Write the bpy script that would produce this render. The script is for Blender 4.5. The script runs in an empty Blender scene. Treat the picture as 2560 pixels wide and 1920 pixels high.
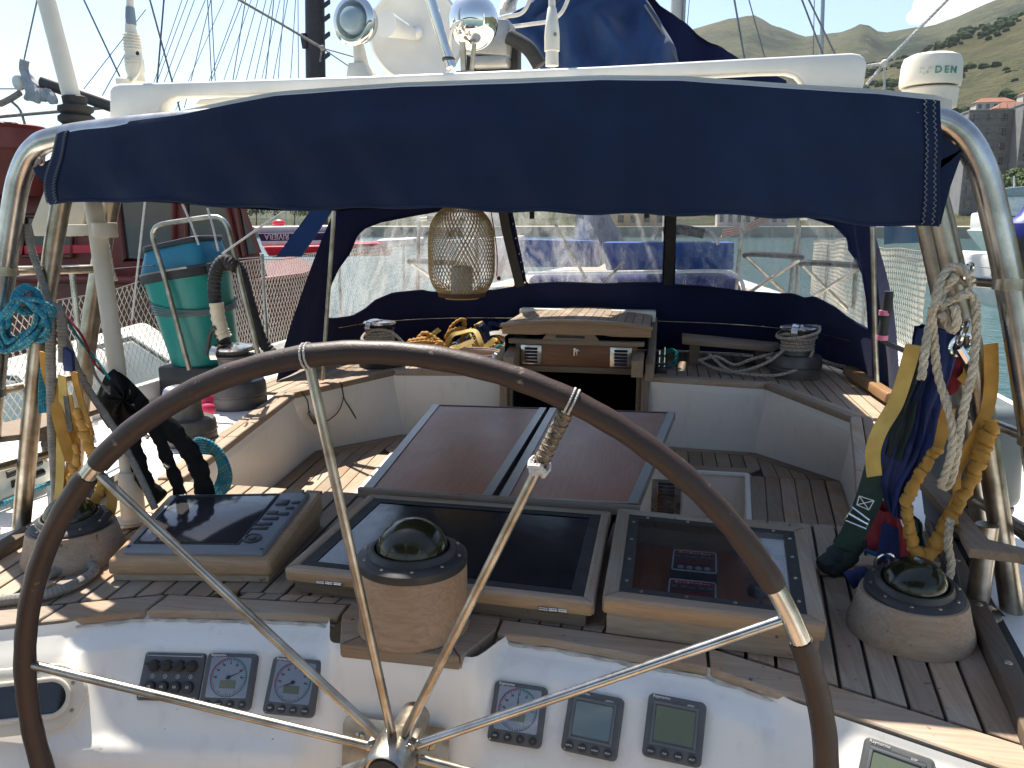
import bpy, bmesh, math, random
from mathutils import Vector, Matrix
random.seed(7)
S = bpy.context.scene
# ------------------------------------------------------------------ camera, sky, sun, exposure
F_PX, PITCH, YAW = 1975.0, math.radians(11.4), math.radians(11.0)
EYE = Vector((0.51, 0.0, 2.40))
cam = bpy.data.cameras.new("Camera"); cam_o = bpy.data.objects.new("Camera", cam)
S.collection.objects.link(cam_o); S.camera = cam_o
cam.sensor_width = 36.0; cam.lens = 36.0 * F_PX / 2560.0; cam.clip_start = 0.05; cam.clip_end = 30000
cam_o.location = EYE; cam_o.rotation_euler = (math.pi / 2 - PITCH, 0, YAW)
SUN = Vector((-0.34, 0.38, 1.0)).normalized()
sun_el = math.asin(SUN.z); sun_az = math.atan2(SUN.x, SUN.y)
W = bpy.data.worlds.new("World"); S.world = W; W.use_nodes = True
nt = W.node_tree; nt.nodes.clear()
sky = nt.nodes.new("ShaderNodeTexSky"); sky.sky_type = 'NISHITA'; sky.sun_disc = False
sky.sun_elevation = sun_el; sky.sun_rotation = sun_az; sky.altitude = 0; sky.air_density = 1.0; sky.dust_density = 0.6; sky.ozone_density = 1.0
bg = nt.nodes.new("ShaderNodeBackground"); bg.inputs[1].default_value = 0.080
wo = nt.nodes.new("ShaderNodeOutputWorld")
nt.links.new(sky.outputs[0], bg.inputs[0]); nt.links.new(bg.outputs[0], wo.inputs[0])
sl = bpy.data.lights.new("Sun", 'SUN'); sl.energy = 4.4; sl.angle = math.radians(0.53); sl.color = (1.0, 0.94, 0.84)
so = bpy.data.objects.new("Sun", sl); S.collection.objects.link(so)
so.rotation_euler = (-SUN).to_track_quat('-Z', 'Y').to_euler()
S.render.engine = 'CYCLES'; S.cycles.use_denoising = True; S.cycles.max_bounces = 8; S.cycles.volume_bounces = 3; S.cycles.transparent_max_bounces = 24
S.view_settings.view_transform = 'Standard'; S.view_settings.look = 'None'; S.view_settings.gamma = 1.0
S.view_settings.exposure = 1.34; S.view_settings.use_curve_mapping = False
S.render.resolution_x, S.render.resolution_y = 1024, 768
D = 1.54                                         # height of the boat's deck above the water
# ------------------------------------------------------------------ survey: points of the place from sight lines with a known plane
_cp, _sp, _cy, _sy = math.cos(PITCH), math.sin(PITCH), math.cos(YAW), math.sin(YAW)
_fw = Vector((-_sy * _cp, _cy * _cp, -_sp)); _rt = Vector((_cy, _sy, 0)); _up = _rt.cross(_fw)
def _ray(px, py): return _fw + _rt * ((px - 1280) / F_PX) - _up * ((py - 960) / F_PX)
def PY(px, py, Y): r = _ray(px, py); return EYE + r * ((Y - EYE.y) / r.y)
def PZ(px, py, Z): r = _ray(px, py); return EYE + r * ((Z - EYE.z) / r.z)
def PX(px, py, X): r = _ray(px, py); return EYE + r * ((X - EYE.x) / r.x)
def PYs(pts, Y): return [PY(a, b, Y) for a, b in pts]
def project(p):
    d = Vector(p) - EYE; z = d.dot(_fw); return (1280 + F_PX * d.dot(_rt) / z, 960 - F_PX * d.dot(_up) / z)
def inpoly(x, y, poly):
    c = False; j = len(poly) - 1
    for i in range(len(poly)):
        a, b = poly[i], poly[j]
        if (a[1] > y) != (b[1] > y) and x < (b[0] - a[0]) * (y - a[1]) / (b[1] - a[1]) + a[0]: c = not c
        j = i
    return c
def lerp(a, b, t): return a + (b - a) * t
def sstep(a, b, x): t = max(0, min(1, (x - a) / (b - a))); return t * t * (3 - 2 * t)
def pl(x, pts):                                   # piecewise linear
    if x <= pts[0][0]: return pts[0][1]
    for (a, b), (c, d) in zip(pts, pts[1:]):
        if x <= c: return b + (d - b) * (x - a) / (c - a)
    return pts[-1][1]
# ------------------------------------------------------------------ mesh helpers
class MB:
    def __init__(s): s.v = []; s.f = []; s.uv = []
    def add(s, vs, fs, uvs=None):
        n = len(s.v); s.v += [Vector(p) for p in vs]; s.f += [tuple(i + n for i in f) for f in fs]
        s.uv += uvs if uvs else [None] * len(fs); return s
    def box(s, c, d, M=None):
        x, y, z = d[0] / 2, d[1] / 2, d[2] / 2; c = Vector(c)
        vs = [Vector((sx * x, sy * y, sz * z)) for sz in (-1, 1) for sx, sy in ((-1, -1), (1, -1), (1, 1), (-1, 1))]
        vs = [(M @ p if M else p) + c for p in vs]
        return s.add(vs, [(3, 2, 1, 0), (4, 5, 6, 7), (0, 1, 5, 4), (1, 2, 6, 5), (2, 3, 7, 6), (3, 0, 4, 7)])
    def hexa(s, bot, top):
        n = len(bot); return s.add(list(bot) + list(top), [tuple(range(n - 1, -1, -1)), tuple(range(n, 2 * n))] + [(i, (i + 1) % n, n + (i + 1) % n, n + i) for i in range(n)])
    def prism(s, poly, z0, z1): return s.hexa([(p[0], p[1], z0) for p in poly], [(p[0], p[1], z1) for p in poly])
    def extr(s, pts, vec):
        vec = Vector(vec); return s.hexa(pts, [Vector(p) + vec for p in pts])
    def grid(s, fn, nu, nv, keep=None, closed=False):
        vs = [fn(i / nu, j / nv) for i in range(nu + (0 if closed else 1)) for j in range(nv + 1)]; w = nv + 1; m = nu if closed else nu + 1
        fs = []; uvs = []
        for i in range(nu):
            for j in range(nv):
                if keep and not keep((i + .5) / nu, (j + .5) / nv): continue
                i2 = (i + 1) % m
                fs.append((i * w + j, i2 * w + j, i2 * w + j + 1, i * w + j + 1)); uvs.append([(i / nu, j / nv), ((i + 1) / nu, j / nv), ((i + 1) / nu, (j + 1) / nv), (i / nu, (j + 1) / nv)])
        return s.add(vs, fs, uvs)
    def tube(s, path, r, n=10, closed=False, caps=True, flat=None):
        path = [Vector(p) for p in path]; m = len(path)
        if m < 2: return s
        rr = r if isinstance(r, (list, tuple)) else [r] * m
        T = []
        for i in range(m):
            a = path[(i - 1) % m] if (closed or i > 0) else path[i]; b = path[(i + 1) % m] if (closed or i < m - 1) else path[i]
            t = b - a; T.append(t.normalized() if t.length > 1e-9 else (T[-1] if T else Vector((0, 0, 1))))
        up = Vector((0, 0, 1)) if abs(T[0].z) < .9 else Vector((1, 0, 0)); N = (up - T[0] * up.dot(T[0])).normalized()
        vs = []; L = 0; Ls = []
        for i in range(m):
            N = N - T[i] * N.dot(T[i]); N = N.normalized() if N.length > 1e-6 else T[i].orthogonal().normalized(); B = T[i].cross(N)
            if i: L += (path[i] - path[i - 1]).length
            Ls.append(L); fl = flat or 1.0
            for k in range(n):
                a = 2 * math.pi * k / n; vs.append(path[i] + (N * math.cos(a) + B * math.sin(a) * fl) * rr[i])
        fs = []; uvs = []
        for i in range(m if closed else m - 1):
            i2 = (i + 1) % m; l2 = Ls[i2] if i2 else L + (path[0] - path[-1]).length
            for k in range(n):
                k2 = (k + 1) % n; fs.append((i * n + k, i * n + k2, i2 * n + k2, i2 * n + k))
                uvs.append([(Ls[i], k / n), (Ls[i], (k + 1) / n), (l2, (k + 1) / n), (l2, k / n)])
        if caps and not closed:
            fs.append(tuple(range(n - 1, -1, -1))); fs.append(tuple(range((m - 1) * n, m * n))); uvs += [None, None]
        return s.add(vs, fs, uvs)
    def rope(s, path, r, pitch=None, n=6):          # three laid strands
        path = resample(path, max(.004, r * .8)); pitch = pitch or r * 7
        fr = frames(path); L = 0; acc = [0]
        for a, b in zip(path, path[1:]): L += (b - a).length; acc.append(L)
        for k in range(3):
            s.tube([p + (fr[i][1] * math.cos(acc[i] / pitch * 2 * math.pi + k * 2.0944) + fr[i][2] * math.sin(acc[i] / pitch * 2 * math.pi + k * 2.0944)) * r * .52 for i, p in enumerate(path)], r * .56, n)
        return s
    def ribbon(s, path, w, nrm, th=.0025, ripple=0):
        path = [Vector(p) for p in path]; m = len(path); vs = []; L = 0; Ls = []
        for i, p in enumerate(path):
            t = (path[min(i + 1, m - 1)] - path[max(i - 1, 0)]).normalized(); n = Vector(nrm[i] if isinstance(nrm, list) else nrm); side = t.cross(n).normalized(); n = side.cross(t).normalized()
            ww = (w[i] if isinstance(w, list) else w) / 2
            if i: L += (p - path[i - 1]).length
            Ls.append(L); o = n * (ripple * math.sin(L * 90))
            vs += [p - side * ww - n * th / 2 + o, p + side * ww - n * th / 2 + o, p + side * ww + n * th / 2 + o, p - side * ww + n * th / 2 + o]
        fs = []; uvs = []
        for i in range(m - 1):
            for k in range(4): fs.append((i * 4 + k, i * 4 + (k + 1) % 4, i * 4 + 4 + (k + 1) % 4, i * 4 + 4 + k)); uvs.append([(Ls[i], k / 4), (Ls[i], (k + 1) / 4), (Ls[i + 1], (k + 1) / 4), (Ls[i + 1], k / 4)])
        fs += [(3, 2, 1, 0), (m * 4 - 4, m * 4 - 3, m * 4 - 2, m * 4 - 1)]; uvs += [None, None]
        return s.add(vs, fs, uvs)
    def lathe(s, prof, n=32, M=None, c=(0, 0, 0), arc=None):
        c = Vector(c); m = len(prof)
        vs = [Vector((r * math.cos(2 * math.pi * k / n), r * math.sin(2 * math.pi * k / n), z)) for k in range(n) for r, z in prof]
        vs = [(M @ p if M else p) + c for p in vs]
        fs = []
        for k in range(n):
            k2 = (k + 1) % n
            for j in range(m - 1):
                if prof[j][0] < 1e-6 and prof[j + 1][0] < 1e-6: continue
                fs.append((k * m + j, k2 * m + j, k2 * m + j + 1, k * m + j + 1))
        return s.add(vs, fs)
    def sphere(s, c, r, nu=16, nv=10, sc=(1, 1, 1), M=None):
        prof = [(math.cos(-math.pi / 2 + math.pi * j / nv) * r, math.sin(-math.pi / 2 + math.pi * j / nv) * r) for j in range(nv + 1)]
        k = Matrix.Diagonal(sc); return s.lathe(prof, nu, (M @ k) if M else k, c)
def frames(path):
    m = len(path); out = []; N = None
    for i in range(m):
        t = (path[min(i + 1, m - 1)] - path[max(i - 1, 0)]); t = t.normalized() if t.length > 1e-9 else Vector((0, 0, 1))
        if N is None: up = Vector((0, 0, 1)) if abs(t.z) < .9 else Vector((1, 0, 0)); N = up
        N = N - t * N.dot(t); N = N.normalized() if N.length > 1e-6 else t.orthogonal().normalized(); out.append((t, N, t.cross(N)))
    return out
def spl(pts, n=8, closed=False):
    P = [Vector(p) for p in pts]; m = len(P); out = []
    for i in range(m if closed else m - 1):
        p0 = P[(i - 1) % m] if closed or i else P[0]; p1 = P[i]; p2 = P[(i + 1) % m]; p3 = P[(i + 2) % m] if closed or i < m - 2 else P[m - 1]
        for k in range(n):
            t = k / n; out.append(.5 * (2 * p1 + (p2 - p0) * t + (2 * p0 - 5 * p1 + 4 * p2 - p3) * t * t + (3 * p1 - p0 - 3 * p2 + p3) * t ** 3))
    if not closed: out.append(P[-1])
    return out
def resample(path, step):
    path = [Vector(p) for p in path]; out = [path[0]]; d = 0
    for a, b in zip(path, path[1:]):
        L = (b - a).length
        while L > 0 and d + step <= L: d += step; out.append(a.lerp(b, d / L))
        d -= L
    return out
def circle(c, r, n=32, u=(1, 0, 0), v=(0, 0, 1), a0=0, a1=360):
    c, u, v = Vector(c), Vector(u), Vector(v); return [c + u * (r * math.cos(math.radians(lerp(a0, a1, k / n)))) + v * (r * math.sin(math.radians(lerp(a0, a1, k / n)))) for k in range(n + (0 if a1 - a0 >= 360 else 1))]
BASE = {}
def mesh_of(mb, name, bevel=0, seg=2, smooth=True, ang=40):
    me = bpy.data.meshes.new(name); me.from_pydata([tuple(p) for p in mb.v], [], mb.f)
    if any(u for u in mb.uv):
        ul = me.uv_layers.new(name="UVMap"); li = 0
        for f, u in zip(mb.f, mb.uv):
            for k in range(len(f)):
                ul.data[li].uv = u[k] if u else (0, 0); li += 1
    if bevel:
        bm = bmesh.new(); bm.from_mesh(me); bmesh.ops.recalc_face_normals(bm, faces=bm.faces)
        es = [e for e in bm.edges if len(e.link_faces) == 2 and e.calc_face_angle(0) > math.radians(35)]
        bmesh.ops.bevel(bm, geom=es, offset=bevel, segments=seg, profile=.5, affect='EDGES', clamp_overlap=True); bm.to_mesh(me); bm.free()
    if smooth:
        me.shade_smooth(); me.set_sharp_from_angle(angle=math.radians(ang))
    me.update(); return me
def obj(name, mb, mat, parent=None, bevel=0, seg=2, smooth=True, ang=40, label=None, cat=None, group=None, kind=None):
    if parent is None:                              # origin at the base of the thing
        xs = [p.x for p in mb.v]; ys = [p.y for p in mb.v]; zs = [p.z for p in mb.v]
        off = Vector(((min(xs) + max(xs)) / 2, (min(ys) + max(ys)) / 2, min(zs)))
    else: off = BASE.get(parent.name, Vector((0, 0, 0)))
    if off.length: mb.v = [p - off for p in mb.v]
    o = bpy.data.objects.new(name, mesh_of(mb, name, bevel, seg, smooth, ang)); S.collection.objects.link(o)
    if mat: o.data.materials.append(mat)
    if parent is None: o.location = off; BASE[o.name] = off
    else: o.parent = parent; BASE[o.name] = off
    tag(o, label, cat, group, kind); return o
def tag(o, label=None, cat=None, group=None, kind=None):
    if label: o["label"] = label
    if cat: o["category"] = cat
    if group: o["group"] = group
    if kind: o["kind"] = kind
    return o
def thing(name, label, cat, base=(0, 0, 0), group=None, kind=None):   # parts given in world coordinates
    o = bpy.data.objects.new(name, None); S.collection.objects.link(o); o.location = base; BASE[o.name] = Vector(base); o.empty_display_size = .1
    return tag(o, label, cat, group, kind)
def thing_m(name, label, cat, M, group=None):       # parts given in the thing's own coordinates
    o = bpy.data.objects.new(name, None); S.collection.objects.link(o); o.matrix_world = M; o.empty_display_size = .1
    o.location = M.to_translation(); o.rotation_euler = M.to_euler(); return tag(o, label, cat, group)
def text(name, s, size, M, mat, parent, depth=.0006, align='LEFT'):
    cu = bpy.data.curves.new(name, 'FONT'); cu.body = s; cu.size = size; cu.extrude = depth; cu.align_x = align; cu.resolution_u = 2
    t = bpy.data.objects.new(name + "_src", cu); S.collection.objects.link(t); dg = bpy.context.evaluated_depsgraph_get()
    me = bpy.data.meshes.new_from_object(t.evaluated_get(dg)); bpy.data.objects.remove(t)
    me.transform(M); off = BASE.get(parent.name, Vector((0, 0, 0)))
    if off.length: me.transform(Matrix.Translation(-off))
    me.materials.clear(); me.materials.append(mat)
    o = bpy.data.objects.new(name, me); S.collection.objects.link(o); o.parent = parent; BASE[o.name] = off; return o
def frame_m(o, x, y):                                # matrix with origin o, axes x, y (z = x cross y)
    x = Vector(x).normalized(); z = x.cross(Vector(y)).normalized(); y = z.cross(x); m = Matrix((x, y, z)).transposed().to_4x4(); m.translation = Vector(o); return m
# ------------------------------------------------------------------ materials
class NT:
    def __init__(s, name):
        s.m = bpy.data.materials.new(name); s.m.use_nodes = True; s.t = s.m.node_tree; s.t.nodes.clear(); s.out = s.n("OutputMaterial")
        s.p = s.n("BsdfPrincipled"); s.l(s.p.outputs[0], s.out.inputs[0])
    def n(s, ty, **kw):
        x = s.t.nodes.new("ShaderNode" + ty)
        for k, v in kw.items(): setattr(x, k, v)
        return x
    def l(s, a, b): s.t.links.new(a, b)
    def co(s, scale=(1, 1, 1), uv=False, rnd=True):
        tc = s.n("TexCoord"); mp = s.n("Mapping"); mp.inputs[3].default_value = scale
        if uv: s.l(tc.outputs[2], mp.inputs[0]); return mp.outputs[0]
        if rnd:
            oi = s.n("ObjectInfo"); a = s.n("VectorMath", operation='MULTIPLY_ADD'); a.inputs[1].default_value = (7.3, 5.1, 3.7)
            s.l(oi.outputs["Random"], a.inputs[0]); s.l(tc.outputs[3], a.inputs[2]); s.l(a.outputs[0], mp.inputs[0])
        else: s.l(tc.outputs[3], mp.inputs[0])
        return mp.outputs[0]
    def noise(s, vec, sc, det=4, rough=.55, dist=0):
        n = s.n("TexNoise"); n.inputs["Scale"].default_value = sc; n.inputs["Detail"].default_value = det; n.inputs["Roughness"].default_value = rough; n.inputs["Distortion"].default_value = dist
        s.l(vec, n.inputs["Vector"]); return n.outputs["Fac"]
    def ramp(s, f, stops):
        r = s.n("ValToRGB"); e = r.color_ramp.elements
        while len(e) < len(stops): e.new(.5)
        for i, (p, c) in enumerate(stops): e[i].position = p; e[i].color = (*c, 1) if len(c) == 3 else c
        s.l(f, r.inputs[0]); return r.outputs[0]
    def fr(s, f, a, b):
        r = s.n("MapRange"); r.inputs[1].default_value = a; r.inputs[2].default_value = b; s.l(f, r.inputs[0]); return r.outputs[0]
    def mix(s, f, a, b):
        m = s.n("Mix", data_type='RGBA'); 
        if isinstance(f, (int, float)): m.inputs[0].default_value = f
        else: s.l(f, m.inputs[0])
        for v, i in ((a, 6), (b, 7)):
            if isinstance(v, tuple): m.inputs[i].default_value = (*v, 1)
            else: s.l(v, m.inputs[i])
        return m.outputs[2]
    def math(s, op, a, b=None):
        m = s.n("Math", operation=op)
        for i, v in enumerate((a, b)):
            if v is None: continue
            if isinstance(v, (int, float)): m.inputs[i].default_value = v
            else: s.l(v, m.inputs[i])
        return m.outputs[0]
    def bump(s, h, st, dist=.002):
        b = s.n("Bump"); b.inputs["Strength"].default_value = st; b.inputs["Distance"].default_value = dist; s.l(h, b.inputs["Height"]); s.l(b.outputs[0], s.p.inputs["Normal"])
    def set(s, **k):
        for a, v in k.items():
            i = s.p.inputs[a.replace("_", " ")]
            if hasattr(v, "links"): s.l(v, i)
            else: i.default_value = (*v, 1) if isinstance(v, tuple) and len(v) == 3 else v
        return s
def pm(name, c1, c2=None, rough=.5, metal=0, sc=8, bump=0, bsc=150, spec=.5, st=(1, 1, 1), lo=.35, hi=.65, rv=.12, coat=0):
    t = NT(name); v = t.co(st); n = t.noise(v, sc, 5); c2 = c2 or tuple(x * .82 for x in c1)
    t.set(Base_Color=t.mix(t.fr(n, lo, hi), c1, c2), Metallic=metal, Specular_IOR_Level=spec)
    n2 = t.noise(v, sc * 3.1, 4); r = t.n("MapRange"); r.inputs[3].default_value = max(.02, rough - rv); r.inputs[4].default_value = min(1, rough + rv); t.l(n2, r.inputs[0]); t.l(r.outputs[0], t.p.inputs["Roughness"])
    if coat: t.set(Coat_Weight=coat, Coat_Roughness=.08)
    if bump: t.bump(t.noise(v, bsc, 3), bump)
    return t.m
def teak(name, ax, tone=1.0, warm=0.0):
    t = NT(name); st = (1, 26, 26) if ax == 0 else ((26, 1, 26) if ax == 1 else (26, 26, 1)); v = t.co(st)
    g = t.noise(v, 5, 6, .65, .4); big = t.noise(t.co((1, 1, 1)), 5.5, 4)
    a = t.mix(t.fr(g, .3, .7), (.40 * tone, .272 * tone, .172 * tone), (.26 * tone, .175 * tone, .115 * tone))
    grey = t.mix(t.fr(g, .25, .75), (.385 * tone, .315 * tone, .24 * tone), (.25 * tone, .20 * tone, .155 * tone))
    c = t.mix(t.fr(big, .35 + warm, .62 + warm), a, grey)
    oi = t.n("ObjectInfo"); hs = t.n("HueSaturation"); t.l(c, hs.inputs["Color"]); r = t.n("MapRange"); r.inputs[3].default_value = .78; r.inputs[4].default_value = 1.22; t.l(oi.outputs["Random"], r.inputs[0]); t.l(r.outputs[0], hs.inputs["Value"])
    spots = t.noise(t.co((1, 1, 1)), 42, 2); c = t.mix(t.fr(spots, .68, .78), hs.outputs[0], (.10 * tone, .075 * tone, .06 * tone))
    t.set(Base_Color=c, Roughness=.72, Specular_IOR_Level=.25); t.bump(g, .35, .0012); return t.m
def ropem(name, c1, c2, freq=60, fleck=None, k=2.0):   # braided cover: crossing strands along the length
    t = NT(name); uv = t.co((1, 1, 1), uv=True); sp = t.n("SeparateXYZ"); t.l(uv, sp.inputs[0])
    u = t.math('MULTIPLY', sp.outputs[0], freq * 6.283); w = t.math('MULTIPLY', sp.outputs[1], 6.283 * k)
    a = t.math('SINE', t.math('ADD', u, w)); b = t.math('SINE', t.math('SUBTRACT', u, w)); h = t.math('MULTIPLY', a, b)
    c = t.mix(t.fr(t.noise(t.co((1, 1, 1)), 35, 3), .3, .7), c1, c2)
    if fleck: c = t.mix(t.fr(t.math('MULTIPLY', h, t.math('SINE', t.math('MULTIPLY', u, .33))), .35, .5), c, fleck)
    t.set(Base_Color=c, Roughness=.85, Specular_IOR_Level=.2); t.bump(h, .6, .002); return t.m
def canvasm(name, c1, c2, sheen=.15, wr=1.0):
    t = NT(name); v = t.co((1, 1, 1), rnd=False); n = t.noise(v, 2.2, 6, .6); n3 = t.noise(t.co((1, 6, 1)), 3, 5)
    c = t.mix(t.fr(n, .3, .7), c1, c2); c = t.mix(t.math('MULTIPLY', t.fr(n3, .55, .8), .25), c, tuple(min(1, x * 2.2 + .01) for x in c1))
    fade = t.noise(t.co((1, 1, .35), rnd=False), 1.1, 5, .6); c = t.mix(t.math('MULTIPLY', t.fr(fade, .45, .75), .35), c, tuple(x * 1.9 + .004 for x in c2))
    t.set(Base_Color=c, Roughness=.88, Specular_IOR_Level=.15, Sheen_Weight=sheen, Sheen_Roughness=.5)
    wv = t.n("TexWave"); wv.inputs["Scale"].default_value = 160; t.l(v, wv.inputs["Vector"])
    h = t.math('ADD', t.math('MULTIPLY', t.noise(v, 420, 2), .25), t.math('MULTIPLY', t.noise(v, 5, 4, .5, .6), 6.0 * wr)); t.bump(h, .5, .0028); return t.m
GEL = NT("white_gelcoat"); _v = GEL.co((1, 1, 1), rnd=False)
_s = GEL.noise(GEL.co((9, 9, 1.2), rnd=False), 2.5, 5, .6); _b = GEL.noise(_v, 1.6, 5); _d = GEL.noise(_v, 90, 2)
_c = GEL.mix(GEL.fr(_b, .3, .75), (.84, .81, .745), (.77, .74, .68)); _c = GEL.mix(GEL.math('MULTIPLY', GEL.fr(_s, .55, .8), .35), _c, (.50, .46, .39)); _c = GEL.mix(GEL.fr(_d, .76, .80), _c, (.40, .36, .31))
GEL.set(Base_Color=_c, Roughness=.32, Specular_IOR_Level=.5); GEL.bump(GEL.noise(_v, 9, 3), .08, .004); GEL = GEL.m
WHITE = pm("white_paint", (.78, .765, .72), (.66, .645, .60), .38, sc=6, bump=.05)
CREAM = pm("cream_plastic", (.74, .70, .60), (.62, .57, .47), .45, sc=5, bump=.04)
STEEL = pm("stainless_steel", (.66, .64, .60), (.40, .37, .33), .24, 1.0, sc=14, bump=.03, bsc=60, rv=.10)
STEEL_W = pm("weathered_steel", (.52, .48, .41), (.30, .25, .19), .34, 1.0, sc=18, bump=.06, bsc=80, st=(1, 1, 1))
CHROME = pm("polished_chrome", (.78, .76, .72), (.66, .63, .57), .10, 1.0, sc=10, rv=.05)
DSTEEL = pm("dark_steel", (.34, .33, .32), (.27, .265, .26), .28, .95, sc=14, rv=.12)
GREYW = pm("grey_anodised", (.115, .11, .105), (.075, .072, .07), .42, .25, sc=10, bump=.04)
BLACK = pm("black_plastic", (.022, .022, .023), (.035, .034, .034), .5, sc=12, bump=.05, bsc=90)
RUBBER = pm("black_rubber", (.018, .018, .019), (.035, .033, .03), .75, sc=15, bump=.1, bsc=60)
INST = pm("grey_instrument_plastic", (.075, .077, .08), (.10, .10, .10), .5, sc=20, bump=.05, bsc=300)
CAULK = pm("black_caulking", (.025, .023, .022), (.045, .04, .036), .8, sc=30)
def mahog(name, c1, c2, ax=1):
    t = NT(name); v = t.co((14, 1, 14) if ax == 1 else (1, 14, 14)); g = t.noise(v, 7, 6, .65, .8); b = t.noise(t.co(), 3, 3)
    t.set(Base_Color=t.mix(t.fr(g, .3, .72), c1, c2), Specular_IOR_Level=.30); r = t.n("MapRange"); r.inputs[3].default_value = .22; r.inputs[4].default_value = .42; t.l(b, r.inputs[0]); t.l(r.outputs[0], t.p.inputs["Roughness"])
    t.bump(g, .12, .001); return t.m
TX = teak("teak_across", 0); TY = teak("teak_along", 1); TZ = teak("teak_upright", 2)
TB = mahog("fresh_teak", (.46, .30, .17), (.33, .205, .115), 0); TBY = teak("teak_bright_along", 1, 1.25, .08); TD = teak("teak_dark", 0, .62)
MAH = mahog("varnished_mahogany", (.38, .118, .050), (.25, .075, .034)); MAH2 = mahog("washboard_mahogany", (.26, .115, .05), (.15, .062, .03), 0)
WOODC = mahog("turned_wood", (.44, .275, .155), (.29, .17, .095), 0)
BLUE = canvasm("navy_canvas", (.0080, .0165, .044), (.011, .021, .054)); BLUE2 = canvasm("navy_canvas_sprayhood", (.010, .014, .050), (.014, .019, .060), .05)
SAILB = canvasm("navy_sail_cover", (.010, .030, .095), (.016, .042, .125)); LBLUE = canvasm("light_blue_cloth", (.045, .10, .28), (.03, .075, .22))
LEA = NT("worn_leather"); _v = LEA.co(); _w = LEA.noise(LEA.co((1, 1, 1)), 30, 6, .7); _l = LEA.noise(_v, 6, 4)
LEA.set(Base_Color=LEA.mix(LEA.fr(_w, .635, .675), LEA.mix(LEA.fr(_l, .3, .7), (.048, .026, .019), (.027, .016, .013)), (.22, .165, .125)), Roughness=.5, Specular_IOR_Level=.45); LEA.bump(LEA.math('ADD', LEA.noise(_v, 260, 3), LEA.math('MULTIPLY', LEA.noise(_v, 24, 3), 2)), .35, .0015); LEA = LEA.m
def vinyl(name, tint=(.86, .88, .90), dirt=.16, refl=.7):
    t = NT(name); t.t.nodes.remove(t.p); tr = t.n("BsdfTransparent"); tr.inputs[0].default_value = (*tint, 1); gl = t.n("BsdfGlossy"); gl.inputs["Roughness"].default_value = .12; df = t.n("BsdfTranslucent"); df.inputs[0].default_value = (.8, .8, .78, 1); d2 = t.n("BsdfDiffuse"); d2.inputs[0].default_value = (.7, .7, .68, 1)
    m0 = t.n("MixShader"); t.l(df.outputs[0], m0.inputs[1]); t.l(d2.outputs[0], m0.inputs[2])
    m1 = t.n("MixShader"); v = t.co((1, 1, 1), rnd=False); n = t.noise(t.co((3, 3, .5), rnd=False), 3.5, 6, .7, .5); n2 = t.noise(v, 190, 2)
    f = t.math('MULTIPLY', t.math('ADD', t.fr(n, .38, .72), t.math('MULTIPLY', t.fr(n2, .6, .75), .7)), dirt); t.l(f, m1.inputs[0]); t.l(tr.outputs[0], m1.inputs[1]); t.l(m0.outputs[0], m1.inputs[2])
    m2 = t.n("MixShader"); fz = t.n("Fresnel"); fz.inputs[0].default_value = 1.45; bp = t.n("Bump"); bp.inputs["Strength"].default_value = .25; bp.inputs["Distance"].default_value = .03; t.l(t.noise(v, 4, 3), bp.inputs["Height"]); t.l(bp.outputs[0], gl.inputs["Normal"]); t.l(bp.outputs[0], fz.inputs["Normal"])
    t.l(t.math('MULTIPLY', fz.outputs[0], refl), m2.inputs[0]); t.l(m1.outputs[0], m2.inputs[1]); t.l(gl.outputs[0], m2.inputs[2]); t.l(m2.outputs[0], t.out.inputs[0]); return t.m
VINYL = vinyl("clear_vinyl", dirt=.46)
ACRY = vinyl("scratched_acrylic", (.86, .87, .88), .025, .35)
SMOKE = pm("smoked_glass", (.012, .013, .014), (.022, .021, .02), .12, sc=9, spec=.6, rv=.06); GLASSD = pm("dark_window_glass", (.02, .024, .028), (.035, .038, .042), .06, sc=2, spec=.7, rv=.03)
SCREEN = pm("screen_glass", (.035, .032, .035), (.045, .042, .044), .10, sc=4, spec=.6, rv=.03)
LCD = pm("lcd_green_grey", (.13, .16, .12), (.16, .19, .14), .18, sc=3, spec=.6, rv=.04); LCDB = pm("lcd_blue_grey", (.26, .31, .38), (.22, .27, .33), .2, sc=3, spec=.6, rv=.04)
LCD2 = pm("lcd_teal_grey", (.14, .20, .22), (.17, .23, .23), .18, sc=3, spec=.6, rv=.04)
PRINTW = pm("white_print", (.8, .8, .78), None, .6); PRINTK = pm("dark_print", (.02, .02, .03), None, .6); PRINTR = pm("red_print", (.42, .06, .10), None, .6); PRINTG = pm("green_print", (.05, .28, .20), None, .6)
ROPE_W = ropem("white_rope_fibre", (.62, .54, .40), (.45, .38, .28), 70); ROPE_G = ropem("grey_braided_rope", (.30, .28, .25), (.20, .185, .165), 55)
ROPE_B = ropem("turquoise_rope", (.035, .26, .36), (.02, .17, .27), 45, (.30, .32, .18)); ROPE_T = ropem("teal_rope", (.02, .24, .25), (.02, .16, .17), 70)
ROPE_P = ropem("pinkish_rope", (.52, .40, .34), (.38, .28, .24), 60); ROPE_S = ropem("fleck_rope", (.48, .42, .35), (.36, .31, .26), 60, (.08, .05, .06)); CORD = ropem("white_cord", (.66, .64, .60), (.5, .48, .45), 110)
YEL = pm("yellow_webbing", (.50, .26, .045), (.38, .19, .03), .75, sc=25, bump=.25, bsc=260); YEL2 = pm("pale_yellow_webbing", (.55, .38, .10), (.44, .30, .075), .75, sc=20, bump=.25, bsc=260)
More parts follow.
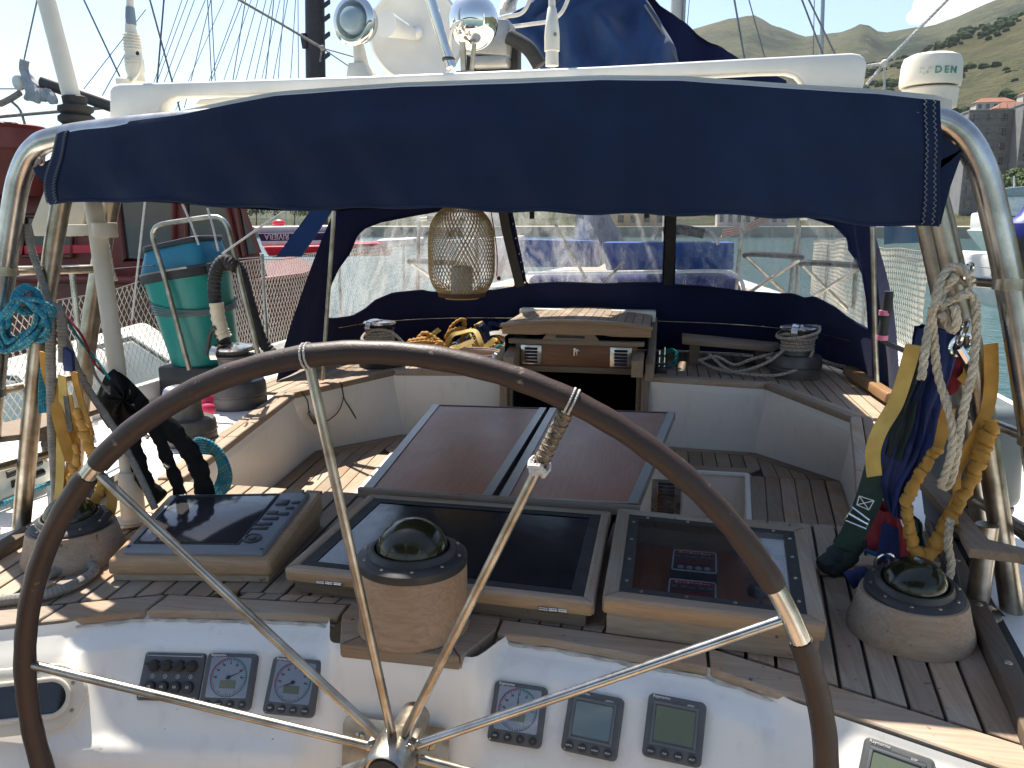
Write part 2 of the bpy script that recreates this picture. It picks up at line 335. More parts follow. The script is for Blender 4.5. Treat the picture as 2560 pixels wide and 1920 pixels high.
BWEB = pm("blue_webbing", (.014, .030, .13), (.009, .019, .08), .7, sc=18, bump=.25, bsc=240); NWEB = pm("dark_webbing", (.012, .02, .022), (.018, .028, .026), .8, sc=18, bump=.3, bsc=220); GWEB = pm("dark_green_webbing", (.02, .05, .035), (.015, .035, .028), .8, sc=18, bump=.3, bsc=220)
BFAB = pm("black_fleece", (.010, .010, .011), (.016, .016, .016), .95, sc=30, bump=.5, bsc=120, spec=.1); REDW = pm("red_fabric", (.30, .02, .03), (.22, .015, .025), .8, sc=20, bump=.2); PINK = pm("pink_foam", (.62, .035, .11), (.5, .03, .09), .7, sc=20, bump=.2); PINKT = pm("pink_tape", (.75, .20, .30), None, .6)
TEAL = pm("teal_plastic", (.012, .25, .22), (.010, .20, .18), .38, sc=4, bump=.05); TEALB = pm("blue_teal_plastic", (.015, .20, .30), (.012, .17, .26), .4, sc=4, bump=.05); TAPE = pm("masking_tape", (.66, .58, .42), (.55, .48, .34), .8, sc=20, bump=.2)
WICK = pm("wicker_cane", (.58, .41, .19), (.42, .28, .12), .55, sc=30); NETM = pm("net_cord", (.76, .70, .58), (.60, .54, .44), .9, sc=12)
RED = pm("red_boat_paint", (.22, .035, .025), (.15, .026, .02), .45, sc=4, bump=.05); RED2 = pm("brown_red_paint", (.17, .04, .028), (.12, .03, .024), .5, sc=4); BRED = pm("bright_red_paint", (.60, .02, .04), (.5, .02, .035), .4, sc=3); MASTK = pm("dark_mast", (.035, .025, .026), (.05, .036, .034), .5, sc=8); WIRE = pm("rigging_wire", (.20, .20, .21), (.13, .13, .14), .4, .6, sc=10)
GREYP = pm("grey_outboard_plastic", (.13, .15, .15), (.10, .115, .115), .45, sc=6); FEND = pm("blue_fender", (.01, .02, .22), (.01, .015, .16), .4, sc=6)
# ================================================================== the boat: deck, console, cockpit
def mirror(pts): return [(-x, y) for x, y in pts]
def struct(name, mb, mat, **k): return obj(name, mb, mat, kind="structure", **k)
def front(x):                                       # plan line where the teak meets the helm console
    x = abs(x); return pl(x, [(0, 1.424), (.126, 1.424), (.172, 1.533), (.30, 1.525), (.62, 1.478), (.82, 1.386), (1.10, 1.255), (1.4, 1.12)])
def front_in(x): x = abs(x); return pl(x, [(0, 1.60), (.62, 1.555), (.82, 1.468), (1.10, 1.345), (1.4, 1.2)])
def skew(x0, y): return x0 * (1 + .125 * (y - 1.3))
AB = 2.33
mb = MB()
for i in range(80):
    x0, x1 = -1.2 + i * .03, -1.2 + (i + 1) * .03
    mb.add([(x0, front(x0) + .004, D - .013), (x1, front(x1) + .004, D - .013), (skew(x1, AB), AB, D - .013), (skew(x0, AB), AB, D - .013)], [(0, 1, 2, 3)])
deck = struct("aft_deck", mb, CAULK, smooth=False)
def plank(pts, z1, th, mat, parent, name="plank", bev=.0016, gap=.0):
    m = MB(); m.prism(pts, z1 - th, z1); return obj(name, m, mat, parent, bevel=bev, seg=1)
w = .0565; k = -20
while k < 20:
    a, b = k * w + .0036, (k + 1) * w - .0036; k += 1
    ya = lambda x: front_in(x) + (.034 if abs(x) < .50 else 0)
    n = 3; pts = [(skew(lerp(a, b, i / n), ya(lerp(a, b, i / n))), ya(lerp(a, b, i / n))) for i in range(n + 1)] + [(skew(b, AB - .01), AB - .01), (skew(a, AB - .01), AB - .01)]
    if abs(a) > 1.13: continue
    plank(pts, D + random.uniform(-.0008, .0008), .012, TY, deck)
def seg_board(xs, mat, d0=0, d1=.0):
    f = [(x, front(x) - .012) for x in xs]; bk = [(x, front_in(x) - .008) for x in reversed(xs)]; return f + bk
for xs in ([-1.15, -.98, -.825], [-.818, -.72, -.625], [-.618, -.45, -.30, -.182], [.182, .30, .45, .618], [.625, .72, .818], [.825, .98, 1.15]):
    plank(seg_board(xs, TX), D + .003, .02, TX, deck, "margin_board", .003)
for pts in ([(-.176, 1.530), (-.130, 1.412), (-.088, 1.47), (-.088, 1.594), (-.176, 1.594)], [(-.128, 1.410), (.128, 1.410), (.086, 1.468), (-.086, 1.468)], [(.130, 1.412), (.176, 1.530), (.176, 1.594), (.088, 1.594), (.088, 1.47)], [(-.084, 1.472), (.084, 1.472), (.084, 1.594), (-.084, 1.594)]):
    plank(pts, D + .003, .03, TX, deck, "pedestal_board", .002)
for sg in (-1, 1):                                   # row of short blocks behind the margin boards
    for i in range(7):
        a, b = .125 + i * .047, .125 + (i + 1) * .047 - .005; sh = .006
        y0 = front_in(a) + .001; y1 = y0 + .029
        plank([(sg * a, y0), (sg * b, y0 - .0045), (sg * b + sh, y1 - .0045), (sg * a + sh, y1)][::sg], D + .001, .012, TX, deck, "block", .001)
# low toe rail each side of the aft deck
for sg, lab in ((-1, "weathered grey toe rail along the port edge of the aft deck"), (1, "weathered grey wooden toe rail beside the starboard deck compass")):
    pts = [(1.105, 1.20), (1.16, 1.53), (1.245, 2.13), (1.285, 2.40)]
    o = [(sg * x, y) for x, y in pts]; i = [(sg * (x + .045), y) for x, y in reversed(pts)]
    m = MB(); m.prism(o + i, D - .015, D + .028); rail = obj("toe_rail", m, teak("rail_teak_%d" % sg, 1, .42), bevel=.006, label=lab, cat="rail")
    for y in (1.35, 1.55, 1.8, 2.05):
        x = pl(y, [(q[1], q[0]) for q in pts]) + .024; m = MB(); m.lathe([(0, 0), (.008, 0), (.007, .002), (0, .003)], 10, c=(sg * x, y, D + .0285)); obj("screw", m, STEEL_W, rail)
# ---- white deck mouldings outside and forward
mb = MB()
for sg in (-1, 1):
    for q in ([(1.14, .9), (2.05, .9), (2.05, 2.33), (1.27, 2.33)], [(1.10, 2.33), (2.05, 2.33), (2.05, 2.85), (1.2, 2.85)], [(1.2, 2.85), (2.05, 2.85), (2.05, 3.7), (1.36, 3.7)], [(1.36, 3.7), (2.05, 3.7), (2.05, 4.41), (1.065, 4.41)], [(1.065, 4.41), (2.05, 4.41), (2.05, 6.5), (.44, 6.5), (.44, 4.5)]):
        p = [(sg * x, y) for x, y in q]; p = p if sg > 0 else p[::-1]; mb.prism(p, D - .06, D - .014)
struct("side_deck", mb, GEL, smooth=False)
mb = MB()                                            # hull and fore deck
ys = [-1, 1, 3, 5, 7, 9, 11, 13, 14.5]; hw = [1.75, 1.98, 2.08, 2.12, 2.08, 1.85, 1.4, .75, .02]
for sg in (-1, 1):
    ring = [[(sg * h, y, D + max(0, y - 6) * .04 - .02), (sg * (h + .03), y, D - .35), (sg * h * .9, y, .25), (sg * h * .6, y, -.4)] for y, h in zip(ys, hw)]
    for a, b in zip(ring, ring[1:]):
        for j in range(3): mb.add([a[j], b[j], b[j + 1], a[j + 1]], [(0, 1, 2, 3) if sg > 0 else (3, 2, 1, 0)])
for (y, h), (y2, h2) in zip(list(zip(ys, hw))[4:], list(zip(ys, hw))[5:]):
    z, z2 = D + (y - 6) * .04 - .03, D + (y2 - 6) * .04 - .03; mb.add([(-h, y, z), (h, y, z), (h2, y2, z2), (-h2, y2, z2)], [(0, 1, 2, 3)])
mb.box((0, 6.75, D - .05), (4.1, .6, .05))
struct("hull", mb, GEL)
mb = MB()
for (y, h), (y2, h2) in zip(list(zip(ys, hw))[4:], list(zip(ys, hw))[5:]):
    z, z2 = D + (y - 6) * .04 - .024, D + (y2 - 6) * .04 - .024; mb.add([(-h * .86, y, z), (h * .86, y, z), (h2 * .86, y2, z2), (-h2 * .86, y2, z2)], [(0, 1, 2, 3)])
struct("fore_deck", mb, TY)
# ---- helm console (white moulding below the teak)
def prof(x, s):                                      # s 0..1 down the console: offset from the teak edge and height
    ax = abs(x)
    P = [(0, .001, -.004), (.05, -.004, -.014), (.10, -.022, -.028), (.16, -.052, -.040), (.22, -.074, -.052), (.30, -.086, -.068), (.62, -.178, -.192), (.68, -.200, -.212), (.74, -.214, -.245), (1, -.205, -.75)]
    B = [(0, .001, -.004), (.06, -.006, -.02), (.16, -.035, -.055), (.62, -.150, -.215), (.74, -.178, -.262), (1, -.19, -.75)]
    Cc = [(0, .001, -.004), (.06, -.006, -.014), (.12, -.012, -.03), (.62, -.055, -.215), (.74, -.07, -.28), (1, -.10, -.75)]
    f = lambda T, c: pl(s, [(t[0], t[c]) for t in T])
    t = sstep(.70, .775, ax); o = [lerp(f(P, c), f(B, c) + (-.02 if c == 1 else 0) * t, t) for c in (1, 2)]
    yb = front(x if ax > .172 else .172) 
    k = 1 - sstep(.150, .215, ax); y_p = yb + o[0]; y_c = 1.424 + f(Cc, 1)
    return Vector((x, lerp(y_p, y_c, k), D + lerp(o[1], f(Cc, 2), k)))
mb = MB(); mb.grid(lambda u, v: prof(lerp(-1.3, 1.3, u), v ** 1.0), 260, 60)
console = struct("helm_console", mb, GEL, ang=60)
def hit(px, py):                                     # where a sight line meets the console
    r = _ray(px, py); best = None
    for i in range(400):
        x = EYE.x; t = lerp(.9, 2.4, i / 400); p = EYE + r * t
        s0 = min((abs(prof(p.x, s / 120).z - p.z), s / 120) for s in range(121))[1]; d = p.y - prof(p.x, s0).y
        if d > 0: return p, s0
    return EYE + r * 1.6, .5
def surf_m(px, py, lift=.0):
    p, s = hit(px, py); e = .012; tu = prof(p.x, max(0, s - .03)) - prof(p.x, min(1, s + .03)); tx = prof(p.x + .03, s) - prof(p.x - .03, s)
    m = frame_m(p, tx, tu); m.translation = p + m.col[2].to_3d() * lift; return m
# ---- cockpit well
TOPP = [(1.10, 2.33), (1.2, 2.85), (1.36, 3.70), (1.065, 4.41), (.43, 4.51)]; BOTP = [(1.20, 2.36), (1.28, 2.85), (1.40, 4.0), (1.03, 4.45), (.43, 4.53)]
SEAT = 1.15; SOLE = .70
mb = MB()
for sg in (-1, 1):
    n = 14
    def along(P, u):
        k = min(int(u * 4), 3); t = u * 4 - k; return Vector((sg * lerp(P[k][0], P[k + 1][0], t), lerp(P[k][1], P[k + 1][1], t), 0))
    m2 = MB(); m2.grid(lambda u, v: along(TOPP, u).lerp(along(BOTP, u), sstep(0, 1, v)) + Vector((0, 0, lerp(D - .014, SEAT - .02, v))), 64, 8); mb.add(m2.v, m2.f if sg < 0 else [f[::-1] for f in m2.f])
mb.add([(-1.2, AB, D - .014), (1.2, AB, D - .014), (1.25, AB + .05, SOLE), (-1.25, AB + .05, SOLE)], [(0, 1, 2, 3)])
mb.add([(-.43, 4.51, SEAT), (.43, 4.51, SEAT), (.43, 4.51, SOLE), (-.43, 4.51, SOLE)], [(3, 2, 1, 0)])
struct("cockpit_wall", mb, GEL, ang=30)
IN = [(.84, 2.38), (.885, 3.25), (.95, 4.02)]
mb = MB()
for sg in (-1, 1):
    for a, b in zip(IN, IN[1:]): mb.add([(sg * a[0], a[1], SEAT - .004), (sg * b[0], b[1], SEAT - .004), (sg * b[0], b[1], SOLE), (sg * a[0], a[1], SOLE)], [(0, 1, 2, 3) if sg < 0 else (3, 2, 1, 0)])
    q = [(sg * x, y) for x, y in (IN[0], (1.20, 2.36), (1.28, 2.85), (1.40, 4.0), IN[2], IN[1])]; mb.prism(q if sg > 0 else q[::-1], SEAT - .05, SEAT - .013)
    mb.prism([(sg * x, y) for x, y in ((.95, 4.021), (1.40, 4.001), (1.03, 4.46), (0, 4.54), (0, 4.021))][::sg], SEAT - .05, SEAT - .013)
    lip = [(sg * (x + .004), y, SEAT - .006) for x, y in IN]; mb.tube(lip, .014, 8)
mb.add([(-.95, 4.02, SEAT), (.95, 4.02, SEAT), (.95, 4.02, SOLE), (-.95, 4.02, SOLE)], [(3, 2, 1, 0)])
mb.tube([(-.95, 4.024, SEAT - .006), (.95, 4.024, SEAT - .006)], .014, 8)
struct("footwell", mb, GEL)
mb = MB(); mb.box((0, 3.2, SOLE - .02), (2.2, 1.9, .04)); sole = struct("cockpit_sole", mb, TY)
mb = MB(); 
for sg in (-1, 1):
    q = [(sg * x, y) for x, y in ((.875, 2.39), (1.185, 2.38), (1.265, 2.85), (1.385, 3.99), (1.02, 4.43), (0, 4.50), (0, 4.05), (.975, 4.05), (.915, 3.25))]; mb.add([(x, y, SEAT - .011) for x, y in q], [tuple(range(9)) if sg > 0 else tuple(range(8, -1, -1))])
seat = struct("cockpit_seat", mb, CAULK, smooth=False)
for sg in (-1, 1):
    def inx(y): return pl(y, [(2.38, .862), (3.25, .90), (4.03, .966)])
    def outx(y): return pl(y, [(2.36, 1.115), (2.85, 1.195), (4.0, 1.32)])
    ns = 5
    for i in range(ns):                              # side seat planks
        f0, f1 = i / ns, (i + 1) / ns; yy = [2.40, 2.85, 3.25, 3.7, 4.0]
        L = [(sg * (lerp(inx(y), outx(y), f0) + .002), y) for y in yy]; R = [(sg * (lerp(inx(y), outx(y), f1) - .002), y) for y in reversed(yy)]
        plank((L + R)[::-sg], SEAT, .012, TY, seat)
    o = [(sg * x, y) for x, y in ((1.12, 2.38), (1.20, 2.85), (1.325, 3.99))]; i2 = [(sg * x, y) for x, y in ((1.392, 3.99), (1.272, 2.85), (1.19, 2.38))]
    plank((o + i2)[::-sg], SEAT + .001, .014, TY, seat, "margin_board")
    plank([(sg * 1.326, 4.0), (sg * 1.394, 4.0), (sg * 1.03, 4.435), (sg * .985, 4.375)][::-sg], SEAT + .001, .014, TX, seat, "margin_board")
    plank([(sg * .004, 4.445), (sg * .98, 4.380), (sg * 1.02, 4.437), (sg * .004, 4.50)][::sg], SEAT + .001, .014, TX, seat, "margin_board")
    plank([(sg * .004, 4.05), (sg * .97, 4.05), (sg * 1.03, 4.13), (sg * .004, 4.13)][::sg], SEAT + .001, .012, TX, seat, "margin_board")
    for i in range(14):
        a, b = .005 + i * .0735, .0735 * (i + 1); yb = lambda x: lerp(4.44, 4.375, x / .98)
        plank([(sg * a, 4.135), (sg * b, 4.135), (sg * b, yb(b)), (sg * a, yb(a))][::sg], SEAT, .012, TY, seat, "block")
    for i in range(4):
        a, b = 1.034 + i * .07, 1.034 + (i + 1) * .07 - .004; yt = lambda x: lerp(4.375, 4.0, (x - .985) / .34)
        plank([(sg * a, 4.006 if a > 1.0 else 4.13), (sg * b, 4.006), (sg * b, max(4.02, yt(b) - .004)), (sg * a, yt(a) - .004)][::sg], SEAT, .012, TY, seat)
# coaming: teak capping along the inner edge and planked corners beside the companionway
cap = struct("coaming", (lambda m: [m.add([(sg * x, y, D - .012) for x, y in ((.46, 4.53), (1.07, 4.43), (1.37, 3.72), (1.7, 3.72), (1.7, 5.9), (.46, 5.9))], [(0, 1, 2, 3, 4, 5) if sg > 0 else (5, 4, 3, 2, 1, 0)]) for sg in (-1, 1)] and m)(MB()), CAULK, smooth=False)
def off_poly(P, d):
    out = []
    for i, (x, y) in enumerate(P):
        a = Vector(P[max(i - 1, 0)]); b = Vector(P[min(i + 1, len(P) - 1)]); t = (b - a).normalized(); out.append((x + t.y * d, y - t.x * d))
    return out
for sg in (-1, 1):
    I = off_poly(TOPP, -.012); A = off_poly(TOPP, .036); A2 = off_poly(TOPP, .040); B = off_poly(TOPP, .085)
    for i in range(4):
        t0, t1 = .003, .997
        for (P, Q, zz) in ((I, A, D + .012), (A2, B, D + .009)):
            q = [Vector(P[i]).lerp(Vector(P[i + 1]), t0), Vector(P[i]).lerp(Vector(P[i + 1]), t1), Vector(Q[i]).lerp(Vector(Q[i + 1]), t1), Vector(Q[i]).lerp(Vector(Q[i + 1]), t0)]
            plank([(sg * p.x, p.y) for p in q][::-sg], zz, .032, TY if i < 2 else TX, cap, "capping_board", .004)
    for i in range(20):
        a, b = .47 + i * .0615, .47 + (i + 1) * .0615 - .005
        st = lambda x: pl(x, [(.43, 4.60), (1.08, 4.505), (1.125, 4.47), (1.40, 3.80), (1.45, 3.74), (1.8, 3.74)])
        plank([(sg * a, st(a)), (sg * b, st(b)), (sg * b, 5.9), (sg * a, 5.9)][::sg], D + random.uniform(-.001, .001), .012, TY, cap)
# ================================================================== steering wheel
WC = Vector((.0563, 1.215, 1.4524)); WR = .7476; WT, WY = -.0373, .0313
WU = Vector((math.cos(WY), math.sin(WY), 0)); WV = Vector((-math.sin(WT) * math.sin(WY), math.sin(WT) * math.cos(WY), math.cos(WT))); WN = WV.cross(WU)
wheel = thing("steering_wheel", "large ten spoke steering wheel with worn brown leather rim", "steering wheel", (WC.x, WC.y, WC.z - WR))
def wp(a, r=WR, dy=0): return WC + WU * (r * math.cos(math.radians(a))) + WV * (r * math.sin(math.radians(a))) + WN * dy
m = MB(); m.tube([wp(a) for a in range(0, 360, 3)], .0165, 12, closed=True); obj("rim", m, STEEL, wheel)
for a0, a1 in ((31.0, 134.6), (137.0, 230), (231, 300), (301, 383.2)):
    n = int(abs(a1 - a0) / 1.5); path = [wp(lerp(a0, a1, k / n)) for k in range(n + 1)]
    rr = [.0196 + .0006 * math.sin(k * 1.7) + .0004 * math.sin(k * .61) for k in range(n + 1)]; rr[0] = rr[-1] = .0185
    m = MB(); m.tube(path, rr, 14); lw = obj("leather_cover", m, LEA, wheel)
    m = MB(); m.tube([wp(lerp(a0, a1, k / n), WR - .0190, .004) for k in range(n + 1)], .0012, 5); obj("seam", m, pm("dark_thread", (.05, .035, .025), None, .9), lw)
for k in range(10):
    a = (26.7, 65.1, 99.0, 135.6, 171.1, 206.5, 242.5, 278.5, 314.5, 350.5)[k]
    m = MB(); m.tube([wp(a, .046, .006), wp(a, .3, .003), wp(a, WR - .015)], .0086, 12); sp_ = obj("spoke", m, STEEL_W if k != 0 else STEEL, wheel)
    if k in (1, 2):
        m = MB()
        for q in range(2): m.tube([wp(a) + (wp(a + 90, 1) - WC) * (.0035 * (q * 2 - 1)) + ((wp(a, 1) - WC) * math.cos(t * .5236) + WN * math.sin(t * .5236)) * .0215 for t in range(12)], .0019, 6, closed=True)
        obj("lashing", m, CORD, sp_)
    if k == 1:                                       # cord lacing near the rim
        m = MB(); d = wp(a, 1) - WC; s1 = wp(a + 90, 1) - WC; y1 = WN
        m.tube([WC + d * (WR - .022), WC + d * (WR - .112)], .0112, 12); obj("sleeve", m, pm("tan_sleeve", (.22, .15, .085), (.12, .08, .05), .7, sc=40), sp_); m = MB()
        for ph in range(4):
            sg_ = 1 if ph % 2 else -1; m.tube([WC + d * lerp(WR - .024, WR - .112, t / 60) + (s1 * math.cos(t * .42 * sg_ + ph * 1.7) + y1 * math.sin(t * .42 * sg_ + ph * 1.7)) * .0120 for t in range(61)], .0012, 5)
        obj("net_lacing", m, pm("dark_cord", (.05, .04, .03), (.35, .30, .24), .9, sc=120), sp_); m = MB()
        for q in range(3): m.tube([WC + d * (WR - .120 - q * .004) + (s1 * math.cos(t * .5236) + y1 * math.sin(t * .5236)) * (.0150 - q * .0012) + d * .005 * math.sin(t * 1.57 + q) for t in range(12)], .0052, 6, closed=True)
        obj("cord_lacing", m, CORD, sp_)
m = MB(); Mx = Matrix.Rotation(math.pi / 2, 3, 'X')
m.lathe([(0, -.12), (.030, -.12), (.030, -.03), (.041, -.028), (.043, .0), (.043, .055), (.038, .062), (.036, .056), (0, .05)], 32, Mx, WC); obj("hub", m, STEEL_W, wheel)
m = MB(); m.lathe([(.034, .050), (.030, .060), (0, .063)], 28, Mx, WC); obj("hub_cap", m, BLACK, wheel)
for k in range(3):
    a = math.radians(40 + k * 120); m = MB(); m.box(WC + Vector((math.cos(a) * .047, .01, math.sin(a) * .047)), (.014, .05, .012)); obj("hub_lug", m, STEEL_W, wheel, bevel=.003)
# backing plate on the console
pm_ = surf_m(995, 1862, .003); pm_.translation = Vector((0.005, 1.368, 1.322))
pm_ = frame_m((.004, prof(0.0, .70).y - .006, 1.318), (1, 0, 0), (0, .19, 1))
plate = thing_m("backing_plate", "stainless steel backing plate with four slotted screws behind the wheel hub", "plate", pm_)
m = MB(); R0 = .018; o = []
for cx_, cy_, a in ((.095, .075, 0), (-.095, .075, 90), (-.095, -.075, 180), (.095, -.075, 270)):
    for t in range(5): o.append((cx_ + R0 * math.cos(math.radians(a + t * 22.5)), cy_ + R0 * math.sin(math.radians(a + t * 22.5))))
m.prism(o, 0, .006); obj("plate", m, STEEL_W, plate, bevel=.0015)
m = MB(); m.box((0, .03, .009), (.10, .05, .008)); m.box((0, -.03, .009), (.08, .06, .008)); obj("bracket", m, STEEL_W, plate, bevel=.003)
for x, y in ((-.075, .055), (.075, .055), (-.075, -.055), (.075, -.055)):
    m = MB(); m.lathe([(.0105, .006), (.0105, .009), (.007, .0115), (0, .012)], 16, c=(x, y, 0)); s_ = obj("screw", m, STEEL_W, plate)
    m = MB(); m.box((x, y, .0115), (.0022, .019, .0018), Matrix.Rotation(random.uniform(-.3, .3), 3, 'Z')); obj("slot", m, BLACK, s_)
# ================================================================== instruments on the console
def rrect(w, h, r, n=5):
    o = []
    for cx_, cy_, a in ((w / 2 - r, h / 2 - r, 0), (-w / 2 + r, h / 2 - r, 90), (-w / 2 + r, -h / 2 + r, 180), (w / 2 - r, -h / 2 + r, 270)):
        for t in range(n): o.append((cx_ + r * math.cos(math.radians(a + t * 90 / (n - 1))), cy_ + r * math.sin(math.radians(a + t * 90 / (n - 1)))))
    return o
def T(x, y, z): return Matrix.Translation((x, y, z))
def instrument(px, py, label, kind, needle=30, btn=("", "", "", "")):
    Mx = surf_m(px, py, .001); t = thing_m("instrument_display", label, "instrument", Mx, "square grey instruments on the helm console")
    m = MB(); m.prism(rrect(.110, .115, .010), -.004, .016); body = obj("body", m, INST, t, bevel=.003)
    m = MB(); W2, H2 = .088, .082
    m.prism(rrect(W2, H2, .003, 3), .0158, .0164); cy0 = .008; m.v = [p + Vector((0, cy0, 0)) for p in m.v]
    face = obj("face", m, LCDB if kind == "dial" else INST, t, smooth=False)
    text("lettering", "Raymarine", .0078, T(-.046, .0508, .0162), PRINTW, t)
    if kind == "dial":
        m = MB(); nk = 48
        for i in range(nk):
            a = math.radians(225 - i * 270 / (nk - 1)) if False else math.radians(i * 360 / nk); L = .004 if i % 4 else .0065; r1 = .0385
            m.box(((r1 - L / 2) * math.cos(a), cy0 + (r1 - L / 2) * math.sin(a), .0168), (L, .0007, .0004), Matrix.Rotation(a, 3, 'Z'))
        m.tube([(.0395 * math.cos(k * .1309), cy0 + .0395 * math.sin(k * .1309), .0167) for k in range(48)], .0004, 4, closed=True); obj("scale", m, PRINTK, t, smooth=False)
        for mt, a0, a1 in ((PRINTR, 100, 200), (PRINTG, -20, 80)):
            m = MB(); n = 20
            for k in range(n):
                a, b = math.radians(lerp(a0, a1, k / n)), math.radians(lerp(a0, a1, (k + 1) / n)); m.add([(r * math.cos(q), cy0 + r * math.sin(q), .0169) for r, q in ((.0375, a), (.0395, a), (.0395, b), (.0375, b))], [(0, 1, 2, 3)])
            obj("scale_arc", m, mt, t, smooth=False)
        for i, s_ in enumerate(("90", "60", "30", "0", "30", "60", "90")):
            a = math.radians(180 - i * 30); text("numeral", s_, .0062, T(.0285 * math.cos(a), cy0 + .0285 * math.sin(a) - .002, .0167), PRINTK, t, .0003, 'CENTER')
        m = MB(); m.box((0, -.014 + cy0, .0167), (.034, .016, .0006)); obj("small_display", m, LCD, t)
        m = MB(); a = math.radians(needle); m.add([(-.006 * math.cos(a) - .0016 * math.sin(a), cy0 - .006 * math.sin(a) + .0016 * math.cos(a), .0176), (-.006 * math.cos(a) + .0016 * math.sin(a), cy0 - .006 * math.sin(a) - .0016 * math.cos(a), .0176), (.035 * math.cos(a), cy0 + .035 * math.sin(a), .0176)], [(0, 1, 2)]); m.lathe([(.004, .0168), (.004, .0182), (0, .0186)], 12, c=(0, cy0, 0)); obj("needle", m, PRINTK, t)
    else:
        m = MB(); m.prism([(p[0], p[1] + cy0 - .002) for p in rrect(.074, .062, .003, 3)], .0163, .0172); obj("display", m, kind, t, smooth=False)
        m = MB(); 
        for (x, y, w_, h_) in ((0, cy0 + .0345, .086, .005), (0, cy0 - .0385, .086, .005), (-.0405, cy0 - .002, .005, .068), (.0405, cy0 - .002, .005, .068)): m.box((x, y, .017), (w_, h_, .0022))
        obj("display_frame", m, pm("grey_bezel_%d" % px, (.13, .14, .15), None, .45), t, bevel=.0007)
        text("lettering", btn[0], .0050, T(.020, .0455, .0162), PRINTW, t)
    for i in range(4):
        x = -.0385 + i * .0257; m = MB(); m.lathe([(.0082, .0155), (.0082, .0178), (.0066, .0192), (0, .0194)], 20, c=(x, -.0455, 0)); b_ = obj("button", m, BLACK, t)
        if btn[i]: text("lettering", btn[i], .0042, T(x, -.0467, .0194), PRINTW, b_, .0003, 'CENTER')
    m = MB(); m.lathe([(.0022, .0158), (.0022, .0166), (0, .0168)], 10, c=(-.048, -.0535, 0)); obj("light_sensor", m, STEEL, t); return t
instrument(577, 1705, "square grey dial gauge beside the eight button switch panel", "dial", 25, ("DISP", "MODE", "SET", "TILT"))
instrument(737, 1718, "square grey dial gauge between the first gauge and the wheel hub", "dial", 205, ("DISP", "MODE", "AVG", "SCALE"))
instrument(1297, 1786, "round dial gauge with arrow buttons right of the wheel hub", "dial", 95, ("DISP", "SET", "<", ">"))
instrument(1484, 1812, "digital display with bluish screen crossed by the right hand spoke", LCD2, 0, ("DEPTH", "ALARM", "OFFSET", "RESET"))
instrument(1687, 1825, "digital display with olive green screen, clear of the spokes", LCD, 0, ("SPEED", "TRIP", "TIMER", "RESET"))
instrument(2235, 1958, "grey instrument cut off by the lower right picture edge", LCD, 0, ("DISP", "", "", ""))
Mx = surf_m(432, 1692, .001); sw = thing_m("switch_panel", "dark switch panel with two rows of round black switches", "switch panel", Mx)
m = MB(); m.prism(rrect(.135, .098, .006), -.003, .006); obj("panel", m, INST, sw, bevel=.0015)
m = MB(); m.box((0, .042, .0063), (.118, .0009, .0005)); m.box((0, -.042, .0063), (.118, .0009, .0005)); obj("printed_line", m, PRINTW, sw)
for i in range(4):
    x = -.042 + i * .028
    m = MB(); m.lathe([(.0125, .0055), (.0125, .010), (.0105, .016), (.009, .018), (0, .019)], 20, c=(x, .022, 0)); m.box((x - .010, .024, .012), (.012, .006, .008)); obj("switch_boot", m, RUBBER, sw, bevel=.001)
    m = MB(); m.lathe([(.0125, .0055), (.0125, .012), (.0105, .0155), (.008, .016), (0, .016)], 20, c=(x, -.022, 0)); bk = obj("breaker_button", m, BLACK, sw); text("numeral", "10", .008, T(x, -.0245, .0161), PRINTW, bk, .0003, 'CENTER')
    m = MB(); m.tube([(x + .004 * math.cos(k * .5236), .004 * math.sin(k * .5236), .0063) for k in range(12)], .0004, 4, closed=True); obj("printed_ring", m, PRINTW, sw); text("numeral", str(i + 1), .006, T(x, -.0022, .0062), PRINTW, sw, .0003, 'CENTER')
for x, y in ((-.061, .043), (.061, .043), (-.061, -.043), (.061, -.043)): m = MB(); m.lathe([(.0032, .0055), (.003, .0072), (0, .0075)], 10, c=(x, y, 0)); obj("screw", m, STEEL_W, sw)
# porthole in the console's left wing
Mx = surf_m(78, 1752, .002); Mx = frame_m(Mx.translation + Vector((0, -.020, .014)), (1, .42, 0), (.25, .52, .82)); ph = thing_m("porthole", "oval white framed porthole with dark pane low on the console", "porthole", Mx)
def oval(w_, h_, n=40): return [((w_ / 2 - h_ / 2) * (1 if math.cos(t) > 0 else -1) + h_ / 2 * math.cos(t), h_ / 2 * math.sin(t)) for t in (2 * math.pi * (k + .5) / n for k in range(n))]
def ring(w0, h0, w1, h1, z0, z1):
    m = MB(); a, b = oval(w0, h0), oval(w1, h1); n = len(a)
    m.add([(p[0], p[1], z0) for p in a] + [(p[0], p[1], z1) for p in a] + [(p[0], p[1], z1) for p in b] + [(p[0], p[1], z0) for p in b], [(k * 1 + o0 * n, (k + 1) % n + o0 * n, (k + 1) % n + ((o0 + 1) % 4) * n, k + ((o0 + 1) % 4) * n) for o0 in range(4) for k in range(n)]); return m
obj("frame", ring(.25, .135, .19, .078, -.01, .012), CREAM, ph, bevel=.003); obj("inner_rim", ring(.196, .084, .176, .064, -.01, .018), CREAM, ph, bevel=.003)
m = MB(); m.prism(oval(.18, .068), -.004, .002); obj("pane", m, SMOKE, ph)
for x, y in ((.10, .025), (.10, -.03), (.03, .055), (.03, -.055), (-.05, .055), (-.05, -.055)): m = MB(); m.lathe([(.0042, .0115), (.004, .0135), (0, .014)], 10, c=(x, y, 0)); obj("screw", m, STEEL_W, ph)
# raised inspection panel left of the switches
Mx = surf_m(275, 1860, .001)
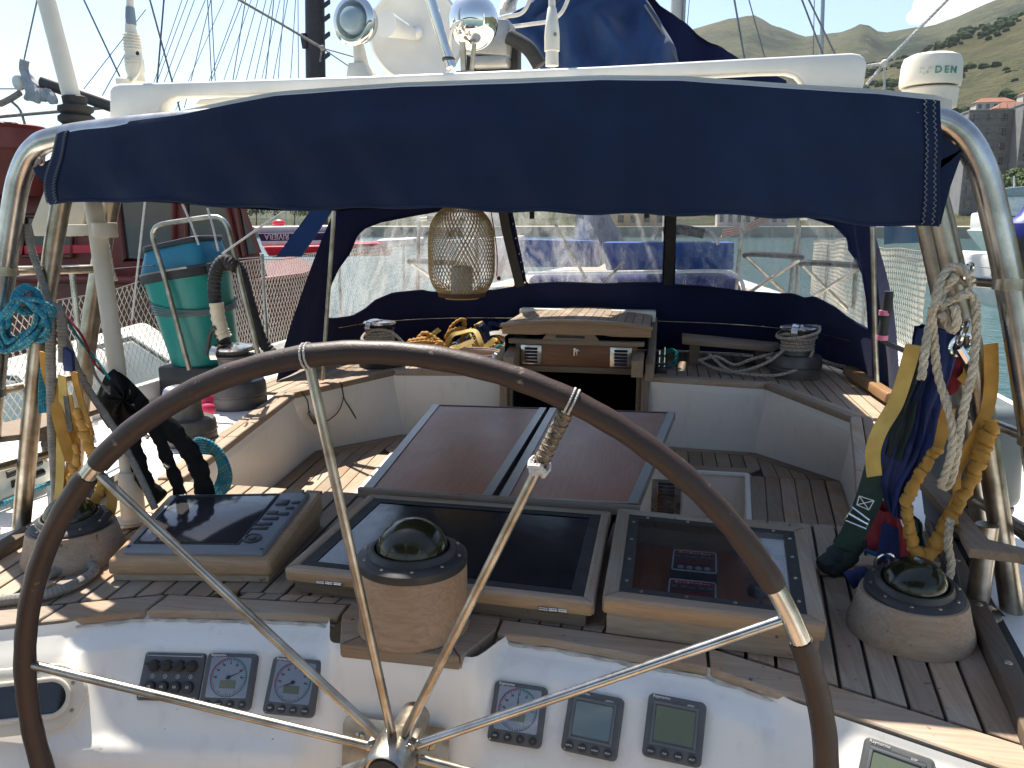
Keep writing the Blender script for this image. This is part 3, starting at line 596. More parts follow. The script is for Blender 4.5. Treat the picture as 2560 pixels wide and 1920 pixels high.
# ================================================================== compasses
def compass(name, label, base, r, h, wood_prof, wood_mat, tilt=0):
    c = thing(name, label, "compass", base, "deck compasses")
    Mt = Matrix.Rotation(tilt, 3, 'X'); b = Vector(base)
    m = MB(); m.lathe(wood_prof, 48, c=b); obj("wooden_base", m, wood_mat, c)
    top = b + Vector((0, 0, h)); m = MB(); m.lathe([(r * .985, -.006), (r, 0), (r, .014), (r * .93, .020), (r * .80, .022), (r * .74, .034), (r * .69, .034), (r * .66, .018), (0, .018)], 48, Mt, top); obj("bezel", m, BLACK, c)
    m = MB(); rd = r * .66; m.lathe([(rd * math.cos(t * math.pi / 24), .022 + rd * .92 * math.sin(t * math.pi / 24)) for t in range(13)], 40, Mt, top); obj("dome", m, DOME, c)
    for k in range(10):
        a = k * .628; m = MB(); m.lathe([(.0045, 0), (.004, .002), (0, .0026)], 8, Mt, top + Mt @ Vector((r * .88 * math.cos(a), r * .88 * math.sin(a), .0205))); obj("screw", m, STEEL_W, c)
    return c
t_ = NT("compass_dome"); _n = t_.noise(t_.co(), 9, 4); t_.set(Base_Color=t_.mix(t_.fr(_n, .35, .7), (.010, .011, .005), (.034, .032, .012)), Roughness=.16, Specular_IOR_Level=.45); DOME = t_.m
compass("binnacle_compass", "compass on a tall turned wooden cylinder behind the steering wheel", (-.004, 1.522, D + .003), .118, .148, [(0, 0), (.120, 0), (.122, .004), (.118, .01), (.117, .145), (.113, .150), (0, .150)], WOODC)
compass("deck_compass", "low compass on a grey oval wooden base by the starboard toe rail", (1.052, 1.70, D), .098, .088, [(0, 0), (.125, 0), (.126, .012), (.120, .035), (.118, .038), (.106, .088), (0, .09)], TX, .14)
compass("deck_compass", "low compass on a round wooden base under the yellow harness to port", (-.995, 1.70, D), .098, .088, [(0, 0), (.125, 0), (.126, .012), (.120, .035), (.118, .038), (.106, .088), (0, .09)], teak("compass_teak", 0, .95), .10)
# ================================================================== chart plotter, hatches, table
def slab(bot, top): m = MB(); m.hexa(bot, top); return m
def quad_in(Q, d):
    c = [Vector(q) for q in Q]; out = []
    for i in range(4):
        a, b, p = c[i], c[(i + 1) % 4], c[i - 1]; out.append(a + (b - a).normalized() * d + (p - a).normalized() * d)
    return out
def bilin(Q, u, v): return Q[0].lerp(Q[1], u).lerp(Q[3].lerp(Q[2], u), v)
def V3(l, z): return [Vector((x, y, zz)) for (x, y), zz in zip(l, z)]
P4 = [(-.805, 1.585), (-.412, 1.652), (-.447, 2.035), (-.862, 1.925)]
cp_ = thing("chart_plotter", "grey chart plotter set in a sloping wooden box", "chart plotter", (-.63, 1.8, D))
top = V3(P4, (D + .058, D + .056, D + .102, D + .105)); bot = V3(P4, (D,) * 4)
mid = V3(P4, (D + .018, D + .018, D + .03, D + .03)); mid_o = [p + (p - Vector((-.63, 1.8, p.z))) * .012 for p in mid]
m = slab([p + (p - Vector((-.63, 1.8, p.z))) * -.03 for p in bot], [p + (p - Vector((-.63, 1.8, p.z))) * -.03 for p in mid]); obj("plinth", m, TX, cp_, bevel=.003)
m = slab(mid_o, top); obj("wooden_box", m, TB, cp_, bevel=.009, seg=3)
q = quad_in(top, .024); nrm = (q[1] - q[0]).cross(q[3] - q[0]).normalized(); m = slab([p - nrm * .01 for p in q], [p + nrm * .012 for p in q]); obj("housing", m, pm("grey_plotter_plastic", (.20, .21, .235), (.17, .18, .20), .45, sc=6, bump=.05, bsc=250), cp_, bevel=.007, seg=3)
up_ = [p + nrm * .0125 for p in q]; scr = [bilin(up_, u, v) for u, v in ((.06, .13), (.77, .13), (.77, .93), (.06, .93))]
m = slab([p - nrm * .004 for p in scr], [p + nrm * .0016 for p in scr]); obj("screen", m, SCREEN, cp_, bevel=.001)
fr_ = [bilin(up_, u, v) for u, v in ((.045, .11), (.785, .11), (.785, .95), (.045, .95))]
m = MB(); m.tube(fr_, .0028, 6, closed=True); obj("screen_frame", m, BLACK, cp_)
keyM = pm("plotter_keys", (.03, .033, .04), None, .5)
for u, v, w_, h_ in ((.845, .36, .042, .014), (.85, .43, .042, .014), (.865, .52, .042, .014), (.845, .62, .03, .018), (.93, .60, .03, .016), (.86, .80, .034, .030), (.945, .70, .022, .014), (.955, .80, .022, .014)):
    c = bilin(up_, u, v); m = MB(); Mk = frame_m(c, q[1] - q[0], q[3] - q[0]).to_3x3(); m.box(c, (w_, h_, .006), Mk); obj("key", m, keyM, cp_, bevel=.002)
c = bilin(up_, .85, .20); Mk = frame_m(c, q[1] - q[0], q[3] - q[0]).to_3x3(); m = MB(); m.lathe([(.024, -.002), (.024, .003), (.018, .004), (.016, .002), (.010, .002), (.009, .005), (0, .0055)], 28, Mk, c); obj("cursor_pad", m, keyM, cp_)
text("lettering", "Raymarine", .011, frame_m(bilin(up_, .08, .965), q[1] - q[0], q[3] - q[0]), PRINTW, cp_)
for u, v in ((.03, .06), (.97, .05), (.03, .97), (.97, .97)):
    c = bilin(up_, u, v); m = MB(); m.lathe([(.005, -.001), (.004, .001), (0, .0012)], 10, Mk, c); obj("screw", m, BLACK, cp_)
def framed(name, label, Q, z, h, bw, pane_mat, pane_drop, wood, cat, front_mat=None):
    c = sum((Vector((x, y, 0)) for x, y in Q), Vector()) / 4; t = thing(name, label, cat, (c.x, c.y, D))
    O = [Vector((x, y, z)) for x, y in Q]; I = quad_in(O, bw)
    for i in range(4):
        j = (i + 1) % 4; a = [O[i], O[j], I[j], I[i]]; m = slab([p - Vector((0, 0, h)) for p in a], a); obj("frame_bar", m, (front_mat if i == 0 and front_mat else (wood[0] if i % 2 == 0 else wood[1])), t, bevel=.006, seg=3)
    nf = Vector((0, 0, 1)).cross(O[0] - O[1]).normalized(); fz_ = [O[0].lerp(O[1], .008) + nf * -.001, O[0].lerp(O[1], .992) + nf * -.001]; m = MB(); m.hexa([fz_[0] + Vector((0, 0, -h + .003)), fz_[1] + Vector((0, 0, -h + .003)), fz_[1] + Vector((0, 0, -.006)), fz_[0] + Vector((0, 0, -.006))], [p + nf * .004 for p in (fz_[0] + Vector((0, 0, -h + .003)), fz_[1] + Vector((0, 0, -h + .003)), fz_[1] + Vector((0, 0, -.009)), fz_[0] + Vector((0, 0, -.009)))]); obj("front_facing", m, TB, t, bevel=.001)
    I2 = quad_in(O, bw - .006); m = slab([p - Vector((0, 0, pane_drop + .008)) for p in I2], [p - Vector((0, 0, pane_drop)) for p in I2]); obj("pane", m, pane_mat, t, smooth=False)
    return t, O, I
CH = [(-.352, 1.612), (.384, 1.572), (.380, 2.135), (-.345, 2.145)]
ch, O, I = framed("deck_hatch", "wide wooden framed hatch with dark glass behind the compass cylinder", CH, D + .066, .034, .026, SMOKE, .006, (TX, TY), "hatch", TX)
I3 = [p - Vector((0, 0, .004)) for p in quad_in(O, .026)]; m = MB()
for i in range(4):
    a, b = I3[i], I3[(i + 1) % 4]; n_ = Vector((0, 0, 1)).cross(b - a).normalized() * .030; m.add([a, b, b + n_ - (b - a).normalized() * .03, a + n_ + (b - a).normalized() * .03], [(0, 1, 2, 3)])
obj("sealant_border", m, RUBBER, ch, smooth=False)
m = slab([Vector((x, y, D)) + (Vector((0, 1.87, 0)) - Vector((x, y, 0))) * .05 for x, y in CH], [Vector((x, y, D + .037)) + (Vector((0, 1.87, 0)) - Vector((x, y, 0))) * .05 for x, y in CH]); obj("coaming", m, TD, ch)
for x in (-.235, .295):
    y = lerp(1.612, 1.572, (x + .352) / .736) - .004
    for k in range(3): m = MB(); m.tube([(x - .03 + k * .021, y, D + .040), (x - .011 + k * .021, y - .001, D + .040)], .0055, 10); obj("hinge", m, STEEL, ch)
RB = [(.402, 1.556), (.845, 1.520), (.892, 2.045), (.402, 2.095)]
rb, O, I = framed("instrument_box", "wooden box with clear scratched lid over two control panels", RB, D + .092, .040, .034, ACRY, .004, (TX, TY), "instrument box", TX)
B_ = [Vector((x, y, D)) for x, y in RB]; B_ = [p + (Vector((.635, 1.80, D)) - p) * .04 for p in B_]; Bi = quad_in(B_, .022)
for i in range(4): j = (i + 1) % 4; m = slab([B_[i], B_[j], Bi[j], Bi[i]], [p + Vector((0, 0, .054)) for p in (B_[i], B_[j], Bi[j], Bi[i])]); obj("box_wall", m, TX if i % 2 == 0 else TY, rb, bevel=.002)
m = slab(Bi, [p + Vector((0, 0, .008)) for p in Bi]); obj("box_floor", m, mahog("red_box_floor", (.46, .16, .065), (.32, .10, .045)), rb, smooth=False)
I3 = [p - Vector((0, 0, .0035)) for p in quad_in(O, .034)]; m = MB()
for i in range(4):
    a, b = I3[i], I3[(i + 1) % 4]; n_ = Vector((0, 0, 1)).cross(b - a).normalized() * .026; m.add([a, b, b + n_ - (b - a).normalized() * .026, a + n_ + (b - a).normalized() * .026], [(0, 1, 2, 3)])
obj("sealant_border", m, RUBBER, rb, smooth=False)
for i in range(4):
    for u in (.12, .37, .63, .88):
        p = I3[i].lerp(I3[(i + 1) % 4], u) + Vector((0, 0, 1)).cross(I3[(i + 1) % 4] - I3[i]).normalized() * .013; m = MB(); m.lathe([(.0045, 0), (.004, .0022), (0, .003)], 8, c=p); obj("screw", m, STEEL_W, rb)
for k, (pxx, pyy) in enumerate(((1736, 1404), (1730, 1482))):
    Mp = frame_m(PZ(pxx, pyy, D + .042), (1, -.05, 0), (0, 1, 0)); m = MB(); pp = [Mp @ Vector((p[0], p[1], 0)) for p in rrect(.112, .128, .006, 4)]; m.extr([p - Vector((0, 0, .030)) for p in pp], (0, 0, .030)); cpn = obj("control_panel", m, BLACK, rb, bevel=.001)
    m = MB(); bo = [Mp @ Vector((p[0], p[1], .001)) for p in rrect(.104, .120, .006, 4)]; m.tube(bo, .0022, 4, closed=True); obj("printed_border", m, pm("grey_print%d" % k, (.62, .62, .64), None, .6), cpn)
    for i in range(5): m = MB(); m.box(Mp @ Vector((-.040 + i * .020, .022, .001)), (.013, .013, .004)); obj("indicator", m, GREYP, cpn)
    for i in range(4): m = MB(); m.lathe([(.0075, 0), (.0075, .003), (.006, .004), (0, .004)], 14, c=Mp @ Vector((-.032 + i * .021, -.042, .0))); obj("button", m, pm("pale_button%d%d" % (k, i), (.42, .43, .44), None, .5), cpn)
    m = MB(); m.box(Mp @ Vector((0, .046, .001)), (.092, .020, .002)); obj("red_label", m, pm("dark_red_label%d" % k, (.34, .03, .03), None, .6), cpn); m = MB(); m.box(Mp @ Vector((0, -.009, .001)), (.092, .026, .002)); obj("red_label", m, pm("dark_red_band%d" % k, (.20, .02, .02), None, .6), cpn)
    m = MB()
    for i in range(9): m.box(Mp @ Vector((-.036 + i * .009, .046, .0024)), (.006, .0022 if i % 3 else .006, .0006))
    tag(obj("worn_print", m, PRINTW, cpn), kind="stuff")
for x, y in ((.745, 1.80), (.80, 1.79), (.742, 1.69), (.80, 1.68)): m = MB(); m.lathe([(.022, 0), (.022, .012), (.017, .02), (.006, .022), (.005, .035), (0, .036)], 16, c=(x, y, D + .009)); obj("knob", m, BLACK, rb)
m = MB(); m.tube(spl([(.72, 1.83, D + .03), (.77, 1.86, D + .04), (.82, 1.80, D + .03), (.79, 1.74, D + .03), (.76, 1.66, D + .035), (.83, 1.62, D + .02)], 8), .004, 6); obj("cable", m, GREYP, rb)
# folding table
TRIM = pm("table_trim", (.30, .30, .30), (.24, .24, .24), .32, .85, sc=3, rv=.03)
tb = thing("cockpit_table", "folding mahogany cockpit table with metal edged leaves", "table", (.02, 2.8, SOLE)); TZ_ = D + .062
for nm, Q in (("table_leaf", [(-.385, 2.195), (.020, 2.195), (.008, 3.385), (-.505, 3.355)]), ("table_leaf", [(.042, 2.195), (.452, 2.215), (.568, 3.41), (.024, 3.385)])):
    O = [Vector((x, y, TZ_)) for x, y in Q]; I = quad_in(O, .014)
    m = slab([p - Vector((0, 0, .026)) for p in I], [p - Vector((0, 0, .0015)) for p in I]); lf = obj(nm, m, MAH, tb, smooth=False)
    for i in range(4):
        j = (i + 1) % 4; wd = .030 if i in (1, 3) else .014; ni = Vector((0, 0, 1)).cross(O[j] - O[i]).normalized(); a = [O[i], O[j], O[j] + ni * wd, O[i] + ni * wd]
        if i in (0, 2): a = [O[i] + ni * .0, O[j], O[j] + ni * wd, O[i] + ni * wd]
        m = slab([p - Vector((0, 0, .03 + .001 * i)) for p in a], [p + Vector((0, 0, .0012 * (i % 2) + .001)) for p in a]); obj("edge_trim", m, TRIM if i != 2 else BLACK, lf, smooth=False)
m = MB(); m.box((.03, 2.195, TZ_ - .012), (.86, .02, .03)); obj("front_rail", m, TX, tb, bevel=.003)
m = MB(); m.box((.02, 2.75, 1.12), (.20, .75, .84)); obj("pedestal", m, GEL, tb, bevel=.02)
m = MB(); m.box((.03, 2.76, TZ_ - .045), (.5, .9, .03)); obj("sub_frame", m, TX, tb, bevel=.003)

# sealant bead and access panel on the console
m = MB(); P = [Vector((x, front(x) - .013, D - .020)) for x in [-1.15 + .02 * k for k in range(49)]]; P2 = [Vector((x, front(x) - .013, D - .020)) for x in [.18 + .02 * k for k in range(49)]]
for q in (P, P2): m = MB(); m.tube([p + Vector((0, .002 * math.sin(i * 2.1), .002 * math.sin(i * 1.3))) for i, p in enumerate(q)], .0035, 6); obj("sealant_bead", m, pm("dirty_sealant%d" % len(m.v), (.66, .62, .55), (.36, .32, .27), .7, sc=30), console)
# ================================================================== companionway
cw = thing("companionway", "teak companionway with sliding hatch and louvred washboard under the sprayhood", "companionway", (0, 4.6, SEAT))
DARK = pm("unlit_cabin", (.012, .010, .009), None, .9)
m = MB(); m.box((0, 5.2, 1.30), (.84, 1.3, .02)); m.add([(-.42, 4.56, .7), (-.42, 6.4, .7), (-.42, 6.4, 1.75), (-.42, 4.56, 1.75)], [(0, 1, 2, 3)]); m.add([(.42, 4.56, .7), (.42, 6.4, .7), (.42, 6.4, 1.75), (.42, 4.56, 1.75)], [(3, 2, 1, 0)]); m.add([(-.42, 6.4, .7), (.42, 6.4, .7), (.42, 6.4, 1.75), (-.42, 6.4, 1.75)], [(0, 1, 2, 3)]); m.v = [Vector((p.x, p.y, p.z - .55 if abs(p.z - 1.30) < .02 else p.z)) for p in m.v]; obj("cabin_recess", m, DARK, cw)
for sg in (-1, 1):
    m = MB(); m.box((sg * .412, 4.50, 1.36), (.045, .06, .42)); obj("door_post", m, TZ, cw, bevel=.004)
    m = MB(); m.box((sg * .375, 4.515, 1.36), (.026, .04, .42)); obj("door_rebate", m, TD, cw, bevel=.003)
    m = MB(); m.hexa([(sg * x, y, z) for x, y, z in ((.41, 4.40, D), (.46, 4.40, D), (.46, 5.3, D), (.41, 5.3, D))][::sg], [(sg * x, y, z) for x, y, z in ((.41, 4.44, 1.63), (.46, 4.44, 1.63), (.46, 5.3, 1.80), (.41, 5.3, 1.80))][::sg]); obj("hatch_runner", m, TBY, cw, bevel=.006)
    m = MB(); m.hexa([(sg * x, y, 1.56) for x, y in ((.335, 4.40), (.40, 4.40), (.40, 4.58), (.335, 4.58))][::sg], [(sg * x, y, z) for x, y, z in ((.335, 4.40, 1.655), (.40, 4.40, 1.655), (.40, 4.60, 1.685), (.335, 4.60, 1.685))][::sg]); obj("post_cap", m, TBY, cw, bevel=.004)
wb = MB(); wb.box((0, 4.60, 1.632), (.72, .025, .155)); wbo = obj("washboard", wb, MAH2, cw, bevel=.003)
m = MB(); m.box((0, 4.585, 1.560), (.74, .03, .035)); obj("bottom_rail", m, TD, wbo, bevel=.003)
m = MB(); m.box((0, 4.588, 1.722), (.80, .045, .028)); obj("top_rail", m, TX, wbo, bevel=.004)
for sg in (-1, 1):
    cx_ = sg * .265; m = MB(); m.box((cx_, 4.584, 1.642), (.125, .004, .115)); vp = obj("vent_plate", m, STEEL, wbo, bevel=.001)
    for k in range(5):
        z = 1.602 + k * .0195; m = MB(); m.hexa([(cx_ - .04, 4.582, z - .006), (cx_ + .04, 4.582, z - .006), (cx_ + .04, 4.582, z + .006), (cx_ - .04, 4.582, z + .006)], [(cx_ - .036, 4.576, z - .006), (cx_ + .036, 4.576, z - .006), (cx_ + .038, 4.581, z + .006), (cx_ - .038, 4.581, z + .006)]); obj("louvre", m, CHROME, vp)
        m = MB(); m.box((cx_, 4.5812, z - .0085), (.074, .002, .004)); obj("louvre_gap", m, BLACK, vp)
m = MB(); m.box((-.005, 4.582, 1.665), (.012, .006, .05)); m.box((.010, 4.582, 1.665), (.010, .006, .04)); m.box((.012, 4.578, 1.672), (.03, .006, .008)); obj("latch", m, STEEL, wbo, bevel=.001)
hx = lambda x: 1.852 - .16 * x * x                     # crown of the sliding hatch
def archslab(y0, y1, z_lo, dz, x0, x1, n=16):
    m = MB(); f = [lerp(x0, x1, k / n) for k in range(n + 1)]
    fr = [(x, y0, hx(x) + dz) for x in f] + [(x, y0, z_lo(x)) for x in reversed(f)]; bk = [(x, y1, z) for x, _, z in fr]; m.hexa(fr, bk); return m
obj("hatch_front", archslab(4.555, 4.59, lambda x: 1.765 if abs(x) > .2 else 1.772, -.012, -.435, .435), TB, cw, bevel=.003)
hb = obj("hatch_board", archslab(4.57, 5.35, lambda x: hx(x) - .028, -.010, -.43, .43), CAULK, cw)
for k in range(17):
    x0, x1 = -.43 + k * .0506, -.43 + (k + 1) * .0506 - .004; obj("slat", archslab(4.60, 5.35, lambda x: hx(x) - .010, .002, x0, x1, 3), TY, hb)
obj("hatch_lip", archslab(4.535, 4.597, lambda x: hx(x) - .012, .006, -.445, .445), TB, cw, bevel=.003)
m = MB(); o = [(-.17, 1.735), (.17, 1.735), (.13, 1.785), (-.13, 1.785)]; m.hexa([(x - .03, 4.565, z) for x, z in o], [(x - .03, 4.60, z) for x, z in o]); obj("grab_handle", m, TX, cw, bevel=.006)
m = MB(); m.box((-.03, 4.562, 1.757), (.17, .006, .014)); obj("handle_slot", m, BLACK, cw)
m = MB(); m.box((0, 5.25, 1.80), (.9, .1, .1)); m.box((0, 5.95, 1.70), (2.7, .9, .10)); m.box((0, 5.52, 1.64), (2.72, .06, .20)); coach = struct("coachroof", m, GEL, bevel=.01)
# louvre vent on the forward face of the footwell
vt = thing("louvre_vent", "stainless louvred vent on the white footwell face beside the table", "vent", (.57, 4.0, .93)); m = MB(); vc = PY(1665, 1245, 4.015); m.box((vc.x, 4.014, vc.z), (.15, .004, .20)); obj("plate", m, DSTEEL, vt, bevel=.001)
for k in range(9):
    z = vc.z - .078 + k * .0195; m = MB(); m.hexa([(vc.x - .048, 4.012, z - .006), (vc.x + .048, 4.012, z - .006), (vc.x + .048, 4.012, z + .006), (vc.x - .048, 4.012, z + .006)], [(vc.x - .042, 4.004, z - .006), (vc.x + .042, 4.004, z - .006), (vc.x + .045, 4.011, z + .006), (vc.x - .045, 4.011, z + .006)]); obj("louvre", m, CHROME, vt)
# ================================================================== winches
def winch(label, base, s, mat, handle_top=True, wrap=None):
    t = thing("winch", label, "winch", base, "cockpit winches"); b = Vector(base); K = lambda p: [(r * s, z * s) for r, z in p]
    m = MB(); m.lathe(K([(0, 0), (.140, 0), (.142, .012), (.142, .055), (.139, .058), (.139, .064), (.142, .068), (.138, .115), (.130, .128), (.090, .132), (0, .132)]), 48, c=b); obj("base", m, mat, t)
    m = MB(); m.lathe(K([(.082, .130), (.080, .145), (.074, .165), (.074, .215), (.080, .235), (.095, .242), (.097, .247), (.070, .255), (.070, .262), (.098, .270), (.099, .276), (.09, .281), (0, .283)]), 40, c=b); obj("drum", m, GREYW if mat is not BLACK else BLACK, t)
    m = MB(); m.lathe(K([(.104, .276), (.106, .284), (.10, .290), (.03, .296), (.024, .302), (0, .303)]), 40, c=b); obj("top_plate", m, STEEL, t)
    m = MB(); p = [b + Vector(q) * s for q in ((.0, .0, .300), (-.02, -.05, .304), (-.035, -.095, .296), (-.040, -.112, .270), (-.040, -.105, .240))]; m.ribbon(spl(p, 4), .034 * s, (0, -.6, 1), .006); obj("stripper_arm", m, STEEL, t); return t
winch("large grey self tailing winch in front of the teal tub", (-1.545, 3.47, D - .012), 1.02, GREYW)
winch("grey winch half hidden by the wheel, nearest on the port coaming", (-1.385, 2.82, D - .012), .78, GREYW)
winch("black winch on the port corner under the sprayhood, rope on its drum", (-1.215, 4.60, D), .95, BLACK)
winch("dark winch on the starboard corner wrapped in flecked rope", (1.262, 4.72, D), 1.0, GREYW)
# ================================================================== sprayhood
BOT = [(-1.60, 3.98, D), (-1.60, 4.55, D + .02), (-1.42, 5.12, D + .02), (-.95, 5.40, D + .02), (0, 5.46, D + .02), (.95, 5.42, D + .02), (1.42, 5.14, D + .02), (1.62, 4.55, D + .02), (1.64, 3.98, D)]
TOP = [(-1.46, 4.58, 2.50), (-1.32, 4.74, 2.53), (-1.06, 4.92, 2.55), (-.62, 5.04, 2.58), (0, 5.08, 2.60), (.62, 5.04, 2.58), (1.06, 4.92, 2.55), (1.36, 4.74, 2.53), (1.54, 4.56, 2.50)]
BS, TS = spl(BOT, 40), spl(TOP, 40); NU = 320
def hood(u, v):
    k = min(u * NU, NU - 1e-6); i = int(k); f = k - i; b = BS[i].lerp(BS[i + 1], f); t = TS[i].lerp(TS[i + 1], f); p = b.lerp(t, v)
    return p + Vector((0, 0, 0)) + (p - Vector((0, 4.2, p.z))).normalized() * (.035 * math.sin(math.pi * v) + .006 * math.sin(u * 90) * (1 - v) ** 2 + .004 * math.sin(u * 47 + v * 9))
WL = [(812, 796), (825, 715), (845, 672), (874, 632), (892, 588), (913, 569), (953, 554), (1025, 540), (1098, 527), (1150, 490), (1240, 490), (1248, 530), (1290, 717), (1235, 726), (1080, 731), (1054, 726), (982, 733), (939, 751), (913, 773), (881, 791), (837, 797)]
WM = [(1268, 490), (1278, 523), (1316, 711), (1387, 706), (1440, 707), (1500, 710), (1555, 708), (1657, 707), (1664, 527), (1666, 490)]
WR_ = [(1691, 490), (1689, 527), (1685, 712), (1770, 717), (1852, 728), (1942, 735), (1982, 735), (2011, 746), (2036, 742), (2087, 769), (2120, 795), (2172, 824), (2168, 751), (2157, 686), (2145, 654), (2123, 625), (2120, 596), (2087, 563), (2033, 545), (1997, 538), (1950, 490)]
def pane_at(u, v):
    x, y = project(hood(u, v))
    for k, P in enumerate((WL, WM, WR_)):
        if inpoly(x, y, P): return k
    return -1
sh = thing("sprayhood", "navy blue canvas sprayhood with three clear vinyl windows", "sprayhood", (0, 4.7, D)); NVV = 110; cache = {}
def pc(u, v):
    q = (round(u, 6), round(v, 6))
    if q not in cache: cache[q] = pane_at(u, v)
    return cache[q]
m = MB(); m.grid(hood, NU, NVV, lambda u, v: pc(u, v) < 0); obj("canvas_wall", m, BLUE2, sh, ang=70)
for k in range(3): m = MB(); m.grid(hood, NU, NVV, lambda u, v: pc(u, v) == k); obj("clear_window", m, VINYL, sh, ang=70)
def roof(u, v):                                        # from the top of the windows to the aft hoop
    k = min(u * NU, NU - 1e-6); i = int(k); t = TS[i].lerp(TS[i + 1], k - i); x = lerp(-1.46, 1.54, u); a = Vector((x, 4.84 - .18 * abs(x), 2.50 + .14 * max(0, 1 - (x / 1.54) ** 2) ** .8)); return t.lerp(a, v) + Vector((0, 0, .03 * math.sin(math.pi * v)))
m = MB(); m.grid(roof, 64, 14); obj("canvas_roof", m, BLUE2, sh)
wing = [PY(790, 508, 4.25), PY(842, 508, 4.25), PY(752, 642, 4.25), PY(690, 642, 4.25)]; m = MB(); m.extr(wing, (0, .012, 0)); obj("side_wing", m, SAILB, sh)  # outer side of the hood; its sunlit tone is painted in with lighter blue
for pts, r in (([(838, 470, 4.0), (832, 575, 4.0), (812, 860, 4.0), (806, 950, 4.0)], .011), ([(2178, 470, 4.0), (2182, 575, 4.0), (2188, 860, 4.0), (2192, 955, 4.0)], .012)):
    m = MB(); m.tube([PY(*p) for p in pts], r, 10); obj("frame_pole", m, STEEL_W, sh)
m = MB(); m.tube([hood(u / 60, 1.0) + Vector((0, -.02, -.01)) for u in range(61)], .012, 8); obj("frame_hoop", m, STEEL_W, sh)
GRID = [(u / 120, v / 30, *project(hood(u / 120, v / 30))) for u in range(121) for v in range(31)]
def on_hood(px, py):                                  # where a sight line meets the hood
    _, u0, v0 = min(((g[2] - px) ** 2 + (g[3] - py) ** 2, g[0], g[1]) for g in GRID); du, dv = 1 / 150, 1 / 40
    for it in range(5):
        best = None
        for a in (-1, -.5, 0, .5, 1):
            for b in (-1, -.5, 0, .5, 1):
                u, v = min(.999, max(0, u0 + du * a)), min(1.0, max(0, v0 + dv * b)); x, y = project(hood(u, v)); e = (x - px) ** 2 + (y - py) ** 2
                if best is None or e < best[0]: best = (e, u, v)
        _, u0, v0 = best; du *= .5; dv *= .5
    return hood(u0, v0)
for W_ in (WL, WM, WR_):
    pts = [Vector((a, b, 0)) for a, b in W_]; rs_ = resample(pts + [pts[0]], 11); P = [on_hood(p.x, p.y) for p in rs_ if p.y > 498]; P = [p + (EYE - p).normalized() * .006 for p in P]
    m = MB(); m.tube(P, .0065, 6); obj("window_piping", m, BLUE2, sh)
for pa in ([(1257, 500), (1265, 560), (1283, 640), (1302, 716)], [(1678, 500), (1676, 600), (1671, 712)]):
    P = [on_hood(a, b) + Vector((0, -.03, 0)) for a, b in pa]
    m = MB(); m.ribbon(spl(P, 6), .060, (0, -1, .3), .004); obj("zip_strip", m, BLACK, sh)
for px, py in ((1330, 535), (1617, 532)): p = PY(px, py, 4.95); m = MB(); m.box(p, (.03, .006, .06)); obj("fastening_tab", m, BLACK, sh)
m = MB(); m.tube(spl([hood(u, .2) + Vector((0, -.035, 0)) for u in (.16, .25, .375, .5, .625, .75, .84)], 12), .0035, 6); obj("bottom_wire", m, STEEL, sh)
# ================================================================== bimini: arch, hard top, flap
YA = 1.81
arch = thing("bimini_arch", "stainless steel tube arch carrying the bimini over the cockpit", "arch", (0, 1.95, D))
def hoop(Y, grow=0, zt=2.632, r=.025):
    R = [(0, zt + .022), (.45, zt + .018), (.80, zt + .002), (1.0, zt - .018), (1.075, zt - .045), (1.125, zt - .11), (1.160, zt - .20), (1.212, zt - .37), (1.262, 2.07), (1.332, 1.79), (1.396, D - .02)]
    P = [(-x - grow, Y, z) for x, z in reversed(R)] + [(x + grow, Y, z) for x, z in R[1:]]; return spl(P, 7)
m = MB(); m.tube(hoop(YA), .028, 18); obj("aft_hoop", m, STEEL, arch)
m = MB(); m.tube(hoop(2.12, -.035, 2.61), .026, 16); obj("forward_hoop", m, STEEL_W, arch)
m = MB(); m.tube(hoop(1.875, -.072, 2.60), .025, 14); obj("middle_hoop", m, STEEL_W, arch)
for sg in (-1, 1):
    for z, x in ((2.28, 1.208), (1.95, 1.294), (1.72, 1.35)):
        m = MB(); m.tube([(sg * x, YA, z), (sg * (x - .045), 2.12, z - .01)], .0125, 10); obj("cross_brace", m, STEEL_W, arch)
        m = MB(); m.tube([(sg * x, YA, z - .012), (sg * x, YA, z + .012)], .0325, 16); obj("clamp", m, STEEL_W, arch)
    m = MB(); m.lathe([(0, 0), (.05, 0), (.05, .006), (.034, .010), (.03, .03), (0, .03)], 20, c=(sg * 1.396, YA, D - .012)); obj("foot", m, STEEL, arch)
    m = MB(); m.lathe([(0, 0), (.05, 0), (.05, .006), (.034, .010), (.03, .03), (0, .03)], 20, c=(sg * 1.361, 2.12, D - .012)); obj("foot", m, STEEL, arch)
FTOP = [PY(a, b, 1.83) for a, b in ((110, 345), (150, 330), (280, 309), (450, 287), (600, 256), (690, 240), (850, 228), (1000, 218), (1300, 208), (1500, 200), (1700, 202), (2000, 224), (2200, 236), (2350, 252), (2420, 275))]
def ztop(x): return pl(x, [(p.x, p.z) for p in FTOP])
m = MB(); NX = 60
def ht(u, v):
    x = lerp(-1.07, 1.07, u); return Vector((x, lerp(1.84, 4.70, v), ztop(x) + .012 + .05 * math.sin(math.pi * v) - .06 * v))
m.grid(ht, NX, 10); m2 = MB(); m2.grid(lambda u, v: ht(u, v) - Vector((0, 0, .035)), NX, 10)
for i in range(NX): m.add([ht(i / NX, 0), ht((i + 1) / NX, 0), ht((i + 1) / NX, 0) - Vector((0, 0, .035)), ht(i / NX, 0) - Vector((0, 0, .035))], [(3, 2, 1, 0)])
hard = obj("hard_top", m, CREAM, None, ang=50, label="cream hard top panel lying on the steel arch above the blue flap", cat="roof panel")
m2.f = [f[::-1] for f in m2.f]; obj("lining", m2, BLUE2, hard)
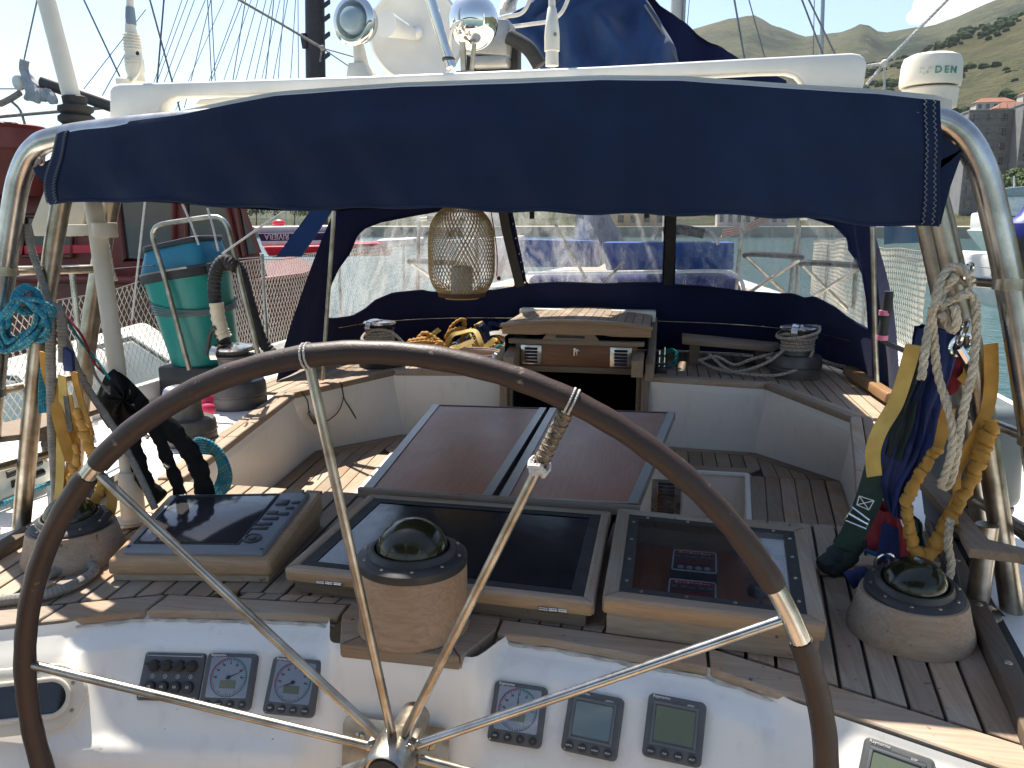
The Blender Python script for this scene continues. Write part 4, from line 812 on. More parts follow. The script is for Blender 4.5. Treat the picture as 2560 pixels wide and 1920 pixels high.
FT = [(132, 342), (150, 330), (280, 309), (450, 287), (600, 256), (690, 240), (850, 228), (1000, 218), (1300, 208), (1500, 200), (1700, 202), (2000, 224), (2200, 236), (2350, 252)]
FB = [(128, 506), (150, 509), (300, 500), (430, 503), (560, 512), (700, 520), (830, 522), (1000, 515), (1150, 519), (1300, 527), (1600, 533), (1850, 536), (2000, 541), (2150, 556), (2260, 565), (2350, 561)]
def flap(u, v):
    x0 = lerp(150, 2350, u); t = PY(x0, pl(x0, FT), 1.785); b = PY(x0 - 22 * (1 - u) + 2, pl(x0, FB), 1.765); p = t.lerp(b, v)
    return p + Vector((0, -.012 * math.sin(math.pi * v) - .010 * math.sin(u * 17 + 1) * v - .007 * math.sin(u * 41 + v * 3) * v * v - .0035 * math.sin(u * 83 - v * 7) * (.3 + v) - .003 * math.sin(v * 14 + u * 6) * math.sin(u * 5) - .004 * math.sin(u * 9 - v * 5) * math.sin(math.pi * v), .003 * math.sin(u * 60) * v * v))
fl_ = thing("bimini_flap", "navy canvas flap hanging from the aft edge of the bimini", "canvas flap", (0, 1.79, 2.40))
m = MB(); m.grid(flap, 160, 24); obj("canvas_sheet", m, BLUE, fl_, ang=70)
m = MB(); m.grid(lambda u, v: flap(u, 0).lerp(Vector((flap(u, 0).x * .99, 1.90, flap(u, 0).z + .010)), v) + Vector((0, -.004 * math.sin(math.pi * v), .006 * math.sin(math.pi * v))), 120, 8); obj("top_wrap", m, BLUE, fl_, ang=70)
m = MB(); m.tube([flap(u / 120, 1.0) for u in range(121)], .0035, 6); obj("hem", m, BLUE, fl_)
def lining(u, v):
    x0 = lerp(160, 2330, u); t = PY(x0, pl(x0, FT) + 30, 1.98); b = PY(x0, pl(x0, FB) + 10 * math.sin(math.pi * min(1, u * 2.2)) - 3, 1.93); return t.lerp(b, v) + Vector((0, .05 * math.sin(math.pi * v), 0))
m = MB(); m.grid(lining, 80, 10); obj("lining", m, BLUE2, fl_)
for u in (.004, .988):                                 # zigzag stitched end hems
    m = MB(); m.grid(lambda a, b: flap(u + (a - .5) * .014, b) + Vector((0, -.003, 0)), 2, 24); obj("end_hem", m, BLUE, fl_)
    for off_ in (-.0055, .0045):
        m = MB(); m.tube([flap(u + off_ + .0016 * (1 if k % 2 else -1), k / 46) + Vector((0, -.0045, 0)) for k in range(47)], .0007, 4); obj("zigzag_stitch", m, pm("stitching_%d_%d" % (u * 1000, off_ * 1e5), (.30, .33, .34), None, .9), fl_)
for pts in ([(2352, 290), (2440, 335), (2400, 385), (2352, 420)], [(2352, 400), (2410, 372), (2375, 470), (2352, 560)], [(130, 395), (82, 420), (92, 440), (128, 470)]):
    m = MB(); m.extr(PYs(pts, 1.80), (0, .006, 0)); obj("corner_tab", m, BLUE, fl_)
m = MB(); c = PY(2398, 342, 1.796); m.lathe([(.008, 0), (.012, .003), (.016, 0)], 20, Matrix.Rotation(math.pi / 2, 3, 'X'), c); obj("grommet", m, STEEL_W, fl_)
c = PY(102, 402, 1.796); m = MB(); m.lathe([(.006, 0), (.009, .003), (.012, 0)], 20, Matrix.Rotation(math.pi / 2, 3, 'X'), c); obj("grommet", m, STEEL_W, fl_)
# white moulded rail on top
RAIL = [(272, 300), (272, 225), (280, 213), (296, 209), (900, 190), (1500, 165), (2130, 131), (2150, 134), (2166, 146), (2168, 165), (2158, 228), (2012, 224), (2006, 205), (1990, 188), (1965, 181), (1900, 182), (1640, 195), (1000, 222), (640, 234), (440, 240), (418, 248), (403, 262), (398, 282), (300, 302)]
m = MB(); m.extr(PYs(RAIL, 1.93), (0, .05, 0)); obj("grab_rail", m, WHITE, None, bevel=.010, seg=3, label="long white moulded grab rail across the top of the bimini", cat="rail")
m = MB()
for a, b in ((500, 245), (2200, 215)): pass
m.extr([PY(a, b, 2.05) for a, b in ((480, 262), (500, 246), (660, 232), (680, 240), (640, 262))], (0, .12, 0)); obj("roof_bracket", m, CREAM, None, bevel=.006, label="low cream plastic fitting on the hard top under the rail's left opening", cat="bracket")
# ---- gear on the bimini
MR = Matrix.Rotation(math.pi / 2, 3, 'X')
ln = PY(893, 55, 2.05); t = thing("deck_lamp", "round chrome deck lamp with frosted lens on a white bracket", "lamp", (ln.x, 2.05, 2.72), "lamps on the bimini")
tl = Matrix.Rotation(math.radians(-12), 3, 'Z') @ MR
m = MB(); m.lathe([(0, -.05), (.03, -.045), (.05, -.02), (.055, .0), (.060, .01), (.061, .018), (.056, .024), (.046, .026), (.040, .018), (.034, .012)], 36, tl, ln); obj("housing", m, CHROME, t)
m = MB(); m.lathe([(.036, .014), (.030, .034), (.016, .043), (0, .045)], 30, tl, ln); obj("lens", m, pm("frosted_lens", (.34, .42, .46), (.26, .34, .38), .15, sc=5, spec=.7), t)
m = MB(); m.tube([ln + Vector((0, 0, -.05)), Vector((ln.x + .004, 2.06, 2.80))], [.014, .020], 12); m.hexa([(ln.x - .028, 2.02, 2.755), (ln.x + .05, 2.02, 2.755), (ln.x + .05, 2.12, 2.755), (ln.x - .028, 2.12, 2.755)], [(ln.x - .022, 2.03, 2.808), (ln.x + .02, 2.03, 2.808), (ln.x + .02, 2.10, 2.808), (ln.x - .022, 2.10, 2.808)]); obj("bracket", m, CREAM, t, bevel=.004)
dc = PY(1042, 88, 2.45); t = thing("dish_antenna", "white dish antenna with a cone pointing at the round lamp", "antenna", (dc.x, 2.5, 2.70)); td = Matrix.Rotation(math.radians(16), 3, 'Z') @ MR
m = MB(); m.lathe([(0, -.03), (.135, -.02), (.143, -.006), (.143, .004), (.136, .010), (.128, .002), (0, -.012)], 56, td, dc); obj("dish", m, WHITE, t)
m = MB(); a = dc; b = PY(965, 60, 2.30); dd = (b - a); m.tube([a + dd * .0, a + dd * .5, a + dd * 1.0], [.016, .024, .036], 20); obj("feed_cone", m, WHITE, t); m = MB(); m.sphere(dc + Vector((.008, -.02, .004)), .018, 16, 10); obj("feed_tip", m, WHITE, t)
m = MB(); m.box((dc.x, 2.50, 2.75), (.05, .05, .13)); obj("mount", m, WHITE, t, bevel=.005)
sc_ = PY(1183, 55, 2.12); t = thing("spotlight", "mirror polished spherical spotlight beside the angled chrome pole", "lamp", (sc_.x, 2.12, 2.72), "lamps on the bimini")
m = MB(); m.sphere(sc_, .064, 32, 20, (1, 1.05, 1.08)); obj("housing", m, pm("mirror_chrome", (.86, .84, .79), (.78, .75, .70), .05, 1.0, rv=.03), t)
m = MB(); m.tube([sc_ + Vector((-.016, -.05, -.058)), sc_ + Vector((-.018, -.035, -.12)), Vector((sc_.x - .016, 2.09, 2.735))], .008, 8); m.tube([sc_ + Vector((.012, -.04, -.06)), Vector((sc_.x - .006, 2.10, 2.735))], .006, 8); m.box((sc_.x - .012, 2.09, 2.76), (.045, .04, .05)); obj("stand", m, STEEL_W, t)
m = MB(); m.tube(spl([sc_ + Vector((-.012, -.066, -.012)), sc_ + Vector((-.03, -.072, -.022)), sc_ + Vector((-.048, -.05, -.05)), sc_ + Vector((-.05, -.02, -.10))], 6), .0035, 8); obj("cable", m, WHITE, t)
m = MB(); m.tube([PY(1060, -60, 2.02), PY(1094, 60, 2.02), PY(1128, 168, 2.02)], .0135, 14); o = obj("angled_pole", m, CHROME, None, label="angled chrome pole rising from the white rail past the dish", cat="pole")
m = MB(); m.lathe([(.0145, -.004), (.017, 0), (.0145, .004)], 16, c=PY(1121, 148, 2.02)); obj("collar", m, BLACK, o)
m = MB(); a = PY(1225, 100, 2.45); m.box(a, (.13, .10, .10), Matrix.Rotation(.1, 3, 'Y')); m.box(a + Vector((.005, 0, -.065)), (.11, .09, .03)); bx = obj("junction_box", m, pm("grey_metal_box", (.42, .41, .39), (.30, .29, .27), .4, .6, sc=10), None, bevel=.008, label="grey metal box behind the mirror polished spotlight", cat="box")
m = MB(); m.box(PY(1235, 155, 2.50), (.16, .06, .09)); m.tube(spl([PY(1270, 90, 2.4), PY(1320, 120, 2.4), PY(1350, 165, 2.4)], 6), .022, 10); obj("hose_clamp", m, RUBBER, bx, bevel=.004)
an = thing("antenna", "white tapered antenna socket standing at the middle of the rail", "antenna", PY(1380, 168, 2.0), "antennas on the bimini")
P = [PY(1380, y, 2.0) for y in (165, 130, 128, 90, 70, 20, 18, -80)]; m = MB(); m.tube(P, [.016, .0155, .0185, .0185, .017, .0105, .0085, .008], 14); obj("socket", m, CREAM, an)
m = MB(); m.lathe([(.003, 0), (.0045, .003), (0, .004)], 10, MR, PY(1388, 86, 1.98)); obj("screw", m, STEEL_W, an)
an = thing("antenna", "white ribbed whip antenna base at the left end of the rail", "antenna", PY(338, 205, 2.05), "antennas on the bimini")
P = [PY(330 + (y - 100) * .11, y, 2.05) for y in (205, 185, 180, 150, 148, 110, 66, 60)]; m = MB(); m.tube(P, [.022, .022, .025, .0245, .0225, .0215, .0135, .0135], 16); obj("sleeve", m, CREAM, an)
for k in range(9): y = 88 + k * 7.5 + (14 if k > 5 else 0); m = MB(); m.tube([PY(330 + (y - 100) * .11, y, 2.05) + Vector((.0245 * math.cos(a * .5236) * (.86 + .02 * k), .0245 * math.sin(a * .5236) * (.86 + .02 * k), 0)) for a in range(12)], .0016, 5, closed=True); obj("rib", m, CREAM, an)
m = MB(); m.tube([PY(328, 63, 2.05), PY(326, 40, 2.05), PY(325, 18, 2.05)], [.0138, .0132, .0112], 14); obj("tape", m, pm("grey_tape", (.20, .26, .32), None, .6), an)
m = MB(); m.tube([PY(325, 20, 2.05), PY(325, -120, 2.05)], .0095, 12); obj("whip", m, CREAM, an)
m = MB(); m.lathe([(.003, 0), (.0055, .004), (0, .005)], 12, MR, PY(346, 134, 2.02)); obj("knob", m, BLACK, an)
m = MB(); m.tube(spl([PY(350, 135, 2.02), PY(352, 160, 2.02), PY(345, 185, 2.02), PY(330, 205, 2.03)], 6), .004, 8); m.lathe([(0, 0), (.022, 0), (.022, .014), (.014, .018), (0, .018)], 16, c=PY(312, 212, 2.03)); obj("cable", m, CREAM, an)
gc = PY(2322, 238, 2.10); gd = thing("gps_dome", "white domed receiver with worn green letters at the right end", "antenna", gc); s_ = 1.0
m = MB(); m.lathe([(0, 0), (.064, 0), (.066, .006), (.0665, .012), (.0645, .050), (.060, .064), (.045, .071), (0, .074)], 44, c=gc + Vector((0, 0, .018))); obj("dome", m, CREAM, gd)
m = MB(); m.lathe([(0, -.03), (.06, -.03), (.062, .010), (.058, .014), (0, .014)], 40, c=gc); obj("base", m, CREAM, gd)
for k, ch_ in enumerate("DEN"):
    a = math.radians(-104 + 15 * k + 11); d = Vector((math.cos(a), math.sin(a), 0)); text("lettering", ch_, .022, frame_m(gc + d * .0668 + Vector((0, 0, .038)), (-d.y, d.x, 0), (0, 0, 1)), PRINTG, gd, .0012, 'CENTER')
for k in range(2):
    a = math.radians(-104 - 15 * k - 4); d = Vector((math.cos(a), math.sin(a), 0)); m = MB(); M_ = frame_m(gc + d * .0672 + Vector((0, 0, .044)), (-d.y, d.x, 0), (0, 0, 1))
    for q in range(4): m.box(M_ @ Vector((random.uniform(-.006, .006), random.uniform(-.008, .008), 0)), (.004, .003, .001), M_.to_3x3())
    obj("worn_letter_flecks", m, pm("pale_green%d" % k, (.45, .52, .45), None, .6), gd)
# tall white pole through the hard top
P = [PY(92, -120, 2.06), PY(116, 0, 2.05), PY(190, 285, 2.03), PY(235, 520, 2.0), PY(290, 900, 1.97), PY(335, 1300, 1.95)]
pole = thing("mounting_pole", "tall stained white pole passing through the hard top to port", "pole", P[-1])
m = MB(); m.tube(P, .0235, 18); obj("tube", m, NT_STAIN if 'NT_STAIN' in globals() else CREAM, pole)
m = MB(); c = P[2]; M_ = frame_m(c, (1, 0, 0), (0, 1, 0)).to_3x3(); m.lathe([(.025, -.06), (.046, -.055), (.046, -.045), (.036, -.038), (.047, -.030), (.047, -.018), (.036, -.010), (.046, -.002), (.044, .010), (.030, .014), (.032, .035), (.025, .038)], 28, c=c + Vector((0, 0, .01))); obj("rubber_boot", m, RUBBER, pole)
c = P[-1]; m = MB(); m.lathe([(0, 0), (.05, 0), (.05, .006), (.034, .010), (.032, .14), (.026, .15), (0, .15)], 24, c=c); obj("socket", m, CREAM, pole); m = MB(); m.lathe([(.05, 0), (.065, 0), (.065, .005), (.05, .007)], 24, c=c - Vector((0, 0, .004))); obj("base_ring", m, STEEL, pole)
c = PY(262, 575, 1.99); m = MB(); m.lathe([(.0245, -.02), (.033, -.02), (.033, .02), (.0245, .02)], 20, c=c); m.box(c + Vector((-.07, 0, 0)), (.09, .03, .03)); m.box(c + Vector((-.13, .0, -.005)), (.06, .02, .025)); obj("bracket", m, CREAM, pole, bevel=.002)
m = MB(); m.extr(PYs([(120, 450), (150, 505), (215, 500), (205, 590), (85, 590), (78, 560)], 2.06), (0, .012, 0)); obj("side_panel", m, pm("cream_panel", (.58, .53, .42), (.48, .43, .33), .6, sc=4), None, bevel=.002, label="cream board fixed between the port arch tubes and the pole", cat="board")
# ================================================================== guard rail nets
def net(name, label, sx, y0, y1, zb, zt, cell=.036, group="guard rail nets", keep=None):
    t = thing(name, label, "net", (sx, (y0 + y1) / 2, D), group); L = y1 - y0
    def S_(u, v):
        y = y0 + u * L; return Vector((sx + .025 * math.sin(y * 5) * math.sin(math.pi * v), y, lerp(zb(y), zt(y), v) + .008 * math.sin(y * 7) * v))
    m = MB(); nu = int(L / cell); nv = 14
    for d in (1, -1):
        for k in range(-nv, nu + nv):
            pts = []
            for j in range(0, nv + 1):
                i = k + d * j / 1.0 * .62
                if 0 <= i <= nu: pts.append(S_(i / nu, j / nv) + Vector((.0006 * d, 0, 0)))
            if len(pts) > 1: m.tube(pts, .0021, 3, caps=False)
    obj("mesh", m, NETM, t, smooth=False)
    m = MB(); m.tube([S_(i / 40, 1) for i in range(41)], .0032, 6); m.tube([S_(i / 40, 0) for i in range(41)], .0028, 6); obj("edge_line", m, ROPE_G, t); return t
ZT = lambda y: pl(y, [(1.8, 2.02), (2.6, 2.045), (3.2, 2.085), (3.7, 2.135), (4.4, 2.17), (6, 2.18), (9, 2.3)]); ZB = lambda y: 1.60 + max(0, y - 6) * .03
net("guard_net", "diamond mesh net along the port guard rail behind the teal tub", -2.09, 1.9, 8.6, ZB, ZT)
net("guard_net", "diamond mesh net along the starboard guard rail seen past the sprayhood", 2.0, 5.0, 8.8, ZB, lambda y: 2.26 - .02 * math.sin((y - 5) * 2.2))
for sg, ys_, lab in ((-1, (2.0, 3.0, 4.65, 5.85, 7.4), "port"), (1, (1.2, 3.4, 4.75, 6.4, 8.0), "starboard")):
    for k, y in enumerate(ys_):
        m = MB(); m.tube([(sg * 2.0, y, D - .02), (sg * 2.0, y, 2.22)], .0125, 10); m.lathe([(0, 0), (.04, 0), (.04, .006), (.018, .012), (.016, .05)], 16, c=(sg * 2.0, y, D - .013))
        obj("stanchion", m, STEEL, None, label="steel guard rail stanchion on the %s side deck, %s from aft" % (lab, ("first", "second", "third", "fourth", "fifth")[k]), cat="stanchion", group="guard rail stanchions")
    m = MB(); m.tube([(sg * 2.0, y, 2.20) for y in range(1, 10)], .0028, 5); obj("guard_wire", m, WIRE, None, label="upper steel guard wire along the %s stanchions" % lab, cat="wire", group="guard wires")
    m = MB(); m.box((sg * 2.05, 3.7, D + .03), (.05, 9.4, .10)); obj("bulwark", m, GEL, None, bevel=.01, label="low white bulwark along the %s deck edge" % lab, cat="bulwark")
# ================================================================== wet vacuum cleaner (teal tub)
A = PY(524, 930, 3.72); B = PY(470, 690, 3.72); ax = (B - A).normalized(); VM = frame_m(A, (1, 0, -ax.x / ax.z), (0, 1, 0)); V3_ = VM.to_3x3(); Hh = (B - A).length
vc_ = thing("wet_vacuum", "teal plastic tub vacuum with black hose and steel handle on the port deck", "vacuum cleaner", A)
def L_(x, y, z): return A + V3_ @ Vector((x, y, z))
m = MB(); m.lathe([(0, .04), (.155, .04), (.168, .06), (.214, Hh - .01), (.218, Hh), (0, Hh)], 44, V3_, A); obj("tub", m, TEAL, vc_)
m = MB(); m.lathe([(.217, Hh - .012), (.228, Hh - .008), (.230, Hh + .03), (.222, Hh + .04), (.15, Hh + .042)], 44, V3_, A); obj("rim_band", m, BLACK, vc_)
m = MB(); o = rrect(.38, .32, .07, 6); o2 = rrect(.32, .26, .05, 6); m.hexa([L_(x, y, Hh + .04) for x, y in o], [L_(x * .99 + .015, y, Hh + .155 + x * .03) for x, y in o2]); obj("motor_head", m, TEALB, vc_, bevel=.006)
m = MB(); m.hexa([L_(x * .99 + .015, y, Hh + .152 + x * .03) for x, y in rrect(.34, .28, .05, 6)], [L_(x * .99 + .015, y, Hh + .178 + x * .03) for x, y in rrect(.33, .27, .05, 6)]); obj("head_cap", m, BLACK, vc_, bevel=.004)
for a in (200, 330): m = MB(); m.box(L_(.245 * math.cos(math.radians(a)), .245 * math.sin(math.radians(a)), Hh - .005), (.03, .03, .09), V3_); obj("clip", m, BLACK, vc_, bevel=.004)
m = MB(); m.box(A + Vector((-.02, -.02, -.03)), (.32, .32, .17)); obj("trolley_base", m, BLACK, vc_, bevel=.015)
for x, y in ((-.17, -.12), (.13, -.12)): m = MB(); m.lathe([(0, -.02), (.035, -.02), (.035, .02), (0, .02)], 20, Matrix.Rotation(math.pi / 2, 3, 'Y'), Vector((A.x + x, A.y + y, D + .022))); obj("castor", m, RUBBER, vc_)
hp = [(474, 925), (440, 800), (408, 680), (384, 600), (386, 575), (402, 562), (460, 552), (525, 543), (550, 546), (566, 562), (578, 600), (605, 720), (632, 830), (645, 885)]
m = MB(); m.tube(spl([PY(a, b, 3.47) for a, b in hp], 6), .0125, 12); obj("handle", m, STEEL_W, vc_)
hs = spl([PY(a, b, 3.45) for a, b in ((590, 668), (560, 652), (540, 680), (536, 730), (542, 780), (552, 830), (565, 865))], 14); m = MB(); m.tube(hs, [.030 + .0028 * math.sin(k * 2.1) for k in range(len(hs))], 14); obj("ribbed_hose", m, RUBBER, vc_)
hs = spl([PY(a, b, 3.68) for a, b in ((592, 660), (606, 690), (628, 770), (655, 850), (690, 890), (720, 900))], 14); m = MB(); m.tube(hs, [.028 + .0025 * math.sin(k * 2.1) for k in range(len(hs))], 14); obj("ribbed_hose", m, RUBBER, vc_)
ts = spl([PY(a, b, 3.44) for a, b in ((541, 757), (546, 795), (555, 828), (564, 845))], 5); m = MB(); m.tube(ts, [.033 + .003 * math.sin(k * 2.7) for k in range(len(ts))], 10); obj("tape_wrap", m, TAPE, vc_)
m = MB(); m.tube(spl([PY(a, b, 3.41) for a, b in ((540, 818), (528, 828), (522, 855), (516, 885))], 4), .011, 8); obj("nozzle_lever", m, BLACK, vc_, bevel=0)
for k in range(5):
    z = Hh * (.66 + .025 * k); r = lerp(.168, .214, z / Hh) + .006; m = MB(); m.tube([L_(r * math.cos(a * .2094), r * math.sin(a * .2094), z + (.03 + .006 * k) * math.cos(a * .2094 - 2.6) * 1.2) for a in range(30)], .0030, 6, closed=True); obj("power_cable", m, pm("grey_cable%d" % k, (.16, .20, .20), None, .6), vc_)
# ================================================================== hanging wicker lampshade
YL = 4.15; c0, c1 = PY(1155, 745, YL), PY(1153, 518, YL); lampt = thing("wicker_lampshade", "barrel shaped wicker lampshade hanging in front of the sprayhood window", "lampshade", (c0.x, c0.y, c0.z)); Lh = c1.z - c0.z
def lr(v): return .176 * (1 - (abs(v - .5) * 2) ** 4.0 * .50) * (.985 + .03 * (1 - v))
def lp(a, v, k=1): return Vector((c0.x + lr(v) * k * math.cos(a), c0.y + lr(v) * k * math.sin(a), c0.z + v * Lh))
for nm, d in (("cane_weave", 1), ("cane_weave", -1)):
    m = MB()
    for k in range(50): m.tube([lp(k * 2 * math.pi / 50 + d * v / 22 * 1.5, v / 22, 1 + d * .004) for v in range(23)], .0022, 4, caps=False)
    obj(nm, m, WICK, lampt, smooth=False)
m = MB()
for v, r in ((.0, .0035), (.035, .0025), (.09, .0018), (1, .0035), (.96, .0025)): m.tube([lp(a * .1963, v) for a in range(32)], r, 6, closed=True)
obj("cane_ring", m, WICK, lampt)
m = MB(); m.lathe([(0, .004), (.10, .004), (.125, .008), (.13, .03), (.124, .03), (.12, .010), (0, .008)], 32, c=c0); obj("inner_tray", m, pm("brown_tray", (.10, .045, .02), None, .7), lampt)
m = MB(); m.lathe([(.045, .02), (.058, .022), (.060, .16), (.052, .17), (.05, .165)], 24, c=c0); obj("candle_glass", m, pm("pale_glass", (.62, .62, .58), None, .3), lampt)
m = MB(); m.tube([c1 + Vector((.10, 0, -.03)), Vector((c1.x, c1.y, 2.70))], .002, 5); m.tube([c1 + Vector((-.10, 0, -.03)), Vector((c1.x, c1.y, 2.70))], .002, 5); obj("hanger", m, CORD, lampt)
m = MB(); m.tube(spl([PY(1226, 520, YL - .05), PY(1236, 580, YL - .19), PY(1243, 640, YL - .19), PY(1242, 690, YL - .19)], 5), .0028, 6); m.sphere(PY(1247, 696, YL - .19), .011, 10, 8); obj("red_cord", m, REDW, lampt)
# ================================================================== ropes and harnesses, port side
def rope_obj(name, pts, r, mat, label, cat="rope", n=8, sub=8, laid=False, group=None, closed=False):
    m = MB(); P = spl(pts, sub, closed); m.rope(P, r) if laid else m.tube(P, r, n, closed=closed); return obj(name, m, mat, None, label=label, cat=cat, group=group)
def coil(c, ru, rv, u, v, turns, spread, r, mb_, seed=0, sag=0):
    rnd = random.Random(seed); c, u, v = Vector(c), Vector(u).normalized(), Vector(v).normalized(); w_ = u.cross(v); P = []; n = 14
    for k in range(turns * n + 1):
        a = 2 * math.pi * k / n; j = (k // n); rr = 1 + .10 * math.sin(j * 2.3 + seed); P.append(c + u * ru * rr * math.cos(a) * (1 + .05 * math.sin(3 * a + j)) + v * (rv * rr * math.sin(a)) + w_ * (spread * ((j * .618) % 1 - .5) + .3 * spread * math.sin(a + j)))
    mb_.tube(spl(P, 3), r, 7); return mb_
m = MB()
for k in range(15):
    rnd = random.Random(k); x0 = 58 + rnd.uniform(-12, 16); P = [(x0, 748), (x0 + 45 + rnd.uniform(-10, 20), 785 + rnd.uniform(-8, 10)), (95 + rnd.uniform(-25, 20), 838 + rnd.uniform(-15, 20)), (28 + rnd.uniform(-30, 20), 862 + rnd.uniform(-15, 18)), (5 + rnd.uniform(-25, 25), 815 + rnd.uniform(-15, 15)), (28 + rnd.uniform(-15, 15), 772 + rnd.uniform(-8, 8))]
    m.tube(spl([PY(a, b, 1.74 + rnd.uniform(-.03, .03)) for a, b in P], 6, True), .0062, 7, closed=True)
for k in range(4): m.tube(circle(PY(58 + k * 5, 745 + k * 3, 1.74), .032, 20, (.5, .6, .3), (-.1, .2, .9)), .0065, 7, closed=True)
cb = obj("rope_coil", m, ROPE_B, None, label="turquoise rope coil hanging high on the port arch leg", cat="rope", group="turquoise rope coils")
m = MB()
for k in range(6): x = 100 + k * 5; m.tube(spl([PY(x + 6, 905, 1.86), PY(x, 960, 1.86 + k * .004), PY(x + 3 * math.sin(k), 1032, 1.86)], 5), .0048, 6)
obj("rope_tail", m, ROPE_B, cb)
rope_obj("rope_tail_on_deck", [PZ(-60, 1285, D + .01), PZ(40, 1245, D + .01), PZ(130, 1205, D + .02), PZ(230, 1165, D + .03), PZ(330, 1110, D + .04)], .0085, ROPE_B, "turquoise rope running over the white port side deck")
m = MB(); P1 = spl([PY(a, b, 1.80) for a, b in ((158, 905), (157, 830), (150, 782), (140, 768), (131, 785), (127, 860), (128, 960), (131, 1080), (137, 1180), (142, 1270), (146, 1330))], 8); m.tube(P1, .0125, 12); gr = obj("braided_rope", m, ROPE_G, None, label="thick grey braided rope looped over the port arch leg", cat="rope", group="grey braided ropes")
m = MB(); m.tube(spl([PY(a, b, 1.84) for a, b in ((66, 560), (78, 620), (105, 700), (130, 775), (165, 850), (196, 930), (228, 985), (265, 1040), (300, 1095), (345, 1180), (388, 1272))], 8), .0095, 10); obj("rope_tail", m, ROPE_G, gr)
rope_obj("braided_rope", [PZ(-60, 1512, D + .014), PZ(20, 1500, D + .014), PZ(95, 1490, D + .014), PZ(160, 1473, D + .014), PZ(215, 1445, D + .014), PZ(236, 1424, D + .014), PZ(222, 1412, D + .014), PZ(170, 1420, D + .014), PZ(120, 1436, D + .014)], .0125, ROPE_G, "grey braided rope bight lying on the teak below the port compass", n=12, group="grey braided ropes")
for k, (P, lab) in enumerate((([(238, 495), (252, 560), (268, 640), (285, 705)], "white cord hanging along the outside of the white pole"), ([(248, 495), (264, 580), (282, 680), (290, 702)], "white cord hanging close beside the first one by the pole"))):
    m = MB(); m.rope([PY(a, b, 2.08) for a, b in P], .006); obj("hanging_cord", m, CORD, None, label=lab, cat="cord", group="white cords by the pole")
for P, lab in (([(712, 528), (640, 575), (555, 635)], "white cord slanting from the flap to the vacuum handle"), ([(455, 508), (478, 560), (497, 612)], "white cord slanting across the red wheelhouse window"), ([(519, 520), (533, 570), (546, 628)], "white cord dropping to the top of the vacuum head"), ([(363, 500), (352, 600), (341, 700), (330, 800)], "white cord hanging from the flap in front of the red wheelhouse")):
    m = MB(); m.tube([PY(a, b, 3.35) for a, b in P], .0050, 7); obj("white_line", m, CORD, None, label=lab, cat="cord", group="white cords under the flap")
# yellow safety harness, port
hy = thing("safety_harness", "yellow elastic safety tether hanging over the port compass", "harness", PY(200, 1320, 1.78), "safety harnesses")
def elastic(pts, r, mat, Y, parent, flat=.55, nm="elastic_strap"):
    P = resample(spl([PY(a, b, Y) for a, b in pts], 12), .0045); P = [p + Vector((.0020 * math.sin(k * .77), -.002 * math.sin(k * .9), .0016 * math.sin(k * .41))) for k, p in enumerate(P)]
    m = MB(); m.tube(P, [r * (.80 + .34 * abs(math.sin(k * .95 + .6 * math.sin(k * .21))) + .06 * math.sin(k * .53 + 1)) for k in range(len(P))], 14, flat=flat); return obj(nm, m, mat, parent)
def strap(pts, w_, mat, Y, parent, nm="strap", tw=0):
    P = spl([PY(a, b, Y + .01 * math.sin(i * 1.3)) for i, (a, b) in enumerate(pts)], 8); n = [Vector((math.sin(tw * k / len(P)), -math.cos(tw * k / len(P)), .15)) for k in range(len(P))]; m = MB(); m.ribbon(P, w_, n, .003); return obj(nm, m, mat, parent)
strap([(155, 940), (158, 1000), (152, 1100), (150, 1200), (143, 1268)], .026, YEL2, 1.79, hy); strap([(110, 880), (118, 930), (135, 985), (150, 1060), (178, 1150)], .030, YEL, 1.795, hy, tw=.6); strap([(185, 930), (196, 980), (215, 1040), (232, 1090)], .022, YEL, 1.80, hy, tw=-.5); strap([(168, 985), (180, 1060), (188, 1120), (172, 1200), (150, 1275)], .028, YEL, 1.80, hy, tw=.4)
elastic([(190, 1025), (200, 1050), (210, 1078), (220, 1105), (229, 1132), (240, 1165), (252, 1201), (246, 1235), (228, 1265), (205, 1282), (196, 1290)], .0155, YEL, 1.77, hy); elastic([(188, 1112), (193, 1140), (186, 1165), (184, 1185), (178, 1210)], .0145, YEL, 1.775, hy)
strap([(258, 1186), (268, 1210), (279, 1240), (277, 1275), (258, 1302), (221, 1314), (190, 1305), (177, 1297)], .026, YEL, 1.77, hy, tw=.8)
m = MB(); m.extr(PYs([(150, 862), (178, 880), (182, 930), (158, 928)], 1.79), (0, .012, 0)); obj("blue_pad", m, BWEB, hy, bevel=.003); m = MB(); m.extr(PYs([(158, 990), (170, 992), (182, 1078), (168, 1082)], 1.775), (0, .002, 0)); obj("sewn_label", m, pm("label_cloth", (.05, .05, .05), (.12, .11, .09), .8, sc=60), hy)
